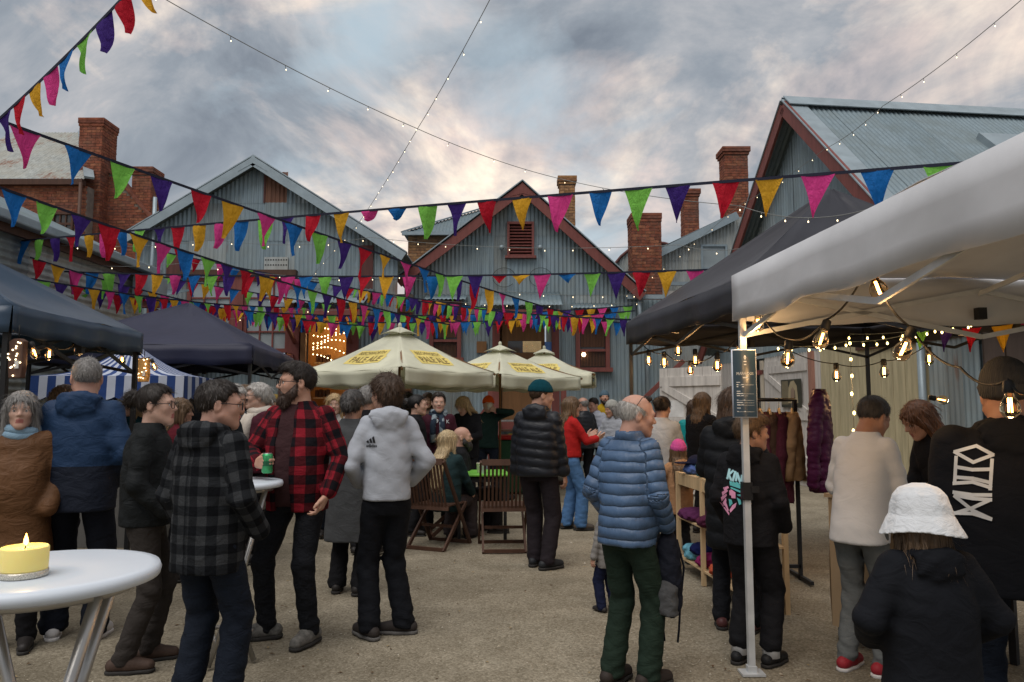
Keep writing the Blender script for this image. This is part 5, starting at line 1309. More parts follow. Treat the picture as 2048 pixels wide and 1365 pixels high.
def decal(target, polys, frame, mat, name, parent, dist=0.5, lift=0.004, maxlen=0.02):
    """flat print laid on a surface: polygons (list of 2D loops or (verts,faces)) in frame (origin, ux, uy, dir) projected along dir onto target"""
    org, ux, uy, dr = [Vector(v) for v in frame]
    bm = bmesh.new()
    for loop in polys:
        if isinstance(loop, tuple) and len(loop) == 2 and hasattr(loop[0][0], '__len__') and len(loop[1]) and hasattr(loop[1][0], '__len__') and isinstance(loop[1][0][0], int):
            vs = [bm.verts.new((p[0], p[1], 0)) for p in loop[0]]
            for f in loop[1]:
                try: bm.faces.new([vs[i] for i in f])
                except ValueError: pass
        else:
            vs = [bm.verts.new((p[0], p[1], 0)) for p in loop]; bm.faces.new(vs)
    bmesh.ops.triangulate(bm, faces=bm.faces)
    for _ in range(5):
        long = [e_ for e_ in bm.edges if e_.calc_length() > maxlen]
        if not long: break
        bmesh.ops.subdivide_edges(bm, edges=long, cuts=1, use_grid_fill=False); bmesh.ops.triangulate(bm, faces=bm.faces)
    tm = target.data; bv = BVHTree.FromPolygons([v.co.copy() for v in tm.vertices], [tuple(p.vertices) for p in tm.polygons])
    dead = []
    for v in bm.verts:
        p = org + ux * v.co.x + uy * v.co.y; h = bv.ray_cast(p - dr * dist, dr, 12.0)
        if h[0] is None: dead.append(v)
        else: v.co = h[0] - dr * lift
    if dead: bmesh.ops.delete(bm, geom=dead, context='VERTS')
    me = bpy.data.meshes.new(name); bm.to_mesh(me); bm.free()
    for p in me.polygons: p.use_smooth = True
    return link(name, me, mat, parent)
def text_polys(txt, size=1.0, sx=1.0, bold=0.0, center=True):
    cu = bpy.data.curves.new('t', 'FONT'); cu.body = txt; cu.size = size; cu.offset = bold; cu.resolution_u = 3
    if center: cu.align_x = 'CENTER'; cu.align_y = 'CENTER'
    o = bpy.data.objects.new('t', cu); COL.objects.link(o); dg = bpy.context.evaluated_depsgraph_get(); me = o.evaluated_get(dg).to_mesh()
    vs = [(v.co.x * sx, v.co.y) for v in me.vertices]; fs = [tuple(int(i) for i in p.vertices) for p in me.polygons]
    o.evaluated_get(dg).to_mesh_clear(); bpy.data.objects.remove(o); bpy.data.curves.remove(cu)
    return (vs, fs)
def stroke(pts, w):
    """polyline to quads"""
    out = []
    for a, b in zip(pts, pts[1:]):
        d = (b[0] - a[0], b[1] - a[1]); l = math.hypot(*d); n = (-d[1] / l * w / 2, d[0] / l * w / 2); ex = (d[0] / l * w * 0.3, d[1] / l * w * 0.3)
        out.append([(a[0] + n[0] - ex[0], a[1] + n[1] - ex[1]), (b[0] + n[0] + ex[0], b[1] + n[1] + ex[1]), (b[0] - n[0] + ex[0], b[1] - n[1] + ex[1]), (a[0] - n[0] - ex[0], a[1] - n[1] - ex[1])])
    return out
# ================================================================== the crowd
def fab(n, c, **k): return m_fabric(n, c, **k)
BLACK = fab('black_cloth', (0.011, 0.011, 0.013)); JEAN_K = fab('black_denim', (0.010, 0.011, 0.014), fold=0.5, fscale=14); JEAN_B = fab('blue_denim', (0.07, 0.16, 0.33), fold=0.4); JEAN_N = fab('indigo_denim', (0.009, 0.013, 0.022), fold=0.5)
def px_frame(info, heading, Y):
    """turn photo pixels at distance Y into a print frame on a person's local axes"""
    e = info['e']; M = Matrix.Rotation(R(heading), 3, 'Z'); L0 = Vector(e.location)
    loc = lambda px, py: M @ (at(px, py, Y) - L0)
    return loc, M @ Vector((0, 1, 0))
def print_px(info, heading, Y, loops, mat, name, lift=0.004):
    loc, dr = px_frame(info, heading, Y)
    ax = loops[0][0][0] if isinstance(loops[0], tuple) else loops[0][0]
    pts_ = [p for l in loops for p in (l[0] if isinstance(l, tuple) else l)]; mx_, my_ = sum(p[0] for p in pts_) / len(pts_), sum(p[1] for p in pts_) / len(pts_)
    v_ = at(mx_, my_, Y) - Vector((0, 0, CAM_H)); dr = (Matrix.Rotation(R(heading), 3, 'Z') @ v_).normalized()
    o = loc(*ax); ux = (loc(ax[0] + 1, ax[1]) - o); uy = (loc(ax[0], ax[1] + 1) - o)
    lp = []
    for l in loops:
        if isinstance(l, tuple): lp.append(([((p[0] - ax[0]) * ux.length, (p[1] - ax[1]) * uy.length) for p in l[0]], l[1]))
        else: lp.append([((p[0] - ax[0]) * ux.length, (p[1] - ax[1]) * uy.length) for p in l])
    return decal(info['top'], lp, (o, ux.normalized(), uy.normalized(), dr), mat, name, info['e'], lift=lift)
def text_px(txt, cx, cy, size, ang=0.0, sx=1.0, skew=0.0):
    vs, fs = text_polys(txt, size, sx, size * 0.02); c, s = math.cos(R(ang)), math.sin(R(ang))
    return ([(cx + (x + skew * y) * c - (-y) * s, cy + (x + skew * y) * s + (-y) * c) for x, y in vs], fs)
POCK = dict(L=dict(p=(-0.20, 0.13, 0.93)), R=dict(p=(0.20, 0.13, 0.93)))
POCKW = dict(L=dict(p=(-0.20, 0.12, 0.95), pole=(-0.7, -1, 0)), R=dict(p=(0.20, 0.12, 0.95), pole=(0.7, -1, 0)))
FWD = dict(L=dict(p=(-0.12, 0.30, 1.10)), R=dict(p=(0.12, 0.30, 1.10)))
@cached
def m_twotone(name, up, low, z):
    t = NT(name); sp = t.node('ShaderNodeSeparateXYZ'); t.l.new(t.oc(), sp.inputs[0]); n = t.noise(t.mapv(t.oc(), (1, 1, 1.7)), 8, 3, 0.55, 1.2)
    col = t.mix(t.math('GREATER_THAN', sp.outputs[2], z), low, up)
    return t.done(col, 0.7, t.bump(n, 0.4, 0.03), spec=0.25)
@cached
def m_knit(name, c):
    t = NT(name); w_ = t.node('ShaderNodeTexWave', wave_type='BANDS'); w_.inputs['Scale'].default_value = 60; w_.inputs['Distortion'].default_value = 2.0; t.l.new(t.oc(), w_.inputs['Vector'])
    n = t.noise(t.oc(), 30, 3); col = t.mix(n, var(c, 0.7), var(c, 1.25)); return t.done(col, 0.95, t.bump(w_.outputs['Fac'], 0.5, 0.004), spec=0.1)
@cached
def m_quilt(name, c, pitch):
    t = NT(name); sp = t.node('ShaderNodeSeparateXYZ'); t.l.new(t.attr('cloth'), sp.inputs[0]); wob = t.math('MULTIPLY', t.noise(t.oc(), 7, 3), 0.03)
    v = t.math('ABSOLUTE', t.math('SINE', t.math('MULTIPLY', t.math('ADD', sp.outputs[1], wob), math.pi / pitch))); h = t.math('POWER', v, 0.45)
    pk = t.noise(t.mapv(t.oc(), (1.0, 1.0, 0.35)), 34, 3, 0.6, 0.8); n = t.noise(t.oc(), 5, 4, 0.6)
    col = t.mix(t.ramp(n, [(0.3, 0), (0.7, 1)]), var(c, 0.78), var(c, 1.2)); col = t.mix(t.ramp(v, [(0.0, 0.55), (0.22, 0)]), col, var(c, 0.4))
    return t.done(col, 0.42, t.bump(pk, 0.35, 0.012, t.bump(h, 0.7, 0.022)), spec=0.35)
# ---------------- foreground
person('grey-haired woman in a brown coat and pale blue scarf at the left edge', 46, 4.78, 1.62, 165, (-14, 2), ('bob', H_GREY, 0.17), dict(t=0.05, hem=0.62, loose=1, flare=0.10, mat=fab('brown_waxed_coat', (0.13, 0.062, 0.028), rough=0.55, fold=0.5), collar=0.03, name='coat', sr=0.066, fold=0.004), dict(mat=BLACK), SKIN_P, 'f', dict(L=dict(p=(-0.22, 0.12, 0.92)), R=dict(p=(0.22, 0.12, 0.92))), res=0.0115, belly=0.04, shoes=dict(boot=0.1), extra=lambda i: scarf(i, m_fabric('pale_blue_knit', (0.24, 0.37, 0.48), weave=0.8), 0.034, False, 1.45), width=1.05)
p2 = person('tall man with cropped grey hair in a navy hooded jacket, seen from behind', 168, 4.95, 1.86, 352, (-28, 0), ('crop', H_GREY), dict(t=0.045, hem=0.78, loose=1, mat=m_twotone('navy_shell_jacket', (0.012, 0.036, 0.090), (0.008, 0.012, 0.024), 1.12), hood=True, fold=0.005, sr=0.066), dict(mat=fab('dark_navy_trousers', (0.008, 0.010, 0.016)), r=(0.105, 0.085, 0.085)), SKIN_R, 'm', POCKW, ((-0.13, 0.04, -22), (0.13, -0.02, 10)), res=0.0105, shoes=dict(mat=m_plain('white_runner', (0.55, 0.53, 0.52), 0.6), sole=RUBBER_W), width=1.12)
person('dark-haired woman with a bun and glasses in a black jacket', 302, 4.45, 1.66, 72, (14, 2), ('bun', H_DARK), dict(t=0.040, hem=0.86, loose=1, mat=fab('black_jacket', (0.010, 0.012, 0.013), rough=0.7, fold=0.5), collar=0.035, fold=0.005), dict(mat=fab('brown_grey_jeans', (0.035, 0.030, 0.027), fold=0.5), r=(0.098, 0.072, 0.066)), SKIN_P, 'ft', dict(L=dict(p=(-0.16, 0.17, 0.98)), R=dict(p=(0.19, 0.15, 0.95))), ((-0.10, 0.03, 0), (0.10, -0.08, 8)), glasses=(BLACKP,), res=0.0105, shoes=dict(mat=m_plain('brown_boot', (0.060, 0.036, 0.026), 0.7, 0, 0.3, 20), boot=0.09, w=0.046))
person('man in glasses and a black and grey check hooded jacket, back turned', 425, 3.75, 1.66, 22, (46, -2), ('short', H_DARK), dict(t=0.038, hem=0.74, loose=1, mat=m_plaid('grey_buffalo_check', (0.006, 0.007, 0.009), (0.018, 0.020, 0.023), (0.045, 0.048, 0.052), 0.085), hood=True, name='shirt_jacket', sr=0.068), dict(mat=JEAN_N, r=(0.105, 0.085, 0.085)), SKIN_R, 'mf', dict(L=dict(p=(-0.22, 0.08, 0.90)), R=dict(p=(0.23, 0.14, 0.92))), ((-0.10, -0.02, -5), (0.10, 0.06, 12)), glasses=(BLACKP,), res=0.0095, belly=0.04, width=1.06)
p5 = person('bearded man in a red and black check shirt jacket with glasses', 600, 4.95, 1.82, 192, (50, 2), ('quiff', H_DARK), dict(t=0.032, hem=0.80, loose=1.0, mat=m_plaid('red_buffalo_check', (0.010, 0.009, 0.012), (0.075, 0.010, 0.014), (0.27, 0.016, 0.028), 0.108), open=0.058, openx=0.03, inner=fab('maroon_tee', (0.045, 0.020, 0.022)), collar=0.02, name='shirt_jacket', sr=0.066), dict(mat=JEAN_K, r=(0.100, 0.074, 0.062)), SKIN, 'm', dict(R=dict(p=(0.12, 0.30, 1.11), pose='grip', pole=(1, -0.5, -0.6), dir=(-0.85, 0.5, 0.12), palm=(-0.45, -0.85, 0)), L=dict(p=(-0.25, 0.10, 0.91), pose='relaxed', palm=(1, 0.2, 0), dir=(0.35, 0.25, -0.9), pole=(-1, -0.8, 0))), ((-0.13, 0.05, 6), (0.18, 0.02, 58)), beard=(m_hair('beard_dark_auburn', (0.055, 0.030, 0.020)), 1.3), glasses=(BLACKP,), res=0.010, belly=0.03, shoes=dict(mat=m_plain('grey_trail_shoe', (0.12, 0.115, 0.105), 0.8, 0, 0.5, 30), w=0.048), width=1.12)
person('woman in a long charcoal wool coat with pinned-up dark grey hair', 703, 6.15, 1.66, 8, (8, 4), ('updo', m_hair('hair_salt_pepper', (0.06, 0.055, 0.052))), dict(t=0.042, hem=0.45, loose=1, flare=0.06, mat=fab('charcoal_wool', (0.060, 0.063, 0.066), weave=0.5, fold=0.25), collar=0.03, name='coat', fold=0.004), dict(mat=BLACK, r=(0.09, 0.075, 0.085)), SKIN, 'f', POCK, res=0.0125, extra=lambda i: MB().tube([tuple(i['off'](p)) for p in ((-0.13, -0.02, 1.46), (-0.05, -0.175, 1.36), (0.10, -0.20, 1.15), (0.2, -0.16, 1.0), (0.24, -0.05, 0.95))], 0.008, 6).build('bag_strap', BLACKP, i['e']))
HOOD_G = fab('light_grey_fleece', (0.38, 0.405, 0.45), fold=0.22, fscale=6, vary=0.06)
p7 = person('teenager in a pale grey hoodie and black trousers, back turned', 776, 5.0, 1.74, 346, (-30, -2), ('shaggy', H_BROWN), dict(t=0.034, hem=0.90, loose=0.8, mat=HOOD_G, hood=True, fold=0.006, name='hoodie', sr=0.064), dict(mat=fab('black_trackpants', (0.007, 0.008, 0.011), fold=0.3), r=(0.096, 0.080, 0.078)), SKIN, 'c', dict(L=dict(p=(-0.17, 0.15, 1.00), pole=(-0.6, -1, 0.0)), R=dict(p=(0.17, 0.15, 1.00), pole=(0.8, -1, 0.0))), ((-0.10, 0.0, -30), (0.13, 0.05, -75)), res=0.010, shoes=dict(mat=m_plain('dark_sneaker', (0.03, 0.024, 0.022), 0.7), sole=m_plain('grey_sole', (0.12, 0.115, 0.11), 0.8)), width=0.86)
INK = m_plain('black_print', (0.012, 0.012, 0.014), 0.7)
print_px(p7, 346, 4.7, [text_px('adidas', 743, 892, 9, 0)] + [[(734 + k * 6, 886), (739 + k * 6, 886), (736 + k * 6, 880 - k * 4), (732 + k * 6, 883 - k * 4)] for k in range(3)], INK, 'sleeve_logo')
QB = fab('black_nylon_puffer', (0.010, 0.012, 0.017), rough=0.45, fold=0.25, spec=0.35)
person('man in a dark teal beanie and black puffer jacket', 1076, 7.15, 1.77, 18, (58, -6), ('short', H_BROWN), dict(t=0.05, hem=0.84, loose=1, mat=QB, quilt=(0.085, 0.014), hood=True, fold=0.003, name='puffer_jacket'), dict(mat=fab('dark_plum_trousers', (0.018, 0.014, 0.017), fold=0.3), r=(0.10, 0.088, 0.075), fold=0.003), SKIN, 'm', dict(L=dict(p=(-0.24, 0.06, 0.86), pole=(-1, -0.5, 0)), R=dict(p=(0.24, 0.06, 0.85), pose='relaxed')), ((-0.05, 0.04, 4), (0.11, -0.08, 40)), hat=('beanie', m_knit('teal_knit', (0.006, 0.055, 0.075)), 0.035), res=0.0115, shoes=dict(mat=m_plain('black_trainer', (0.015, 0.017, 0.02), 0.6)), width=1.08)
person('long-haired woman in a red sweater and blue jeans raising her hands', 1138, 9.3, 1.65, 66, (10, 0), ('long', H_LBROWN, 0.30), dict(t=0.028, hem=0.94, loose=0.8, mat=fab('red_knit', (0.42, 0.018, 0.018)), name='sweater'), dict(mat=JEAN_B, r=(0.10, 0.09, 0.092)), SKIN_P, 'f', dict(L=dict(p=(-0.10, 0.33, 1.20), pose='flat', palm=(0.8, 0, 0.5), dir=(0.2, 1, 0.5), pole=(-0.7, -0.3, -1)), R=dict(p=(0.10, 0.36, 1.18), pose='flat', palm=(-0.8, 0, 0.5), dir=(-0.2, 1, 0.35), pole=(0.7, -0.3, -1))), ((-0.10, 0.0, -5), (0.11, 0.10, 20)), res=0.0135, shoes=dict(mat=m_plain('taupe_boot', (0.075, 0.06, 0.048), 0.6), boot=0.08))
p10 = person('white-haired man in a blue quilted jacket with sunglasses on his head', 1250, 4.15, 1.60, 38, (46, -8), ('balding', H_WHITE), dict(t=0.045, hem=0.83, loose=1, mat=m_quilt('steel_blue_nylon', (0.060, 0.110, 0.200), 0.058), quilt=None, collar=0.055, fold=0.004, name='quilted_jacket', sr=0.066), dict(mat=fab('forest_green_trousers', (0.014, 0.026, 0.018), fold=0.45), r=(0.098, 0.080, 0.078)), SKIN_R, 'm', dict(L=dict(p=(-0.17, 0.13, 0.95)), R=dict(p=(0.19, 0.16, 0.92), pose='grip', palm=(-1, 0, 0))), ((-0.10, -0.02, 6), (0.11, 0.05, 18)), glasses=(BLACKP, 'up'), res=0.0095, belly=0.05, shoes=dict(mat=m_plain('dark_brown_boot', (0.026, 0.019, 0.016), 0.7), boot=0.06, w=0.047), width=0.90, lean=(0, 0.10))
p11 = person('boy with light brown hair in a black lion-print hoodie behind the pole', 1494, 4.5, 1.48, 38, (48, -2), ('side', H_LBROWN), dict(t=0.040, hem=0.82, loose=1, mat=BLACK, hood=True, name='hoodie', fold=0.004), dict(mat=BLACK, r=(0.10, 0.085, 0.08), hemz=0.13), SKIN, 'c', POCK, ((-0.09, -0.03, 4), (0.11, 0.03, 14)), res=0.010, hs=1.08, shoes=dict(mat=m_plain('black_sneaker', (0.01, 0.01, 0.011), 0.6)), extra=lambda i: [MB().lathe([(0.050, -0.02), (0.048, 0.05), (0.045, 0.08)], 12, tuple(i['ank'][q])).build('sock', m_plain('white_sock', (0.6, 0.6, 0.6), 0.9), i['e']) for q in (-1, 1)])
MINT = m_plain('pale_mint_print', (0.42, 0.70, 0.75), 0.8); PINKP = m_plain('pink_print', (0.75, 0.32, 0.48), 0.8); TEALP = m_plain('teal_print', (0.14, 0.55, 0.55), 0.8)
def z4(pts): return [(1420 + x / 9.75, 900 + y / 9.75) for x, y in pts]
kin = [stroke(z4(p), 4.6) for p in ([(375, 375), (332, 560)], [(450, 405), (360, 480), (410, 590)], [(492, 425), (440, 610)], [(530, 455), (505, 600)], [(530, 455), (600, 665)], [(625, 500), (600, 665)], [(720, 560), (660, 620), (680, 720), (740, 700), (735, 650)])]
print_px(p11, 38, 4.35, [q for k in kin for q in k], MINT, 'print_lettering')
mane = [z4(p) for p in ([(250, 730), (350, 700), (370, 740), (280, 790)], [(225, 820), (330, 760), (350, 800), (240, 900)], [(205, 930), (320, 850), (330, 890), (225, 1010)], [(240, 1040), (310, 930), (320, 1000), (275, 1100)], [(180, 1020), (215, 1040), (380, 1240), (370, 1285)], [(275, 1060), (310, 1010), (365, 1180), (350, 1210)], [(380, 1180), (440, 1080), (520, 1030), (500, 1120), (400, 1230)], [(375, 790), (440, 780), (430, 900), (380, 880)], [(400, 760), (500, 830), (500, 950), (420, 940)])]
print_px(p11, 38, 4.35, mane, PINKP, 'print_lion_mane')
crown = [z4(p) for p in ([(385, 690), (375, 600), (430, 650), (450, 610), (490, 640), (520, 620), (530, 690), (600, 680), (590, 760)], [(400, 720), (600, 800), (590, 840), (400, 750)], [(520, 880), (620, 860), (625, 920), (560, 900)], [(520, 930), (600, 980), (610, 1060), (570, 1080)], [(360, 960), (420, 980), (440, 1050), (380, 1110)])]
print_px(p11, 38, 4.35, crown, TEALP, 'print_crown')
person('woman in a long black quilted coat beside the boy at the stall', 1462, 5.15, 1.66, 24, (20, -10), ('bob', H_BROWN, 0.14), dict(t=0.055, hem=0.58, loose=1, mat=fab('matt_black_puffer', (0.009, 0.010, 0.012), rough=0.6, fold=0.2), quilt=(0.115, 0.014), hood=True, name='coat', fold=0.003), dict(mat=JEAN_K, r=(0.09, 0.072, 0.066)), SKIN, 'f', FWD, res=0.0115, shoes=dict(mat=m_plain('oxblood_boot', (0.085, 0.028, 0.028), 0.5), boot=0.12))
p13 = person('stooping man in a loose white sweater and grey check trousers', 1708, 4.35, 1.60, 50, (14, -24), ('short', m_hair('hair_iron_grey', (0.05, 0.045, 0.042))), dict(t=0.036, hem=0.80, loose=1, flare=0.05, mat=fab('white_jersey', (0.70, 0.71, 0.72), vary=0.05, fold=0.22, fscale=6), name='sweater', fold=0.004), dict(mat=fab('grey_tweed', (0.13, 0.14, 0.14), weave=0.8), r=(0.095, 0.074, 0.064)), SKIN_T, 'mf', dict(L=dict(p=(-0.12, 0.30, 1.02), pose='relaxed'), R=dict(p=(0.14, 0.34, 1.00), pose='relaxed')), ((-0.10, -0.02, 0), (0.10, 0.03, 10)), lean=(0, 0.26), res=0.0105, belly=0.06, shoes=dict(mat=m_plain('red_white_flat', (0.30, 0.02, 0.03), 0.6), sole=RUBBER_W), width=0.93)
p14 = person('child in a white bucket hat and black hoodie, back turned', 1838, 2.6, 1.20, 2, (4, -4), ('bob', H_LBROWN, 0.15), dict(t=0.075, hem=0.60, loose=1, flare=0.12, mat=fab('black_sweatshirt', (0.008, 0.009, 0.012), fold=0.3), hood=True, name='hoodie', sr=0.075, cuff=0.06), dict(mat=BLACK, r=(0.10, 0.085, 0.085)), SKIN, 'c', dict(L=dict(p=(-0.22, 0.16, 1.02), pole=(-0.8, -0.8, -0.3)), R=dict(p=(0.22, 0.16, 1.02), pole=(0.8, -0.8, -0.3))), hat=('bucket', fab('white_cotton', (0.66, 0.68, 0.70), vary=0.05, fold=0.3, fscale=22)), res=0.010, hs=1.24, width=1.04)
p15 = person('big man in a black hoodie with angular white lettering on its back', 2016, 2.98, 1.70, 24, (4, -4), ('crop', H_DARK), dict(t=0.055, hem=0.80, loose=1, mat=fab('black_hoodie', (0.006, 0.007, 0.010), fold=0.25), hood=True, name='hoodie', sr=0.075, fold=0.004), dict(mat=JEAN_N, r=(0.11, 0.09, 0.085)), SKIN_T, 'mf', dict(L=dict(p=(-0.20, 0.20, 1.0), pole=(-0.3, -1, 0)), R=dict(p=(0.20, 0.20, 1.0), pole=(0.3, -1, 0))), hat=('beanie', m_knit('grey_knit', (0.045, 0.045, 0.046)), -0.01), res=0.0105, width=1.36)
WPRINT = m_plain('white_print', (0.55, 0.58, 0.60), 0.8)
def z5(pts): return [(1560 + x / 1.91, 650 + y / 1.91) for x, y in pts]
mit = []
for p in ([(664, 480), (750, 458), (815, 495), (738, 523), (664, 480)], [(670, 500), (664, 607)], [(811, 514), (803, 628)], [(675, 541), (735, 552), (806, 551)], [(672, 581), (735, 586), (806, 603)], [(660, 605), (735, 600), (806, 622)], [(660, 640), (735, 650), (806, 650)], [(664, 652), (735, 664), (806, 668)], [(664, 655), (735, 710), (803, 740)], [(803, 668), (735, 700), (668, 722)], [(662, 722), (735, 722), (806, 742)]): mit += stroke(z5(p), 7.2)
print_px(p15, 24, 2.85, mit, WPRINT, 'back_lettering', 0.007)
person('stallholder with dark auburn hair bending over the counter at right', 1905, 4.9, 1.58, 262, (10, -28), ('bob', H_AUB, 0.16), dict(t=0.03, hem=0.85, loose=0.8, mat=BLACK, name='sweater'), dict(mat=BLACK), SKIN, 'f', dict(L=dict(p=(-0.10, 0.34, 1.08), pose='relaxed'), R=dict(p=(0.10, 0.38, 1.05), pose='pinch')), lean=(0, 0.3), res=0.013)
# ---------------- around the stall
p17 = person('little girl in a pink beanie and tan fleece jacket', 1356, 7.3, 1.16, 350, (10, 4), ('long', H_LBROWN, 0.36), dict(t=0.05, hem=0.72, loose=1, mat=fab('tan_fleece', (0.36, 0.20, 0.105), weave=0.9, vary=0.2), hood=True, name='fleece_jacket'), dict(mat=BLACK), SKIN, 'c', dict(L=dict(p=(-0.24, 0.20, 1.05), pole=(-1, -0.4, 0)), R=dict(p=(0.24, 0.20, 1.05), pole=(1, -0.4, 0))), hat=('beanie', m_knit('pink_knit', (0.62, 0.10, 0.33)), 0.02), res=0.0115, hs=1.26, shoes=dict(boot=0.06))
person('person in a pale grey sweater half hidden by the blue quilted jacket', 1322, 8.0, 1.64, 25, (10, -8), ('bun', H_DARK), dict(t=0.035, hem=0.86, loose=1, mat=fab('pale_grey_jersey', (0.40, 0.42, 0.44)), name='sweater'), dict(mat=JEAN_K), SKIN, 'f', FWD, res=0.0145)
def teal_extra(i): 
    m = MB(); P = [tuple(i['off'](p)) for p in ((-0.22, 0.10, 1.36), (-0.24, 0.16, 1.1), (-0.25, 0.14, 0.85))]
person('long brown-haired woman in a black jacket by the white plank door', 1402, 9.0, 1.70, 48, (10, 0), ('long', H_LBROWN, 0.26), dict(t=0.04, hem=0.78, loose=1, mat=BLACK), dict(mat=BLACK), SKIN, 'f', FWD, res=0.0145)
person('woman in a teal jacket standing just behind the black-jacketed woman at the door', 1388, 9.5, 1.62, 20, (0, 0), ('bob', H_BROWN), dict(t=0.035, hem=0.86, loose=1, mat=fab('teal_shell', (0.01, 0.26, 0.27), rough=0.5)), dict(mat=BLACK), SKIN, 'f', POCK, res=0.016)
person('toddler in a grey puffer jacket partly hidden behind the green trousers', 1212, 5.6, 0.80, 330, (0, 0), ('short', H_BROWN), dict(t=0.06, hem=0.72, loose=1, mat=fab('warm_grey_puffer', (0.20, 0.19, 0.18)), quilt=(0.09, 0.012), name='puffer_jacket'), dict(mat=fab('navy_leggings', (0.010, 0.014, 0.04)), r=(0.12, 0.10, 0.085)), SKIN, 'c', res=0.017, hs=1.5, shoes=dict(w=0.055, boot=0.04))
# ---------------- middle distance, right
person('grey-haired man in a black quilted jacket turned to the woman in red', 1168, 13.2, 1.70, 330, (-25, 0), ('balding', H_GREY), dict(t=0.045, hem=0.80, loose=1, mat=QB, quilt=(0.07, 0.012), name='puffer_jacket'), dict(mat=BLACK), SKIN_R, 'm', POCK, res=0.019, shoes=dict(sole=RUBBER_W))
person('smiling person with short dark hair in a pale grey puffer jacket', 1190, 13.6, 1.70, 205, (20, -12), ('short', H_DARK), dict(t=0.045, hem=0.80, loose=1, mat=fab('pale_grey_puffer', (0.38, 0.40, 0.46), rough=0.5), quilt=(0.09, 0.014), name='puffer_jacket', collar=0.03), dict(mat=BLACK), SKIN_R, 'f', FWD, res=0.019)
person('bearded man in a mustard yellow jacket and blue-grey beanie', 1209, 15.6, 1.86, 180, (0, 10), ('short', H_DARK), dict(t=0.04, hem=0.82, loose=1, mat=fab('mustard_shell', (0.42, 0.27, 0.015))), dict(mat=BLACK), SKIN, 'm', POCK, beard=(H_DARK, 0.8), hat=('beanie', m_knit('blue_grey_knit', (0.09, 0.14, 0.18)), 0.02), res=0.019)
person('person in a pale fluffy beanie and silver-grey puffer jacket', 1228, 11.4, 1.62, 215, (30, -10), ('bob', H_GREY), dict(t=0.045, hem=0.80, loose=1, mat=fab('silver_puffer', (0.34, 0.36, 0.40), rough=0.45), quilt=(0.08, 0.012), name='puffer_jacket', hood=True), dict(mat=BLACK), SKIN, 'f', FWD, hat=('beanie', m_knit('pale_grey_knit', (0.36, 0.36, 0.33)), 0.03), res=0.017)
p24 = person('man in an orange beanie drinking from a white cup', 977, 12.0, 1.69, 186, (-14, 4), ('short', H_BROWN), dict(t=0.02, hem=0.88, loose=0.6, mat=fab('dark_green_tee', (0.012, 0.030, 0.026)), name='tee'), dict(mat=JEAN_N), SKIN_P, 'm', dict(L=dict(p=(-0.16, 0.19, 1.50), pose='grip', pole=(-1, 0, 0.1), dir=(0.9, 0.1, 0.3), palm=(0.3, -0.9, 0)), R=dict(p=(0.25, 0.08, 0.90), pose='relaxed')), hat=('beanie', m_knit('orange_knit', (0.75, 0.10, 0.015)), 0.025), res=0.0165)
person('blonde woman in a black jacket looking down', 934, 10.8, 1.70, 196, (24, -30), ('long', H_BLOND, 0.30), dict(t=0.04, hem=0.80, loose=1, mat=BLACK), dict(mat=BLACK), SKIN_P, 'f', FWD, res=0.0155)
p26 = person('dark-haired woman in a maroon hoodie and blue check scarf', 877, 9.3, 1.71, 178, (-8, 0), ('bun', H_DARK), dict(t=0.035, hem=0.84, loose=1, mat=fab('maroon_fleece', (0.050, 0.012, 0.022)), name='hoodie'), dict(mat=BLACK), SKIN_P, 'f', POCK, res=0.0145, extra=lambda i: scarf(i, m_plaid('blue_check_wool', (0.03, 0.045, 0.07), (0.09, 0.13, 0.17), (0.26, 0.32, 0.36), 0.03), 0.034, True, 1.455))
print_px(p26, 178, 8.9, [text_px('9', 874, 843, 11), text_px('Y', 881, 843.5, 9), text_px('K', 896, 844, 10)], WPRINT, 'chest_lettering', 0.006)
person('dark-haired woman in a black coat seen in profile beside the pale hoodie', 830, 8.9, 1.67, 84, (6, 2), ('bun', H_BLACK), dict(t=0.04, hem=0.70, loose=1, mat=BLACK, collar=0.03, name='coat'), dict(mat=BLACK), SKIN_P, 'f', POCK, res=0.0145)
person('smiling brown-haired woman behind the others under the left parasol', 856, 12.6, 1.77, 190, (-12, 0), ('bob', H_BROWN, 0.16), dict(t=0.035, hem=0.82, mat=fab('taupe_coat', (0.12, 0.085, 0.065)), loose=1), dict(mat=BLACK), SKIN_P, 'f', POCK, res=0.018)
# ---------------- seated at the green table
SITF = ((-0.11, 0.36, -4), (0.12, 0.42, 8))
person('woman with long straight blonde hair seated on a folding chair, seen from behind', 893, 8.35, 1.66, 22, (22, 0), ('long', m_hair('hair_pale_blond', (0.52, 0.40, 0.23)), 0.50), dict(t=0.04, hem=0.80, loose=0.9, mat=fab('bottle_green_fleece', (0.016, 0.036, 0.040)), name='fleece_jacket'), dict(mat=fab('mauve_brown_trousers', (0.040, 0.032, 0.034)), r=(0.105, 0.095, 0.10)), SKIN_P, 'f', dict(L=dict(p=(-0.16, 0.30, 0.98)), R=dict(p=(0.19, 0.32, 0.98), pose='relaxed')), SITF, seated=0.50, res=0.012, shoes=dict(boot=0.05))
person('bald man with a long dark beard seated at the green table', 920, 9.05, 1.72, 78, (12, 2), ('bald', H_DARK), dict(t=0.03, hem=0.82, loose=0.9, mat=BLACK, name='sweater'), dict(mat=BLACK), SKIN_R, 'm', FWD, SITF, seated=0.48, beard=(m_hair('beard_dark_grey', (0.030, 0.026, 0.025)), 2.2), res=0.0135)
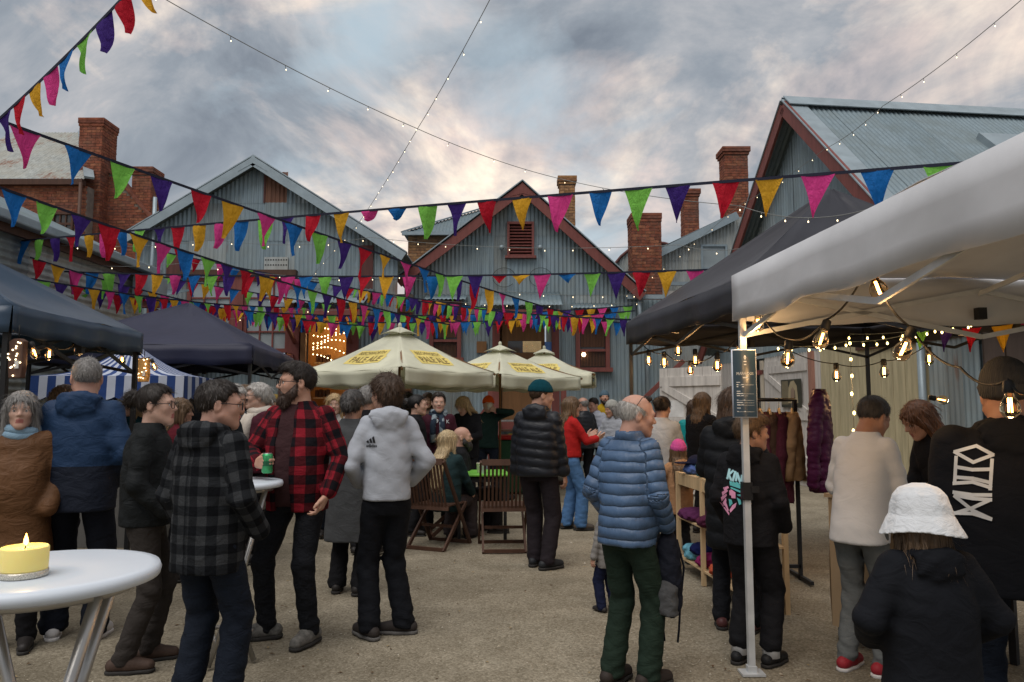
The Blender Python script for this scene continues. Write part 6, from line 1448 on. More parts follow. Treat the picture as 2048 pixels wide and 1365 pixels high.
# ---------------- middle distance, left and centre
person('young blonde woman in a pale top behind the bearded man', 668, 8.8, 1.68, 158, (10, 0), ('long', H_BLOND, 0.26), dict(t=0.03, hem=0.85, mat=fab('ivory_top', (0.5, 0.48, 0.45)), loose=0.8, name='top'), dict(mat=JEAN_N), SKIN_P, 'f', POCK, res=0.0155)
p32 = person('woman with short white hair, black glasses and a cream cowl', 521, 7.4, 1.76, 232, (14, 4), ('updo', H_WHITE), dict(t=0.045, hem=0.86, loose=1, mat=fab('maroon_coat', (0.060, 0.014, 0.024)), name='coat'), dict(mat=BLACK), SKIN_P, 'ft', FWD, glasses=(BLACKP,), res=0.0125, extra=lambda i: scarf(i, m_fabric('cream_knit', (0.52, 0.47, 0.41), weave=0.7), 0.045, True, 1.44))
person('man with short brown hair and a black and white scarf', 484, 7.9, 1.76, 52, (12, 0), ('short', H_LBROWN), dict(t=0.03, hem=0.84, loose=0.9, mat=fab('slate_jacket', (0.030, 0.034, 0.040))), dict(mat=JEAN_K), SKIN, 'm', POCK, res=0.0145, extra=lambda i: scarf(i, m_plaid('black_white_check', (0.01, 0.01, 0.012), (0.2, 0.2, 0.2), (0.5, 0.5, 0.5), 0.03), 0.03, False, 1.45))
person('silver-haired person in glasses and a dark slate jacket behind the check jacket', 455, 6.5, 1.72, 68, (10, -4), ('updo', H_WHITE), dict(t=0.04, hem=0.82, loose=1, mat=fab('dark_slate_jacket', (0.018, 0.023, 0.028)), hood=False, collar=0.03), dict(mat=JEAN_K), SKIN, 'm', POCK, glasses=(BLACKP,), res=0.013)
person('person with curly light brown hair behind the navy jacket', 122, 6.7, 1.72, 30, (0, 0), ('curlygrey', H_LBROWN, 0.12), dict(t=0.045, hem=0.82, loose=1, mat=fab('dull_blue_parka', (0.014, 0.028, 0.060))), dict(mat=BLACK), SKIN, 'f', POCK, res=0.014)
person('grey-haired person in a dark coat behind the charcoal-coated woman', 733, 7.7, 1.74, 15, (10, 0), ('updo', H_GREY), dict(t=0.04, hem=0.70, loose=1, mat=BLACK, name='coat'), dict(mat=BLACK), SKIN, 'm', POCK, res=0.0155)
person('dark curly-haired person beyond the teenager under the left parasol', 812, 10.8, 1.74, 20, (0, 0), ('curlygrey', H_BLACK, 0.10), dict(t=0.04, hem=0.80, loose=1, mat=fab('grey_green_coat', (0.05, 0.055, 0.05))), dict(mat=BLACK), SKIN, 'm', POCK, res=0.018)
person('person in a yellow cap beyond the bearded man', 553, 10.5, 1.70, 250, (0, 0), ('short', H_LBROWN), dict(t=0.04, hem=0.82, loose=1, mat=fab('rust_jacket', (0.13, 0.045, 0.025))), dict(mat=BLACK), SKIN, 'm', POCK, hat=('cap', m_plain('yellow_cap', (0.62, 0.42, 0.10), 0.8)), res=0.017)
person('dark-haired person in a hot pink beanie behind the check jacket', 377, 9.6, 1.86, 20, (0, 0), ('bob', H_DARK, 0.14), dict(t=0.04, hem=0.82, loose=1, mat=BLACK), dict(mat=BLACK), SKIN, 'f', POCK, hat=('beanie', m_knit('hot_pink_knit', (0.75, 0.03, 0.22)), 0.06), res=0.017)
person('long-haired woman in dark red beside the bun-haired woman', 352, 6.6, 1.60, 40, (20, 0), ('long', H_LBROWN, 0.28), dict(t=0.035, hem=0.82, loose=1, mat=fab('dark_red_knit', (0.12, 0.015, 0.025)), name='sweater'), dict(mat=BLACK), SKIN, 'f', POCK, res=0.014)
person('fair-haired person far back beneath the navy gazebo', 268, 9.0, 1.66, 200, (10, 0), ('bob', H_BLOND, 0.14), dict(t=0.035, hem=0.82, loose=1, mat=fab('dark_teal_knit', (0.01, 0.05, 0.06))), dict(mat=BLACK), SKIN_P, 'f', POCK, res=0.017)
# ================================================================== gazebos
def cloth_quad(m, a, b, c, d, nu, nv, sag=0.0, wr=0.0, mi=0, seed=0):
    """a-b bottom edge, d-c top edge; sag pulls the middle down, wr ripples it"""
    a, b, c, d = map(Vector, (a, b, c, d)); n = (b - a).cross(d - a).normalized()
    def f(u, v):
        p = (a * (1 - u) + b * u) * (1 - v) + (d * (1 - u) + c * u) * v
        w_ = math.sin(u * 13 + seed + 3 * v) * math.sin(v * 7 + u * 5 + seed) + 0.5 * math.sin(u * 29 + v * 11 + seed * 2)
        k = 4 * u * (1 - u) * 4 * v * (1 - v)
        return p - Vector((0, 0, sag * k)) + n * wr * w_ * min(1, 5 * min(u, 1 - u) + 0.25)
    m.grid(f, nu, nv, mi)
@cached
def m_canvas(name, c, trans=0.12, rough=0.55, spec=0.3, wrk=0.2):
    t = NT(name); o = t.oc(); n = t.noise(o, 1.2, 5, 0.6); cr = t.noise(t.mapv(o, (1, 1, 1.4)), 2.2, 2, 0.45, 0.8)
    col = t.mix(t.ramp(n, [(0.35, 0), (0.7, 1)]), var(c, 0.86), var(c, 1.12))
    nor = t.bump(cr, wrk, 0.05, t.bump(t.noise(o, 60, 2), 0.05, 0.004))
    t.done(col, rough, nor, spec=spec)
    tr = t.node('ShaderNodeBsdfTranslucent'); t.l.new(col, tr.inputs[0]); mx = t.node('ShaderNodeMixShader'); mx.inputs[0].default_value = trans
    out_ = [q for q in t.n if q.type == 'OUTPUT_MATERIAL'][0]
    t.l.new(t.b.outputs[0], mx.inputs[1]); t.l.new(tr.outputs[0], mx.inputs[2]); t.l.new(mx.outputs[0], out_.inputs[0]); return t.m
def gazebo(label, corners, zv, zt, peak, mat, under=None, pole=STEEL, legs=(0, 1, 2, 3), val=0.26, wr=0.01, sag=0.10, base=None):
    """corners: 4 ground points in order; zv valance bottom, zt roof edge, peak (x,y,z)"""
    c = [Vector((p[0], p[1], 0)) for p in corners]; ctr = sum(c, Vector()) / 4
    e = empty('gazebo', ctr, 0, label, 'gazebo', 'gazebos round the yard')
    up = lambda p, z: Vector((p.x, p.y, z)); pk = Vector(peak)
    for i in range(4):
        a, b = c[i], c[(i + 1) % 4]; m = MB()
        cloth_quad(m, up(a, zt), up(b, zt), pk + (b - ctr) * 0.02, pk + (a - ctr) * 0.02, 16, 12, sag, wr * 0.6, seed=i * 2.1)
        o = put(m, 'roof_panel', mat, e); solidify(o, 0.004)
        m = MB(); outw = ((a + b) / 2 - ctr).normalized()
        P = up(a, zt) + outw * 0.006, up(b, zt) + outw * 0.006
        n = 26
        def f(u, v, a=a, b=b, outw=outw, i=i):
            p = a * (1 - u) + b * u; z = zt * (1 - v) + zv * v + 0.012 * math.sin(u * 21 + i) * v
            return Vector((p.x, p.y, z)) + outw * (0.006 + (0.012 * math.sin(u * 31 + i * 1.7) + 0.010 * math.sin(u * 13 + i)) * v)
        m.grid(f, n, 3); o = put(m, 'valance', mat, e); solidify(o, 0.003)
    m = MB()
    for i in legs:
        p = c[i] + (ctr - c[i]).normalized() * 0.05
        l = MB().box((p.x, p.y, zt / 2 - 0.02), (0.036, 0.036, zt - 0.08)); put(l, 'leg', pole, e)
        l = MB().box((p.x, p.y, 0.008), (0.13, 0.10, 0.012)).box((p.x, p.y, 0.03), (0.05, 0.05, 0.035)); put(l, 'foot_plate', pole, e)
        l = MB().box((p.x, p.y, 1.02), (0.055, 0.055, 0.10)).box((p.x + 0.04, p.y - 0.02, 1.03), (0.045, 0.03, 0.035)); put(l, 'leg_clamp', BLACKP, e)
        put(MB().box((p.x, p.y, zt - 0.06), (0.07, 0.07, 0.09)), 'corner_bracket', BLACKP, e)
    for i in range(4):
        a, b = c[i], c[(i + 1) % 4]; a = a + (ctr - a).normalized() * 0.06; b = b + (ctr - b).normalized() * 0.06; q = (a + b) / 2
        for s, t_ in ((a, b), (b, a)):
            mm = s * 0.5 + q * 0.5 * 1
            put(MB().bar(up(s, zt - 0.08), up(q, zt - 0.36), 0.014, 0.028), 'truss_bar', pole, e); put(MB().bar(up(s, zt - 0.36), up(q, zt - 0.08), 0.014, 0.028), 'truss_bar', pole, e)
        put(MB().bar(up(q, zt - 0.10), pk - Vector((0, 0, 0.5)), 0.014, 0.028), 'roof_strut', pole, e)
        put(MB().box(up(q, zt - 0.22), (0.05, 0.05, 0.07)), 'truss_joint', BLACKP, e)
    put(MB().box((pk.x, pk.y, pk.z - 0.35), (0.05, 0.05, 0.6)), 'centre_post', pole, e)
    return e
WHITE_C = m_canvas('white_canvas', (0.62, 0.63, 0.655), 0.07, wrk=0.14); BLACK_C = m_canvas('black_canvas', (0.030, 0.031, 0.040), 0.02); NAVY_C = m_canvas('navy_canvas', (0.024, 0.050, 0.088), 0.02, 0.40, 0.45); INDIGO_C = m_canvas('indigo_canvas', (0.026, 0.029, 0.058), 0.02, 0.55)
WPOLE = m_plain('white_powdercoat', (0.55, 0.57, 0.58), 0.4, 0.2)
def rect(a, b, w):
    """four corners from an edge a-b and a width to the right of it"""
    a = Vector((a[0], a[1], 0)); b = Vector((b[0], b[1], 0)); d = (b - a).normalized(); n = Vector((d.y, -d.x, 0)); return [a, b, b + n * w, a + n * w]
cw = rect((1.50, 1.45), (1.315, 4.36), 3.0)
gazebo('white gazebo with festoon bulbs overhead on the right', cw, 2.0, 2.28, (3.0, 2.95, 2.93), WHITE_C, pole=WPOLE, legs=(1, 2), wr=0.012, sag=0.05)
cb = rect((1.70, 5.45), (1.30, 8.35), 2.95)
gazebo('black gazebo standing behind the white gazebo', cb, 2.2, 2.45, (3.12, 7.1, 3.62), BLACK_C, pole=BLACKP, wr=0.012, sag=0.12)
cn = rect((-3.37, 6.72), (-3.30, 4.85), 2.9)
gazebo('navy gazebo with hanging wooden plaques at the left edge', cn, 1.98, 2.17, (-4.85, 5.8, 3.0), NAVY_C, pole=BLACKP, wr=0.010, sag=0.16)
ci = rect((-3.48, 11.75), (-3.25, 9.25), 2.7)
gazebo('indigo gazebo with a pointed roof beyond the crowd on the left', ci, 2.03, 2.27, (-4.62, 10.5, 2.98), INDIGO_C, pole=BLACKP, wr=0.010, sag=0.11)
def striped():
    Y0, Y1 = 8.05, 9.1; X = lambda px: gx_(px, Y0); xl, xr, xm = X(58), X(366), X(212)
    zr = at(205, 690, Y0 + 0.4).z; ze = at(205, 752, Y0).z; zb = at(205, 798, Y0).z
    e = empty('market_stall', (xm, (Y0 + Y1) / 2, 0), 0, 'small stall under a blue and white striped awning on the left', 'stall')
    BL_, WH_ = m_canvas('blue_stripe_canvas', (0.02, 0.055, 0.20), 0.1), m_canvas('white_stripe_canvas', (0.50, 0.55, 0.66), 0.15)
    n = 9; apex = Vector((xm, (Y0 + Y1) / 2, zr))
    faces = [((xl, Y0), (xr, Y0)), ((xr, Y0), (xr, Y1)), ((xr, Y1), (xl, Y1)), ((xl, Y1), (xl, Y0))]
    rx0, rx1 = xm - 0.12, xm + 0.12
    for fi, (a, b) in enumerate(faces):
        k = n * 2 if fi % 2 == 0 else n + 2
        for i in range(k):
            u0, u1 = i / k, (i + 1) / k; m = MB()
            def P(u, v): 
                p = Vector((a[0] + (b[0] - a[0]) * u, a[1] + (b[1] - a[1]) * u, ze)); q = Vector((apex.x + (p.x - apex.x) * 0.05, apex.y + (p.y - apex.y) * 0.05, zr)); return p * (1 - v) + q * v - Vector((0, 0, 0.10 * math.sin(v * math.pi)))
            m.grid(lambda s, v: P(u0 + (u1 - u0) * s, v), 1, 6); put(m, 'roof_stripe', (BL_, WH_)[i % 2], e)
            m = MB()
            def Vv(s, v):
                u = u0 + (u1 - u0) * s; p = Vector((a[0] + (b[0] - a[0]) * u, a[1] + (b[1] - a[1]) * u, ze)); sc_ = 0.03 * abs(math.sin(u * k / 2 * math.pi)); return p - Vector((0, 0, (ze - zb - 0.02 + sc_) * v)) + Vector((0, (-0.01 if fi == 0 else 0.01) * v, 0))
            m.grid(Vv, 3, 2); put(m, 'valance_stripe', (BL_, WH_)[i % 2], e)
    for x in (xl + 0.05, xr - 0.05):
        for y in (Y0 + 0.05, Y1 - 0.05): put(MB().tube([(x, y, 0), (x, y, ze - 0.02)], 0.016), 'post', WPOLE, e)
    put(MB().box((xm, Y0 + 0.3, 0.5), (xr - xl - 0.3, 0.5, 1.0)), 'counter', GREYWOOD, e)
striped()
# ================================================================== parasols
CREAM_C = m_canvas('cream_canvas', (0.80, 0.80, 0.64), 0.3)
LOGO_Y = m_plain('logo_yellow', (0.74, 0.60, 0.18), 0.7); LOGO_B = m_plain('logo_brown', (0.24, 0.17, 0.06), 0.7)
def parasol(label, cx, cy, h, ang, zv, zap, hem=0.2, logos=()):
    e = empty('parasol', (cx, cy, 0), 0, label, 'parasol', 'cream market parasols')
    dirs = [Vector((math.sin(R(ang + k * 90)), -math.cos(R(ang + k * 90)), 0)) for k in range(4)]      # k=0 points at the camera, 1 to the right
    C = Vector((cx, cy, 0)); cor = [C + d * h for d in dirs]; ap = Vector((cx, cy, zap)); panels = []
    for k in range(4):
        a, b = cor[k], cor[(k + 1) % 4]; m = MB()
        def f(u, v, a=a, b=b, k=k):
            p = a * (1 - u) + b * u; edge = 4 * u * (1 - u); z = zv - 0.035 * edge
            q = ap + (p - C) * 0.10; r = Vector((p.x, p.y, z)) * (1 - v) + Vector((q.x, q.y, zap - 0.06)) * v
            return r - Vector((0, 0, (0.05 * math.sin(v * math.pi) + 0.015 * edge * math.sin(v * 9)))) + Vector((0, 0, 0.008 * math.sin(u * 17 + k) * (1 - v)))
        m.grid(f, 14, 10); o = put(m, 'canopy_panel', CREAM_C, e); solidify(o, 0.003); panels.append(o)
        m = MB(); ow = (dirs[k] + dirs[(k + 1) % 4]).normalized()
        def fv(u, v, a=a, b=b, ow=ow, k=k):
            g = 0.03; uu = g + (1 - 2 * g) * u; p = a * (1 - uu) + b * uu; edge = 4 * uu * (1 - uu); z = zv - 0.035 * edge
            return Vector((p.x, p.y, z - hem * v * (1 + 0.06 * math.sin(u * 19 + k)))) + ow * (0.004 + 0.035 * v * math.sin(u * 15 + k * 2) * (0.4 + 0.6 * edge) - 0.05 * v * edge)
        m.grid(fv, 22, 4); o = put(m, 'valance', CREAM_C, e); solidify(o, 0.003)
        put(MB().bar(ap - Vector((0, 0, 0.1)), Vector((cor[k].x, cor[k].y, zv - 0.03)), 0.02, 0.03), 'rib', TIMBER, e)
        m = MB()      # wind vent flap
        def fc(u, v, a=a, b=b):
            p = a * (1 - u) + b * u; edge = 4 * u * (1 - u); q = ap + (p - C) * 0.20; return Vector((ap.x, ap.y, zap + 0.05)) * v + Vector((q.x, q.y, zap - 0.075 + 0.035 * edge)) * (1 - v)
        m.grid(fc, 8, 3); o = put(m, 'vent_cap', CREAM_C, e); solidify(o, 0.003)
    put(MB().tube([(cx, cy, 0), (cx, cy, zap)], 0.021, 10), 'pole', TIMBER, e)
    put(MB().lathe([(0.25, 0), (0.25, 0.05), (0.05, 0.09), (0.03, 0.3)], 20, (cx, cy, 0)), 'base_weight', BLACKP, e)
    put(MB().ball((cx, cy, zap + 0.06), (0.03, 0.03, 0.045)), 'finial', CREAM_C, e)
    # printed badges on the panels: yellow lozenge with two lines of lettering
    for k in logos:
        a, b = cor[k], cor[(k + 1) % 4]; mid = (a + b) / 2; ux = (b - a).normalized(); inward = (C - mid).normalized()
        o = Vector((mid.x, mid.y, 0)) + inward * (h * 0.707 * 0.36); o.z = 4; base = e.location
        fr = (o, ux, inward, Vector((0, 0, -1))); W_ = h * 0.25
        decal(panels[k], [[(-W_, -0.34 * W_), (W_ * 0.93, -0.34 * W_), (W_, 0.08 * W_), (W_ * 0.9, 0.12 * W_), (W_ * 0.8, 0.5 * W_), (-W_ * 0.82, 0.5 * W_), (-W_ * 0.9, 0.12 * W_), (-W_, 0.08 * W_)]], fr, LOGO_Y, 'badge', e, 0.1, 0.006, 0.08).location = -base
        t1 = text_polys('BEECHWORTH', W_ * 0.27, 0.78, 0.0); t2 = text_polys('PALE ALE', W_ * 0.46, 0.86, 0.002)
        sh_ = lambda t, dy: ([(p[0], p[1] + dy) for p in t[0]], t[1])
        decal(panels[k], [sh_(t1, 0.29 * W_), sh_(t2, -0.10 * W_)], fr, LOGO_B, 'badge_lettering', e, 0.1, 0.010, 0.08).location = -base
    return e
parasol('large cream parasol with yellow beer badges, leftmost of three', -1.60, 10.5, 1.38, 10, 2.0, 2.60, logos=(3, 0))
parasol('middle cream parasol whose pole stands by the green table', -0.20, 12.4, 1.38, 0, 2.0, 2.50, logos=(3, 0))
parasol('cream parasol farthest right, partly behind the middle one', 0.62, 14.2, 1.38, 38, 2.10, 2.58, logos=(3, 0))
# ================================================================== bar tables, candle, can
def bar_table(label, c, r, z, rot=0, squash=1.0):
    e = empty('bar_table', (c[0], c[1], 0), rot, label, 'table', 'white round bar tables')
    TT = m_plain('white_table_plastic', (0.62, 0.68, 0.75), 0.35, 0, 0.03, 3, 0.4)
    MB().lathe([(r - 0.03, z - 0.038), (r - 0.004, z - 0.034), (r, z - 0.018), (r - 0.006, z - 0.003), (r - 0.03, z), (0.01, z + 0.001)], 48).build('table_top', TT, e)
    MB().lathe([(r - 0.06, z - 0.06), (r - 0.06, z - 0.0385)], 40).build('rim_ring', STEEL, e)
    for s in (-1, 1):
        for q in (-1, 1):
            MB().tube([(s * 0.20, q * r * 0.72, z - 0.05), (s * 0.05, q * r * 0.30, z * 0.55), (-s * 0.12 if q < 0 else -s * 0.12, -q * 0.05, z * 0.45), (-s * 0.26, -q * r * 0.62, 0.02)] if False else [(s * r * 0.55, q * r * 0.55, z - 0.05), (s * r * 0.62 - s * r * 0.9 * 0.5, q * r * 0.52, z * 0.5), (-s * r * 0.42, q * r * 0.58, 0.015)], 0.0165, 10).build('leg', STEEL, e)
    for q in (-1, 1):
        MB().tube([(-r * 0.36, q * r * 0.57, 0.2), (-r * 0.30, q * r * 0.57, 0.14), (r * 0.30, q * r * 0.57, 0.14), (r * 0.36, q * r * 0.57, 0.2)], 0.013, 8).build('foot_rail', STEEL, e)
    MB().tube([(0, -r * 0.55, z * 0.49), (0, r * 0.55, z * 0.49)], 0.012, 8).build('pivot_bar', STEEL, e)
    return e
tz = 1.05; tY = 2.12
bar_table('white round bar table with a candle in the lower left corner', (gx_(98, tY), tY), 0.31, tz, 0.35)
bar_table('white round bar table between the two check jackets', (gx_(470, 4.6), 4.6), 0.30, 1.05, 0.5)
def candle():
    p = Vector((gx_(66, 2.02), 2.02, tz + 0.001))
    e = empty('candle', p, 0, 'lit yellow candle on the nearest white bar table', 'candle')
    t = NT('yellow_wax'); WAX = t.done((0.80, 0.68, 0.24), 0.5, spec=0.3, Subsurface_Weight=0.6, Subsurface_Radius=(0.02, 0.012, 0.004), Emission_Color=(1.0, 0.7, 0.2), Emission_Strength=0.05)
    MB().lathe([(0.056, 0.018), (0.0565, 0.022), (0.0575, 0.075), (0.054, 0.079), (0.050, 0.072), (0.01, 0.070)], 32).build('wax', WAX, e)
    MB().lathe([(0.055, 0.0), (0.0585, 0.004), (0.0582, 0.017), (0.055, 0.0178)], 32).build('glitter_base', m_plain('silver_glitter', (0.55, 0.52, 0.45), 0.3, 0.4, 0.6, 400), e)
    MB().tube([(0, 0, 0.071), (0.002, 0, 0.083)], 0.0016, 6).build('wick', BLACKP, e)
    MB().lathe([(0.002, 0.082), (0.006, 0.088), (0.0055, 0.096), (0.0025, 0.106), (0.0004, 0.113)], 10, (0.002, 0, 0)).build('flame', m_emit('flame', (1.0, 0.42, 0.06), 12.0), e)
    l = bpy.data.lights.new('candle_light', 'POINT'); l.energy = 0.35; l.color = (1, 0.6, 0.25); l.shadow_soft_size = 0.01; lo = bpy.data.objects.new('candle_light', l); COL.objects.link(lo); lo.parent = e; lo.location = (0, 0, 0.125)
candle()
def beer_can():
    M = Matrix.Rotation(-R(192), 3, 'Z'); w_ = M @ Vector(p5['wr'][1]) + p5['e'].location
    p = w_ + Vector((0.085, -0.045, -0.055))
    e = empty('drink_can', p, 0, 'green drink can held by the man in the red check jacket', 'can')
    GC = m_plain('green_can', (0.06, 0.36, 0.14), 0.35, 0.5, 0.2, 30); SV = m_plain('can_silver', (0.6, 0.6, 0.6), 0.3, 0.9)
    MB().lathe([(0.026, 0.0), (0.033, 0.008), (0.033, 0.108), (0.027, 0.120)], 20).build('body', GC, e); MB().lathe([(0.0275, 0.1195), (0.0265, 0.1225), (0.024, 0.1215), (0.003, 0.120)], 20).build('lid', SV, e)
    MB().lathe([(0.0333, 0.045), (0.0333, 0.075)], 20, caps=False).build('label_band', m_plain('dark_can_band', (0.03, 0.14, 0.07), 0.4, 0.4), e)
beer_can()
def paper_cup(p, label, mat, h=0.095, tilt=None):
    e = empty('paper_cup', p, 0, label, 'cup', 'drinking cups')
    o = MB().lathe([(0.028, 0), (0.029, 0.002), (0.040, h - 0.004), (0.043, h), (0.039, h - 0.001), (0.028, 0.004)], 18).build('cup_wall', mat, e)
    if tilt: e.rotation_euler = tilt
CUPM = m_plain('white_paper', (0.68, 0.66, 0.62), 0.6); CUPG = m_plain('pale_green_cup', (0.55, 0.72, 0.58), 0.5)
M_ = Matrix.Rotation(-R(186), 3, 'Z'); pc = M_ @ Vector(p24['hp']((0.0, 0.13, -0.05))) + p24['e'].location
paper_cup(pc + Vector((0, -0.02, -0.01)), 'white cup at the mouth of the man in the orange beanie', CUPM, 0.10, (R(-60), 0, 0))
# ================================================================== green table, folding chairs
def green_table():
    c = at(962, 950, 8.75); x, y = c.x, 8.75
    e = empty('cafe_table', (x, y, 0), 0.1, 'bright green square cafe table with two cups', 'table')
    G = m_plain('lime_paint', (0.16, 0.46, 0.06), 0.4, 0, 0.1)
    MB().box((0, 0, 0.735), (0.62, 0.62, 0.03)).build('table_top', G, e, bevel=0.01)
    for s in (-1, 1):
        for q in (-1, 1): MB().box((s * 0.26, q * 0.26, 0.36), (0.035, 0.035, 0.72)).build('leg', BLACKP, e)
        MB().box((s * 0.26, 0, 0.68), (0.03, 0.5, 0.05)).build('apron', BLACKP, e); MB().box((0, s * 0.26, 0.68), (0.5, 0.03, 0.05)).build('apron', BLACKP, e)
    paper_cup((gx_(960, 8.62), 8.62, 0.751), 'taller cream cup at the back of the green table', m_plain('cream_paper', (0.66, 0.62, 0.50), 0.6), 0.11)
    paper_cup((gx_(966, 8.5), 8.5, 0.751), 'pale green cup at the front of the green table', CUPG, 0.09)
green_table()
WOODC = m_paintwood('dark_red_hardwood', (0.075, 0.036, 0.022))
def folding_chair(label, x, y, rz):
    e = empty('folding_chair', (x, y, 0), rz, label, 'chair', 'slatted wooden folding chairs')
    # local: backrest faces -y (towards viewer when rz=0), sitter looks +y
    W_ = 0.25; lean = 0.16
    B = lambda s, t: Vector((s, -0.20 - lean * t, 0.36 + 0.58 * t))
    for s in (-1, 1):
        MB().bar(Vector((s * W_, 0.26, 0.0)), B(s * W_, 1.0), 0.022, 0.042, up=(0, 1, 0)).build('back_leg', WOODC, e)
        MB().bar(Vector((s * (W_ - 0.03), -0.30, 0.0)), Vector((s * (W_ - 0.03), 0.20, 0.45)), 0.022, 0.042, up=(0, 1, 0)).build('cross_leg', WOODC, e)
    m = MB()
    m.bar(B(-W_ + 0.012, 0.97), B(0, 1.03), 0.02, 0.06, up=(0, 0.2, 1)); MB().bar(B(-W_ + 0.012, 0.985), B(W_ - 0.012, 0.985), 0.02, 0.065, up=(0, 0.2, 1)).build('top_rail', WOODC, e)
    MB().bar(B(-W_ + 0.012, 0.13), B(W_ - 0.012, 0.13), 0.02, 0.05, up=(0, 0.2, 1)).build('lower_rail', WOODC, e)
    for i in range(11):
        s = -W_ + 0.045 + (2 * W_ - 0.09) * i / 10; MB().bar(B(s, 0.15), B(s, 0.95), 0.010, 0.022, up=(1, 0, 0)).build('back_slat', WOODC, e)
    for i in range(8): MB().box((0, -0.17 + i * 0.055, 0.455), (2 * W_ - 0.06, 0.042, 0.014)).build('seat_slat', WOODC, e)
    MB().box((0, -0.295, 0.02), (2 * W_ - 0.08, 0.03, 0.035)).build('foot_bar', WOODC, e); MB().box((0, 0.25, 0.02), (2 * W_ - 0.02, 0.03, 0.035)).build('foot_bar', WOODC, e); MB().box((0, -0.02, 0.22), (2 * W_ - 0.08, 0.02, 0.03)).build('stretcher', WOODC, e)
    return e
folding_chair('empty wooden folding chair in front of the green table', gx_(1006, 8.1), 8.1, R(4))
folding_chair('wooden folding chair the blonde woman sits on', gx_(880, 8.2), 8.22, R(-24))
folding_chair('wooden folding chair under the bald bearded man', gx_(912, 9.0), 9.0, R(-80))
# ================================================================== bins, stools
def wheelie_bin(px, Y, lid, label):
    e = empty('wheelie_bin', (gx_(px, Y), Y, 0), 0, label, 'bin', 'green wheelie bins')
    G = m_plain('dark_green_plastic', (0.02, 0.085, 0.04), 0.5)
    MB().box((0, 0, 0.48), (0.46, 0.5, 0.90), taper=1.12).build('bin_body', G, e, bevel=0.02); MB().box((0, -0.01, 0.975), (0.56, 0.62, 0.07)).build('lid', lid, e, bevel=0.025)
    for s in (-1, 1): MB().lathe([(0.10, -0.025), (0.10, 0.025)], 16, (s * 0.24, 0.22, 0.10), rot=Matrix.Rotation(R(90), 3, 'Y')).build('wheel', RUBBER, e)
    MB().tube([(-0.2, 0.33, 0.93), (0.2, 0.33, 0.93)], 0.018).build('handle', G, e)
wheelie_bin(1024, 13.2, m_plain('red_lid', (0.42, 0.02, 0.02), 0.45), 'green wheelie bin with a red lid by the parasol pole')
wheelie_bin(1046, 13.6, m_plain('yellow_lid', (0.62, 0.42, 0.02), 0.45), 'green wheelie bin with a yellow lid')
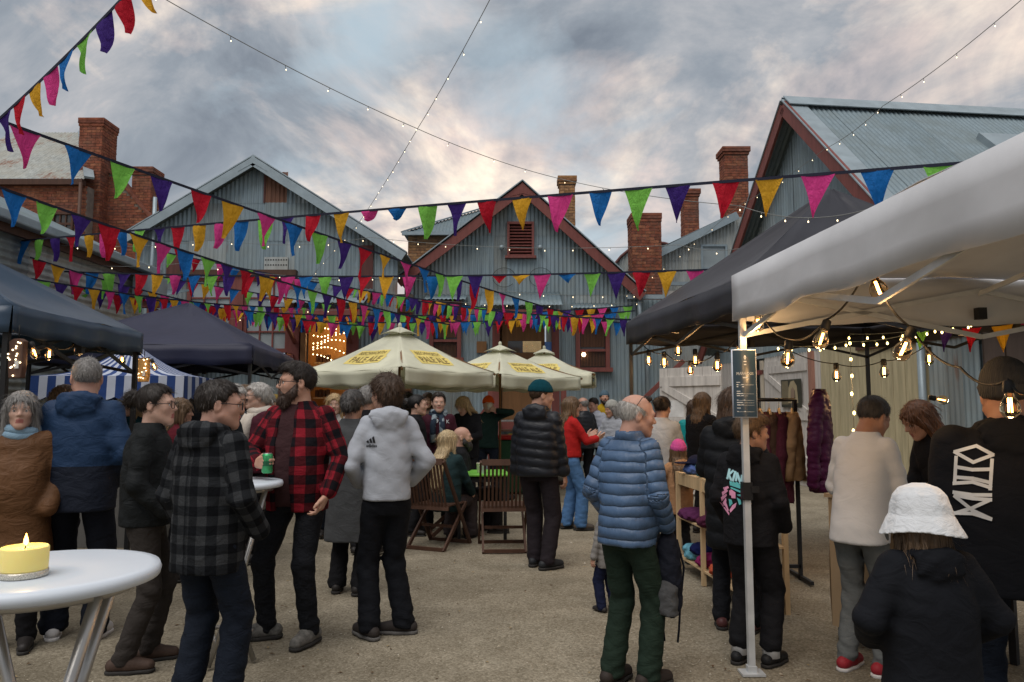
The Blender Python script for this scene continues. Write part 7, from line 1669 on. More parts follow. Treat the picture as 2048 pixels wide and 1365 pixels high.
# ================================================================== stall furniture on the right
def knit_pile(e0, p, c, label, seed=0, r=0.09):
    rnd = random.Random(seed)
    def fn(P):
        d = f_ell(P, (0, 0, 0.04), (r, r * 0.75, 0.07))
        for k in range(3): d = smin(d, f_ell(P, (rnd.uniform(-r, r) * 0.6, rnd.uniform(-r, r) * 0.5, rnd.uniform(0.04, 0.10)), (r * 0.5, r * 0.4, 0.045)), 0.02)
        return np.maximum(d + 0.005 * wrinkle(P, 60, seed), 0.001 - P[:, 2])
    V, Q = field_mesh(fn, (-r - 0.04, -r - 0.04, 0), (r + 0.04, r + 0.04, 0.18), 0.012)
    o = link('knitted_hat', mesh_np('knitted_hat', V, Q, True, [m_knit('knit_%d' % seed, c)]), None, None, p); return tag(o, label, 'knitwear', 'knitwear on the pine shelf')
def shelf():
    a = Vector((1.56, 7.05, 0)); b = Vector((1.70, 5.5, 0))
    e = empty('pine_shelf', (a.x, a.y, 0), 0, 'narrow pine shelf unit of bright knitwear beside the black quilted coat', 'shelf')
    d = Vector((b.x - a.x, b.y - a.y, 0)); Ln = d.length; d.normalize(); n = Vector((d.y, -d.x, 0)) * -1
    W = lambda s, t, z: Vector((a.x, a.y, 0)) + d * s + n * t + Vector((0, 0, z))
    for s in (0.0, Ln * 0.42, Ln):
        for t in (0.0, 0.30): put(MB().box(W(s, t, 0.45), (0.035, 0.035, 0.90), Matrix.Rotation(math.atan2(d.y, d.x), 3, 'Z')), 'post', PINE, e)
    for z in (0.12, 0.48, 0.885):
        for k in range(4): put(MB().bar(W(-0.015, 0.03 + k * 0.08, z), W(Ln + 0.015, 0.03 + k * 0.08, z), 0.07, 0.016), 'shelf_slat', PINE, e)
    put(MB().bar(W(0, 0.0, 0.83), W(Ln, 0.0, 0.83), 0.016, 0.09), 'rail', PINE, e)
    goods = [(0.07, 0.894, (0.10, 0.16, 0.40), 'blue marled knitted hat at the near end of the top shelf'), (0.30, 0.894, (0.08, 0.30, 0.32), 'green and blue knitted hat on the top shelf'), (0.55, 0.894, (0.50, 0.03, 0.12), 'crimson knitted hat on the top shelf'), (0.12, 0.49, (0.10, 0.025, 0.08), 'plum crocheted shawl on the middle shelf'), (0.38, 0.49, (0.09, 0.02, 0.05), 'dark wine shawl on the middle shelf'), (0.05, 0.13, (0.16, 0.42, 0.55), 'turquoise mittens on the bottom shelf'), (0.26, 0.13, (0.22, 0.02, 0.10), 'magenta scarf on the bottom shelf'), (0.50, 0.13, (0.50, 0.10, 0.05), 'orange-red hat on the bottom shelf'), (0.16, 0.20, (0.010, 0.014, 0.07), 'royal blue beanie on top of the bottom shelf pile')]
    for i, (s, z, c, lb) in enumerate(goods): knit_pile(e, W(s * 1.5 + 0.14, 0.13, z + 0.004), c, lb, i, 0.15 if z != 0.49 else 0.20)
    # dark cap on the top shelf
    def fc(P): 
        dd = np.maximum(f_ell(P, (0, 0, 0), (0.09, 0.105, 0.085)), 0.002 - P[:, 2]); br = np.maximum(f_ell(P, (-0.12, 0, 0.0), (0.085, 0.075, 0.05)), np.abs(P[:, 2] - 0.012) - 0.006); return np.minimum(dd, br)
    V, Q = field_mesh(fc, (-0.22, -0.12, 0), (0.12, 0.12, 0.1), 0.009); o = link('cap', mesh_np('cap', V, Q, True, [fab('navy_cap', (0.008, 0.010, 0.03))]), None, None, W(0.25, 0.10, 0.985)); tag(o, 'dark navy peaked cap on top of the pine shelf pile', 'cap')
shelf()
def bucket_hang():
    p = at(1362, 815, 5.95)
    o = MB().lathe([(0.075, 0.0), (0.10, 0.24), (0.106, 0.245), (0.098, 0.238), (0.07, 0.01)], 24, (p.x + 0.12, p.y + 0.02, 0.001)).build('planter_tub', m_plain('dark_tub', (0.02, 0.025, 0.035), 0.5)); tag(o, 'dark plastic tub standing under the pine shelf', 'tub')
def clothes_rack():
    a = at(1530, 815, 6.3); b = at(1590, 815, 6.9); zt = at(1570, 800, 6.6).z
    e = empty('clothes_rack', ((a.x + b.x) / 2, 6.6, 0), 0, 'black clothes rail with hanging jackets under the black gazebo', 'clothes rack')
    x0, x1, y = gx_(1500, 6.6), gx_(1590, 6.6), 6.6
    put(MB().tube([(x0, y, zt), (x1, y, zt)], 0.016), 'rail', BLACKP, e)
    for x in (x0, x1): put(MB().box((x, y, zt / 2), (0.03, 0.03, zt)), 'upright', BLACKP, e); put(MB().box((x, y, 0.03), (0.03, 0.5, 0.03)), 'foot', BLACKP, e)
    put(MB().box(((x0 + x1) / 2, y, 0.12), (x1 - x0, 0.03, 0.03)), 'lower_bar', BLACKP, e)
    return x0, x1, y, zt
x0, x1, yr, zr = clothes_rack()
def garment(label, p, rz, L_, mat, w_=0.21, quilt=None, hanger=True, cat='jacket', name='hanging_jacket'):
    e = empty(name, p, rz, label, cat, 'clothes hanging at the stall')
    sh = {q: np.array([q * w_ * 0.8, 0, -0.10]) for q in (-1, 1)}
    def fn(P):
        d = f_loft(P, [(-L_, 0, 0, w_ * 1.0, 0.10), (-0.3, 0, 0, w_ * 0.95, 0.09), (-0.10, 0, 0, w_ * 0.8, 0.07), (-0.03, 0, 0, 0.07, 0.05)], quilt)
        for q in (-1, 1): d = smin(d, f_cap(P, sh[q], (q * (w_ + 0.05), 0.03, -L_ * 0.5), 0.06, 0.055, quilt), 0.02); d = smin(d, f_cap(P, (q * (w_ + 0.05), 0.03, -L_ * 0.5), (q * (w_ + 0.04), 0.05, -L_ * 0.92), 0.055, 0.045, quilt), 0.02)
        return d + 0.006 * wrinkle(P, 18, len(label) * 0.3)
    V, Q = field_mesh(fn, (-w_ - 0.14, -0.14, -L_ - 0.02), (w_ + 0.14, 0.16, 0.0), 0.015); me = mesh_np('cloth_body', V, Q, True, [mat])
    me.attributes.new('cloth', 'FLOAT_VECTOR', 'POINT').data.foreach_set('vector', V.astype(np.float32).ravel()); link('cloth_body', me, None, e)
    if hanger:
        MB().tube([(-w_ * 0.75, 0, -0.075), (0, 0, 0.0), (w_ * 0.75, 0, -0.075)], 0.011, 8).build('hanger', PINE, e); MB().tube([(0, 0, 0.0), (0, 0, 0.035), (0.018, 0, 0.055), (0.012, 0, 0.075)], 0.003, 6).build('hook', STEEL, e)
PLUM = fab('plum_nylon', (0.055, 0.008, 0.035), rough=0.45, fold=0.3); 
garment('camel jacket on the clothes rail', (gx_(1582, yr), yr - 0.02, zr - 0.08), R(70), 0.62, fab('camel_wool', (0.30, 0.19, 0.10)), 0.20)
garment('wine crocheted cardigan on the clothes rail', (gx_(1556, yr), yr - 0.02, zr - 0.08), R(76), 0.80, m_knit('wine_crochet', (0.075, 0.018, 0.030)), 0.21)
garment('brown coat on the clothes rail', (gx_(1538, yr), yr, zr - 0.08), R(80), 0.85, fab('brown_wool', (0.06, 0.033, 0.022)), 0.21)
garment('rose knitted top on the clothes rail', (gx_(1520, yr), yr, zr - 0.08), R(84), 0.7, m_knit('rose_knit', (0.13, 0.035, 0.05)), 0.2)
garment('plum quilted coat hanging high at the gazebo corner', (gx_(1640, 6.3), 6.3, at(1640, 772, 6.3).z), R(62), 0.88, PLUM, 0.20, (0.05, 0.009), False)
def counter():
    P = [(1634, 1005, 4.95), (1850, 1005, 4.2)]
    a = at(1650, 815, 4.85); b = at(1920, 815, 4.15)
    e = empty('stall_counter', ((a.x + b.x) / 2, 4.6, 0), 0, 'stall counter draped in brown paper behind the man in white', 'counter')
    d = Vector((b.x - a.x, b.y - a.y, 0)); Ln = d.length; d.normalize(); n = Vector((-d.y, d.x, 0)); PAPER = m_plain('kraft_paper', (0.42, 0.30, 0.18), 0.75, 0, 0.12, 2.5, 0.2, 0.3)
    W = lambda s, t, z: Vector((a.x, a.y, 0)) + d * s + n * t + Vector((0, 0, z))
    m = MB(); m.grid(lambda u, v: W(Ln * u, -0.004 - 0.02 * math.sin(u * 9) * (1 - v), 0.12 + 0.80 * v), 20, 4); m.grid(lambda u, v: W(-0.004 - 0.01 * math.sin(v * 5), 0.6 * u, 0.12 + 0.80 * v), 8, 4); o = put(m, 'paper_cover', PAPER, e)
    Rm = Matrix.Rotation(math.atan2(d.y, d.x), 3, 'Z')
    put(MB().box(W(Ln / 2, 0.3, 0.935), (Ln + 0.04, 0.64, 0.025), Rm), 'counter_top', PAPER, e)
    for s in (0.04, Ln - 0.04):
        for t in (0.04, 0.56): put(MB().box(W(s, t, 0.46), (0.04, 0.04, 0.92), Rm), 'leg', BLACKP, e)
    # small things on the counter
    cols = [(0.35, 0.04, 0.05), (0.05, 0.2, 0.3), (0.5, 0.35, 0.1), (0.3, 0.3, 0.3)]
    for i, (s, t, h_) in enumerate(((0.5, 0.35, 0.12), (0.75, 0.25, 0.07), (1.05, 0.4, 0.16), (1.3, 0.2, 0.05))):
        o = MB().lathe([(0.03, 0), (0.036, 0.01), (0.036, h_ * 0.8), (0.022, h_ * 0.92), (0.022, h_)], 14, W(s, t, 0.949)).build('jar', m_plain('jar_%d' % i, cols[i], 0.3)); tag(o, ['tall crimson jar on the stall counter', 'low teal jar on the stall counter', 'ochre jar on the stall counter', 'small grey tin on the stall counter'][i], 'jar', 'jars on the stall counter')
    put(MB().bar(W(0.75, 0.62, 0.99), W(1.6, 0.55, 1.36), 0.03, 0.10), 'sloping_rail', MAROON_D, e)
counter()
def backpack():
    M = Matrix.Rotation(-R(38), 3, 'Z'); w_ = M @ Vector(p10['wr'][1]) + p10['e'].location
    e = empty('backpack', (w_.x + 0.005, w_.y + 0.03, 0.36), R(-20), 'dark backpack hanging from the hand of the man in blue', 'backpack'); e.scale = (0.72, 0.72, 0.80)
    NV = fab('dark_navy_cordura', (0.010, 0.012, 0.020)); GR = fab('grey_cordura', (0.07, 0.072, 0.075))
    def fn(P): return f_loft(P, [(0.0, 0, 0, 0.07, 0.08), (0.06, 0, 0, 0.10, 0.12), (0.35, 0, 0, 0.10, 0.12), (0.52, 0, 0, 0.07, 0.09), (0.58, 0, 0, 0.03, 0.03)], ex=2.6) + 0.006 * wrinkle(P, 22, 1)
    V, Q = field_mesh(fn, (-0.13, -0.15, 0), (0.13, 0.15, 0.58), 0.012); link('bag_body', mesh_np('bag_body', V, Q, True, [NV]), None, e)
    def f2(P): return f_loft(P, [(0.02, 0.0, -0.07, 0.08, 0.075), (0.2, 0, -0.07, 0.085, 0.085), (0.26, 0, -0.05, 0.06, 0.06)], ex=2.6) + 0.004 * wrinkle(P, 30, 2)
    V, Q = field_mesh(f2, (-0.11, -0.18, 0), (0.11, 0.06, 0.28), 0.012); link('front_pocket', mesh_np('front_pocket', V, Q, True, [GR]), None, e)
    MB().tube([(-0.03, 0, 0.55), (-0.02, 0, 0.62), (0.02, 0, 0.62), (0.03, 0, 0.55)], 0.008, 6).build('grab_handle', NV, e)
    for s in (-1, 1): MB().tube([(s * 0.06, 0.08, 0.5), (s * 0.10, 0.16, 0.3), (s * 0.07, 0.13, 0.05), (s * 0.06, 0.1, -0.12), (s * 0.05, 0.09, -0.2)], 0.009, 6).build('strap', NV, e)
backpack()
# ================================================================== menu board on the pole
def menu():
    Y = 4.27; c = at(1491, 767, Y); x0 = at(1465, 767, Y).x; x1 = at(1515, 767, Y).x; z0 = at(1490, 836, Y).z; z1 = at(1490, 699, Y).z
    e = empty('menu_board', ((x0 + x1) / 2, Y, z0), 0, 'dark blue menu sheet with white border fixed to the gazebo pole', 'sign')
    W_, H_ = x1 - x0, z1 - z0; WB_ = m_plain('laminated_white', (0.62, 0.66, 0.74), 0.3); DB = m_plain('menu_navy', (0.022, 0.045, 0.072), 0.28, 0, 0.1, 3, 0.5); TX = m_plain('menu_text', (0.50, 0.54, 0.57), 0.5)
    bend = lambda x: 0.10 * x * x / W_
    m = MB(); m.grid(lambda u, v: (W_ * (u - 0.5), -0.006 + 0.02 * (u - 0.5) ** 2 * 4, H_ * v), 10, 1); solidify(m.build('sheet', WB_, e), 0.003)
    m = MB(); k = 0.006; m.grid(lambda u, v: ((W_ - 2 * k) * (u - 0.5), -0.0105 + 0.02 * ((u - 0.5) * (W_ - 2 * k) / W_) ** 2 * 4, k + (H_ - 2 * k) * v), 10, 1); o = m.build('printed_panel', DB, e)
    H2 = lambda f: H_ * (1 - f)
    polys = []
    t = text_polys('MAFALDOS', 0.024, 0.80); polys.append(([(p[0], p[1] + H2(0.36)) for p in t[0]], t[1]))
    for f, wd in ((0.19, 0.016), (0.235, 0.013), (0.425, 0.03)): polys.append([(-wd / 2, H2(f)), (wd / 2, H2(f)), (wd / 2, H2(f) + 0.007), (-wd / 2, H2(f) + 0.007)])
    for f in (0.49, 0.62, 0.865): polys.append([(-0.05, H2(f)), (-0.03, H2(f)), (-0.03, H2(f) + 0.004), (-0.05, H2(f) + 0.004)])
    for f, a, b in ((0.525, -0.05, 0.05), (0.555, -0.05, -0.012), (0.655, -0.05, 0.05), (0.685, -0.05, 0.012), (0.75, -0.05, 0.05), (0.785, -0.05, 0.05), (0.82, -0.05, 0.05), (0.915, -0.05, 0.05)):
        polys.append([(a, H2(f)), (b, H2(f)), (b, H2(f) + 0.0014), (a, H2(f) + 0.0014)]); polys.append([(a, H2(f)), (a + 0.030 + 0.02 * ((f * 37) % 1), H2(f)), (a + 0.030 + 0.02 * ((f * 37) % 1), H2(f) + 0.005), (a, H2(f) + 0.005)])
    polys += [[(-0.008, H2(0.125)), (0.008, H2(0.125)), (0.002, H2(0.09)), (-0.003, H2(0.09))], [(-0.005, H2(0.15)), (0.005, H2(0.15)), (0.006, H2(0.135)), (-0.006, H2(0.135))]]
    decal(o, polys, (Vector((0, -1, 0)), Vector((1, 0, 0)), Vector((0, 0, 1)), Vector((0, 1, 0))), TX, 'lettering', e, 0.0, 0.0012, 0.05)
    put(MB().box((c.x, Y + 0.004, z1 - 0.02), (0.05, 0.012, 0.02)), 'clip', WPOLE, e)
menu()
def posters():
    # photo poster of a long-haired woman and a yellow-edged print on the white plank door, both flat
    D = 14.0; th = R(7); c = Vector((0.374 * D + 0.42, D, 0)); ridge = Vector((math.cos(th), math.sin(th), 0)); g = Vector((math.sin(th), -math.cos(th), 0))
    W = lambda s, n, z: c + g * s - ridge * n + Vector((0, 0, z))
    def pan(s0, s1, z0, z1, label, mats, fn):
        e = empty('poster', W((s0 + s1) / 2, 0.07, z0), 0, label, 'poster'); P = [W(s0, 0.066, z0), W(s1, 0.066, z0), W(s1, 0.066, z1), W(s0, 0.066, z1)]
        o = put(MB().add(P + [p - ridge * 0.006 for p in P], [(0, 1, 2, 3), (4, 7, 6, 5), (0, 4, 5, 1), (1, 5, 6, 2), (2, 6, 7, 3), (3, 7, 4, 0)]), 'backing', mats[0], e); fn(e, s0, s1, z0, z1, mats)
    def woman(e, s0, s1, z0, z1, mats):
        f = lambda u, v, n=0.0745: W(s0 + (s1 - s0) * u, n, z0 + (z1 - z0) * v)
        hair = [(0.35, 0.15), (0.38, 0.7), (0.5, 0.92), (0.66, 0.95), (0.8, 0.75), (0.85, 0.15), (0.72, 0.15), (0.7, 0.6), (0.5, 0.6), (0.48, 0.15)]; put(MB().add([f(*p) for p in hair], [tuple(range(len(hair)))]), 'printed_hair', mats[1], e)
        face = [(0.51, 0.36), (0.51, 0.62), (0.6, 0.72), (0.69, 0.62), (0.69, 0.36), (0.6, 0.28)]; put(MB().add([f(p[0], p[1], 0.078) for p in face], [tuple(range(6))]), 'printed_face', mats[2], e)
        for i in range(7): put(MB().add([f(0.03 + i * 0.05, 0.1), f(0.05 + i * 0.05, 0.1), f(0.08 + i * 0.045, 0.95), f(0.06 + i * 0.045, 0.95)], [(0, 1, 2, 3)]), 'printed_grass', mats[1], e)
    pan(-1.05, -0.25, 1.50, 2.05, 'photographic poster of a long-haired woman on the plank door', (m_plain('poster_dark', (0.06, 0.06, 0.045), 0.4), m_plain('poster_blond', (0.42, 0.35, 0.22), 0.4), m_plain('poster_skin', (0.30, 0.22, 0.16), 0.4)), woman)
posters()
# ================================================================== bunting and lights
@cached
def m_flag(name, c):
    t = NT(name); o = t.oc(); n = t.noise(o, 3, 4, 0.6); cr = t.noise(t.mapv(o, (1, 1, 0.5)), 5, 3, 0.6, 1.0)
    col = t.mix(t.ramp(n, [(0.3, 0), (0.75, 1)]), var(c, 0.82), tuple(min(1, x * 1.08 + 0.015) for x in c)); t.done(col, 0.85, t.bump(cr, 0.5, 0.06), spec=0.1)
    tr = t.node('ShaderNodeBsdfTranslucent'); t.l.new(col, tr.inputs[0]); mx = t.node('ShaderNodeMixShader'); mx.inputs[0].default_value = 0.35; out_ = [q for q in t.n if q.type == 'OUTPUT_MATERIAL'][0]
    t.l.new(t.b.outputs[0], mx.inputs[1]); t.l.new(tr.outputs[0], mx.inputs[2]); t.l.new(mx.outputs[0], out_.inputs[0]); return t.m
FLAGC = [m_flag('flag_' + n, c) for n, c in (('pink', (0.66, 0.05, 0.25)), ('blue', (0.010, 0.15, 0.47)), ('green', (0.22, 0.60, 0.09)), ('purple', (0.050, 0.020, 0.19)), ('red', (0.50, 0.008, 0.025)), ('yellow', (0.72, 0.38, 0.025)))]
TAPE = m_plain('navy_tape', (0.012, 0.014, 0.030), 0.8)
FLAGM = []
def flag_meshes():
    for v in range(14):
        rnd = random.Random(v); ph, tw, cu = rnd.uniform(0, 6), rnd.uniform(-1.0, 1.0), rnd.uniform(-0.25, 0.25); m = MB(); nu, nv = 6, 8
        lean_ = rnd.uniform(-0.12, 0.12)
        for j in range(nv + 1):
            t = j / nv; w_ = 0.5 * (1 - t) + 0.012
            for i in range(nu + 1):
                u = i / nu * 2 - 1; m.v.append((u * w_ * (1 - 0.08 * math.sin(t * 3)) + lean_ * t * t, 0.10 * math.sin(t * 4 + ph) * t + 0.09 * math.sin(u * 2.6 + ph) * (0.25 + t) + tw * u * w_ * t, -t * 1.42 + 0.012 * math.sin(u * 5 + ph)))
        for j in range(nv):
            for i in range(nu): m.f.append((j * (nu + 1) + i, j * (nu + 1) + i + 1, (j + 1) * (nu + 1) + i + 1, (j + 1) * (nu + 1) + i)); m.m.append(0); m.sm.append(True)
        FLAGM.append(m)
flag_meshes()
FM = {}
def flag_mesh(v, c):
    if (v, c) not in FM: me = FLAGM[v].mesh('flag'); me.materials.append(FLAGC[c]); FM[(v, c)] = me
    return FM[(v, c)]
def curve_pts(A, B, sag, n):
    return [A * (1 - t) + B * t - Vector((0, 0, sag * 4 * t * (1 - t))) for t in [i / n for i in range(n + 1)]]
def bunting(label, A, B, sag, pitch, size, c0=0, tape=0.022, start=0.5, folded=()):
    A, B = Vector(A), Vector(B); e = empty('bunting', (A + B) / 2, 0, label, 'bunting', 'strings of triangular flags')
    n = 60; P = curve_pts(A, B, sag, n); m = MB()
    for a, b in zip(P, P[1:]): m.bar(a, b, 0.004, tape)
    put(m, 'tape', TAPE, e)
    Ls = [0]
    for a, b in zip(P, P[1:]): Ls.append(Ls[-1] + (b - a).length)
    k = 0; s = pitch * start; rnd = random.Random(len(label) + c0)
    order = (0, 1, 2, 3, 4, 5)
    while s < Ls[-1]:
        i = max(0, min(n - 1, int(np.searchsorted(Ls, s)) - 1)); t = (s - Ls[i]) / (Ls[i + 1] - Ls[i]); p = P[i] * (1 - t) + P[i + 1] * t; d = (P[i + 1] - P[i]).normalized()
        o = bpy.data.objects.new('flag', flag_mesh(rnd.randrange(14), order[(k + c0) % 6])); COL.objects.link(o); o.parent = e; o.location = p - e.location - Vector((0, 0, tape * 0.3))
        x = d; z = Vector((rnd.uniform(-0.08, 0.08), rnd.uniform(-0.22, 0.22), 1)); y = z.cross(x).normalized(); z = x.cross(y)
        o.rotation_euler = Matrix((x, y, z)).transposed().to_euler()
        sz = size * rnd.uniform(0.88, 1.08); hz_ = 0.35 if k in folded else 1.0; o.scale = (sz, sz, sz * hz_)
        s += pitch * rnd.uniform(0.90, 1.10); k += 1
    return e
hook = at(-4, 240, 4.9)
bunting('bunting running up out of the frame at the top left corner', hook, at(330, -95, 3.9), 0.03, 0.205, 0.175, 3)
bunting('bunting falling from the left edge across the grey shed towards the centre', hook, at(1150, 632, 12.2), 0.05, 0.345, 0.21, 0, start=0.5)
bunting('second bunting falling from the left edge, below the first', at(-10, 372, 5.5), at(900, 650, 12.5), 0.10, 0.29, 0.20, 1)
bunting('long bunting crossing the whole yard up to the white gazebo', at(-20, 488, 10.0), at(1985, 322, 4.5), -0.02, 0.335, 0.21, 5, folded=(19, 20))
bunting('bunting crossing level with the foot of the centre gable', at(40, 540, 10.8), at(1520, 536, 8.2), 0.10, 0.29, 0.21, 3, folded=(25, 26, 28))
bunting('bunting sagging low from the left shed eaves to the parasols', at(60, 515, 9.5), at(640, 640, 15.0), 0.16, 0.25, 0.19, 4)
bunting('low bunting along the front of the left shed windows', at(150, 575, 11.0), at(820, 628, 15.6), 0.18, 0.24, 0.19, 2)
bunting('dense low bunting across the centre shed door, upper row', at(560, 628, 15.2), at(1265, 612, 13.2), 0.10, 0.22, 0.175, 0)
bunting('dense low bunting across the centre shed door, lower row', at(600, 640, 14.6), at(1270, 622, 12.4), 0.12, 0.22, 0.175, 3)
bunting('bunting from the left shed wall down to the black gazebo corner', at(700, 575, 16.5), at(1262, 640, 9.2), 0.12, 0.23, 0.165, 1)
bunting('thin bunting strung from the left shed eaves to the broad chimney', at(330, 505, 13.5), at(1268, 648, 14.0), 0.15, 0.24, 0.19, 2)
bunting('small bunting dipping behind the indigo gazebo peak', at(120, 560, 12.6), at(760, 655, 14.2), 0.10, 0.24, 0.19, 5)
bunting('bunting from the left edge low over the navy gazebo', at(-10, 545, 8.5), at(620, 615, 15.0), 0.12, 0.24, 0.19, 0)
bunting('bunting crossing the left shed windows to the parasol tops', at(200, 530, 13.0), at(1000, 650, 14.8), 0.10, 0.24, 0.185, 4)
bunting('bunting hung inside the black gazebo', at(1820, 655, 7.2), at(2080, 640, 6.4), 0.03, 0.22, 0.17, 2)
# ---------------- fairy lights
FWIRE = m_plain('clear_wire', (0.20, 0.21, 0.20), 0.5); FB = m_emit('fairy_bulb', (1.0, 0.78, 0.48), 2.6); FBY = m_emit('fairy_bulb_yellow', (1.0, 0.74, 0.25), 7.0)
def fairy(label, pts, sag, pitch, r=0.009, bm=FB, wire=0.0035, drop=0.03, wm=None):
    pts = [Vector(p) for p in pts]; e = empty('fairy_lights', pts[0], 0, label, 'fairy lights', 'strings of fairy lights'); P = []
    for a, b in zip(pts, pts[1:]): P += curve_pts(a, b, sag, 24)[(1 if P else 0):]
    put(MB().tube(P, wire, 5), 'wire', wm or FWIRE, e); m = MB(); m2 = MB(); rnd = random.Random(len(label)); s = 0.0; acc = 0
    for a, b in zip(P, P[1:]):
        L_ = (b - a).length
        while s < acc + L_:
            t = (s - acc) / L_; p = a * (1 - t) + b * t; dr = Vector((rnd.uniform(-0.6, 0.6), rnd.uniform(-0.6, 0.6), -1)).normalized(); q = p + dr * drop
            m2.tube([p, q], wire * 0.8, 4); m.ball(q + dr * r, (r * 0.8, r * 0.8, r * 1.2), 6, 4); s += pitch * rnd.uniform(0.85, 1.15)
        acc += L_
    o = put(m2, 'drop_wires', wm or FWIRE, e); o['kind'] = 'stuff'; o = put(m, 'bulbs', bm, e); o['kind'] = 'stuff'
fairy('fairy lights slanting down the sky from top left to the centre roof', [at(315, -10, 5.0), at(835, 258, 7.0), at(1120, 358, 8.2), at(1480, 412, 7.0)], 0.04, 0.50, 0.0055)
fairy('fairy lights slanting down the sky from the top to the left shed', [at(990, -20, 5.5), at(835, 258, 8.0), at(718, 445, 13.0), at(560, 620, 15.5)], 0.03, 0.42, 0.006)
fairy('fairy lights falling from the top right corner past the tall gable', [at(2060, -15, 5.5), at(1765, 213, 7.5), at(1650, 298, 9.5), at(1480, 410, 12.0), at(1240, 600, 15.0)], 0.04, 0.42, 0.006)
fairy('fairy lights swagged below the big bunting towards the gazebo', [at(1480, 412, 6.2), at(1800, 398, 5.0)], 0.12, 0.23, 0.007)
fairy('fairy lights across the left shed gable', [at(-5, 480, 10.0), at(430, 480, 11.0), at(740, 475, 11.5), at(1360, 490, 9.5), at(1540, 480, 8.5)], 0.10, 0.5, 0.008)
fairy('lower fairy lights across the left shed', [at(0, 508, 10.5), at(380, 525, 12.0), at(800, 553, 12.6), at(1270, 590, 13.0)], 0.12, 0.5, 0.009)
fairy('fairy lights over the doors of both sheds', [at(330, 640, 14.0), at(600, 620, 14.4), at(850, 600, 15.0), at(1290, 605, 15.4)], 0.08, 0.45, 0.009)
fairy('yellow fairy lights along the back edge of the black gazebo', [at(1560, 690, 7.0), at(1690, 683, 6.8), at(1835, 663, 6.6), at(2045, 608, 6.2)], 0.03, 0.11, 0.012, FBY)
fairy('second yellow fairy light strand under the black gazebo roof', [at(1700, 668, 6.7), at(1870, 655, 6.5), at(2050, 618, 6.1)], 0.02, 0.14, 0.011, FBY)
fairy('yellow fairy lights hanging down the cream board wall', [at(1700, 683, 7.0), at(1709, 880, 7.0)], 0.0, 0.155, 0.016, FBY, drop=0.005)
# ---------------- festoon bulbs
FIL = m_emit('filament', (1.0, 0.42, 0.10), 22.0); BGL = m_glass('bulb_glass', (1.0, 0.78, 0.50)); CABLE = m_plain('black_cable', (0.012, 0.012, 0.013), 0.6)
def festoon_bulb(e, p, dr, sz=1.0, energy=1.2, first=[None]):
    dr = Vector(dr).normalized(); q = dr.to_track_quat('-Z', 'Y')
    b = empty('bulb'); b.parent = e; b.location = Vector(p) - e.location; b.rotation_euler = q.to_euler(); b.scale = (sz * 1.4,) * 3
    if first[0] is None:
        k = MB().lathe([(0.008, 0.0), (0.013, -0.004), (0.014, -0.030), (0.012, -0.034)], 12).mesh('socket'); k.materials.append(CABLE)
        g = MB().lathe([(0.0105, -0.034), (0.013, -0.044), (0.020, -0.056), (0.0235, -0.068), (0.0225, -0.080), (0.017, -0.090), (0.008, -0.0955), (0.001, -0.0965)], 16, caps=False).mesh('glass'); g.materials.append(BGL)
        f = MB().tube([(0.003, 0, -0.046), (0.0035, 0, -0.080)], 0.0017, 6).tube([(-0.003, 0, -0.046), (-0.0035, 0, -0.080)], 0.0017, 6).mesh('filament'); f.materials.append(FIL)
        first[0] = (k, g, f)
    for n, me in zip(('socket', 'glass', 'filament'), first[0]): o = bpy.data.objects.new(n, me); COL.objects.link(o); o.parent = b
    l = bpy.data.lights.new('bulb_light', 'POINT'); l.energy = energy; l.color = (1.0, 0.58, 0.24); l.shadow_soft_size = 0.02
    lo = bpy.data.objects.new('bulb_light', l); COL.objects.link(lo); lo.parent = b; lo.location = (0, 0, -0.11)
def festoon(label, pts, bulbs, energy=1.2):
    """pts: cable way points; bulbs: (px,py,Y,dir,size)"""
    e = empty('festoon_lights', pts[0], 0, label, 'festoon lights', 'festoon light strings'); P = []
    for a, b in zip(pts, pts[1:]): P += curve_pts(Vector(a), Vector(b), 0.04, 10)[(1 if P else 0):]
    put(MB().tube(P, 0.005, 6), 'cable', CABLE, e)
    for px, py, Y, d, sz in bulbs: festoon_bulb(e, at(px, py, Y), d, sz, energy)
D0 = (0, 0, -1)
festoon('near festoon string with large bulbs under the white gazebo', [at(1515, 615, 4.25), at(1575, 678, 4.0), at(1652, 640, 3.5), at(1735, 535, 3.2), at(1822, 655, 3.2), at(1920, 735, 2.9), at(2016, 760, 2.6), at(2070, 770, 2.5)], [(1515, 617, 4.2, D0, 1.0), (1578, 680, 4.0, (-0.1, 0, -1), 1.15), (1655, 640, 3.5, (-0.35, 0, -1), 1.1), (1738, 532, 3.15, (0.35, 0, -1), 1.15), (1826, 656, 3.15, (-0.5, 0, -1), 1.15), (2017, 760, 2.6, (0, 0, -1), 1.0)], 1.6)
festoon('festoon string along the front edge of the black gazebo', [at(1285, 690, 8.1), at(1330, 706, 7.6), at(1380, 722, 7.1), at(1436, 704, 6.6), at(1470, 680, 6.2)], [(1297, 700, 8.0, D0, 1.25), (1328, 703, 7.7, D0, 1.25), (1356, 680, 7.4, D0, 1.2), (1390, 698, 7.0, D0, 1.2), (1380, 722, 7.1, D0, 1.0), (1434, 706, 6.6, D0, 1.25), (1478, 680, 6.2, D0, 1.2)], 1.5)
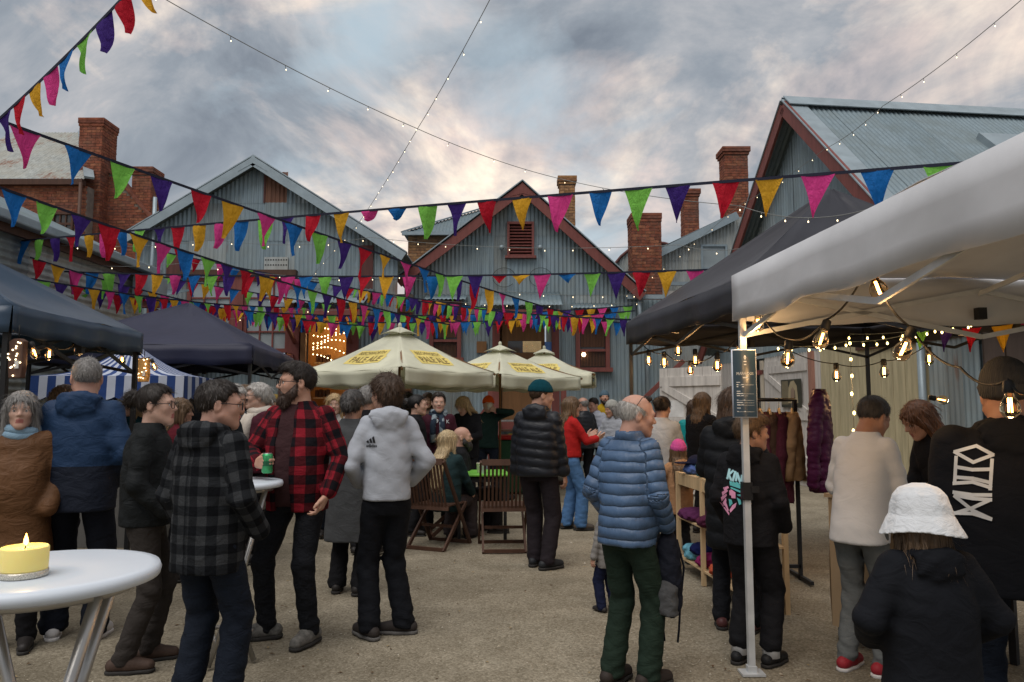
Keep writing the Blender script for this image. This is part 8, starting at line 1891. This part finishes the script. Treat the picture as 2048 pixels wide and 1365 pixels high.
festoon('festoon string deep inside the black gazebo', [at(1560, 690, 7.0), at(1672, 728, 7.0), at(1766, 722, 6.9), at(1855, 690, 6.8)], [(1572, 702, 7.0, D0, 1.2), (1672, 726, 7.0, D0, 1.3), (1767, 718, 6.9, D0, 1.3), (1857, 694, 6.6, D0, 1.2), (1858, 795, 6.3, (1, 0, -0.2), 1.2)], 3.0)
# ---------------- plaques hung at the navy gazebo corners
def plaque(px, py, Y, label, mat, h_=0.27):
    p = at(px, py, Y); e = empty('wooden_plaque', p, R(-20), label, 'plaque', 'wooden plaques wound with fairy lights')
    m = MB(); prof_ = [(-0.055, 0), (0.055, 0), (0.068, h_ * 0.3), (0.062, h_ * 0.75), (0.07, h_ * 0.93), (0.03, h_), (-0.03, h_), (-0.07, h_ * 0.93), (-0.062, h_ * 0.75), (-0.068, h_ * 0.3)]
    m.prism([(a, b - h_) for a, b in prof_], -0.018, 0.018, 'y'); m.build('board', mat, e, bevel=0.006)
    m = MB(); rnd = random.Random(px)
    for i in range(16): m.ball((rnd.uniform(-0.06, 0.06), -0.024, -h_ * rnd.uniform(0.04, 0.97)), 0.006, 6, 4)
    o = m.build('fairy_bulbs', FB, e); o['kind'] = 'stuff'
    MB().tube([(0, 0, 0), (0, 0, 0.09)], 0.004, 5).build('cord', CABLE, e)
    m = MB(); m.box((0.022, -0.0215, -h_ * 0.66), (0.035, 0.004, 0.05)); m.build('paper_tag', CUPM, e)
plaque(38, 678, 4.85, 'dark brown wooden plaque wound with fairy lights at the left edge', BROWN, 0.26)
plaque(289, 716, 7.35, 'honey-coloured wooden plaque with fairy lights at the gazebo corner', m_paintwood('honey_pine', (0.50, 0.27, 0.08)), 0.24)
festoon('festoon string along the navy gazebo edge', [at(40, 690, 4.9), at(100, 690, 5.4), at(150, 688, 6.0), at(245, 700, 6.9), at(300, 715, 7.3)], [(62, 684, 4.9, (0.4, 0, -1), 0.9), (100, 686, 5.4, D0, 0.95), (147, 686, 6.0, (0.5, 0, -1), 0.9), (245, 702, 6.9, D0, 1.0), (303, 718, 7.2, (0.4, 0, -1), 0.9)], 0.35)
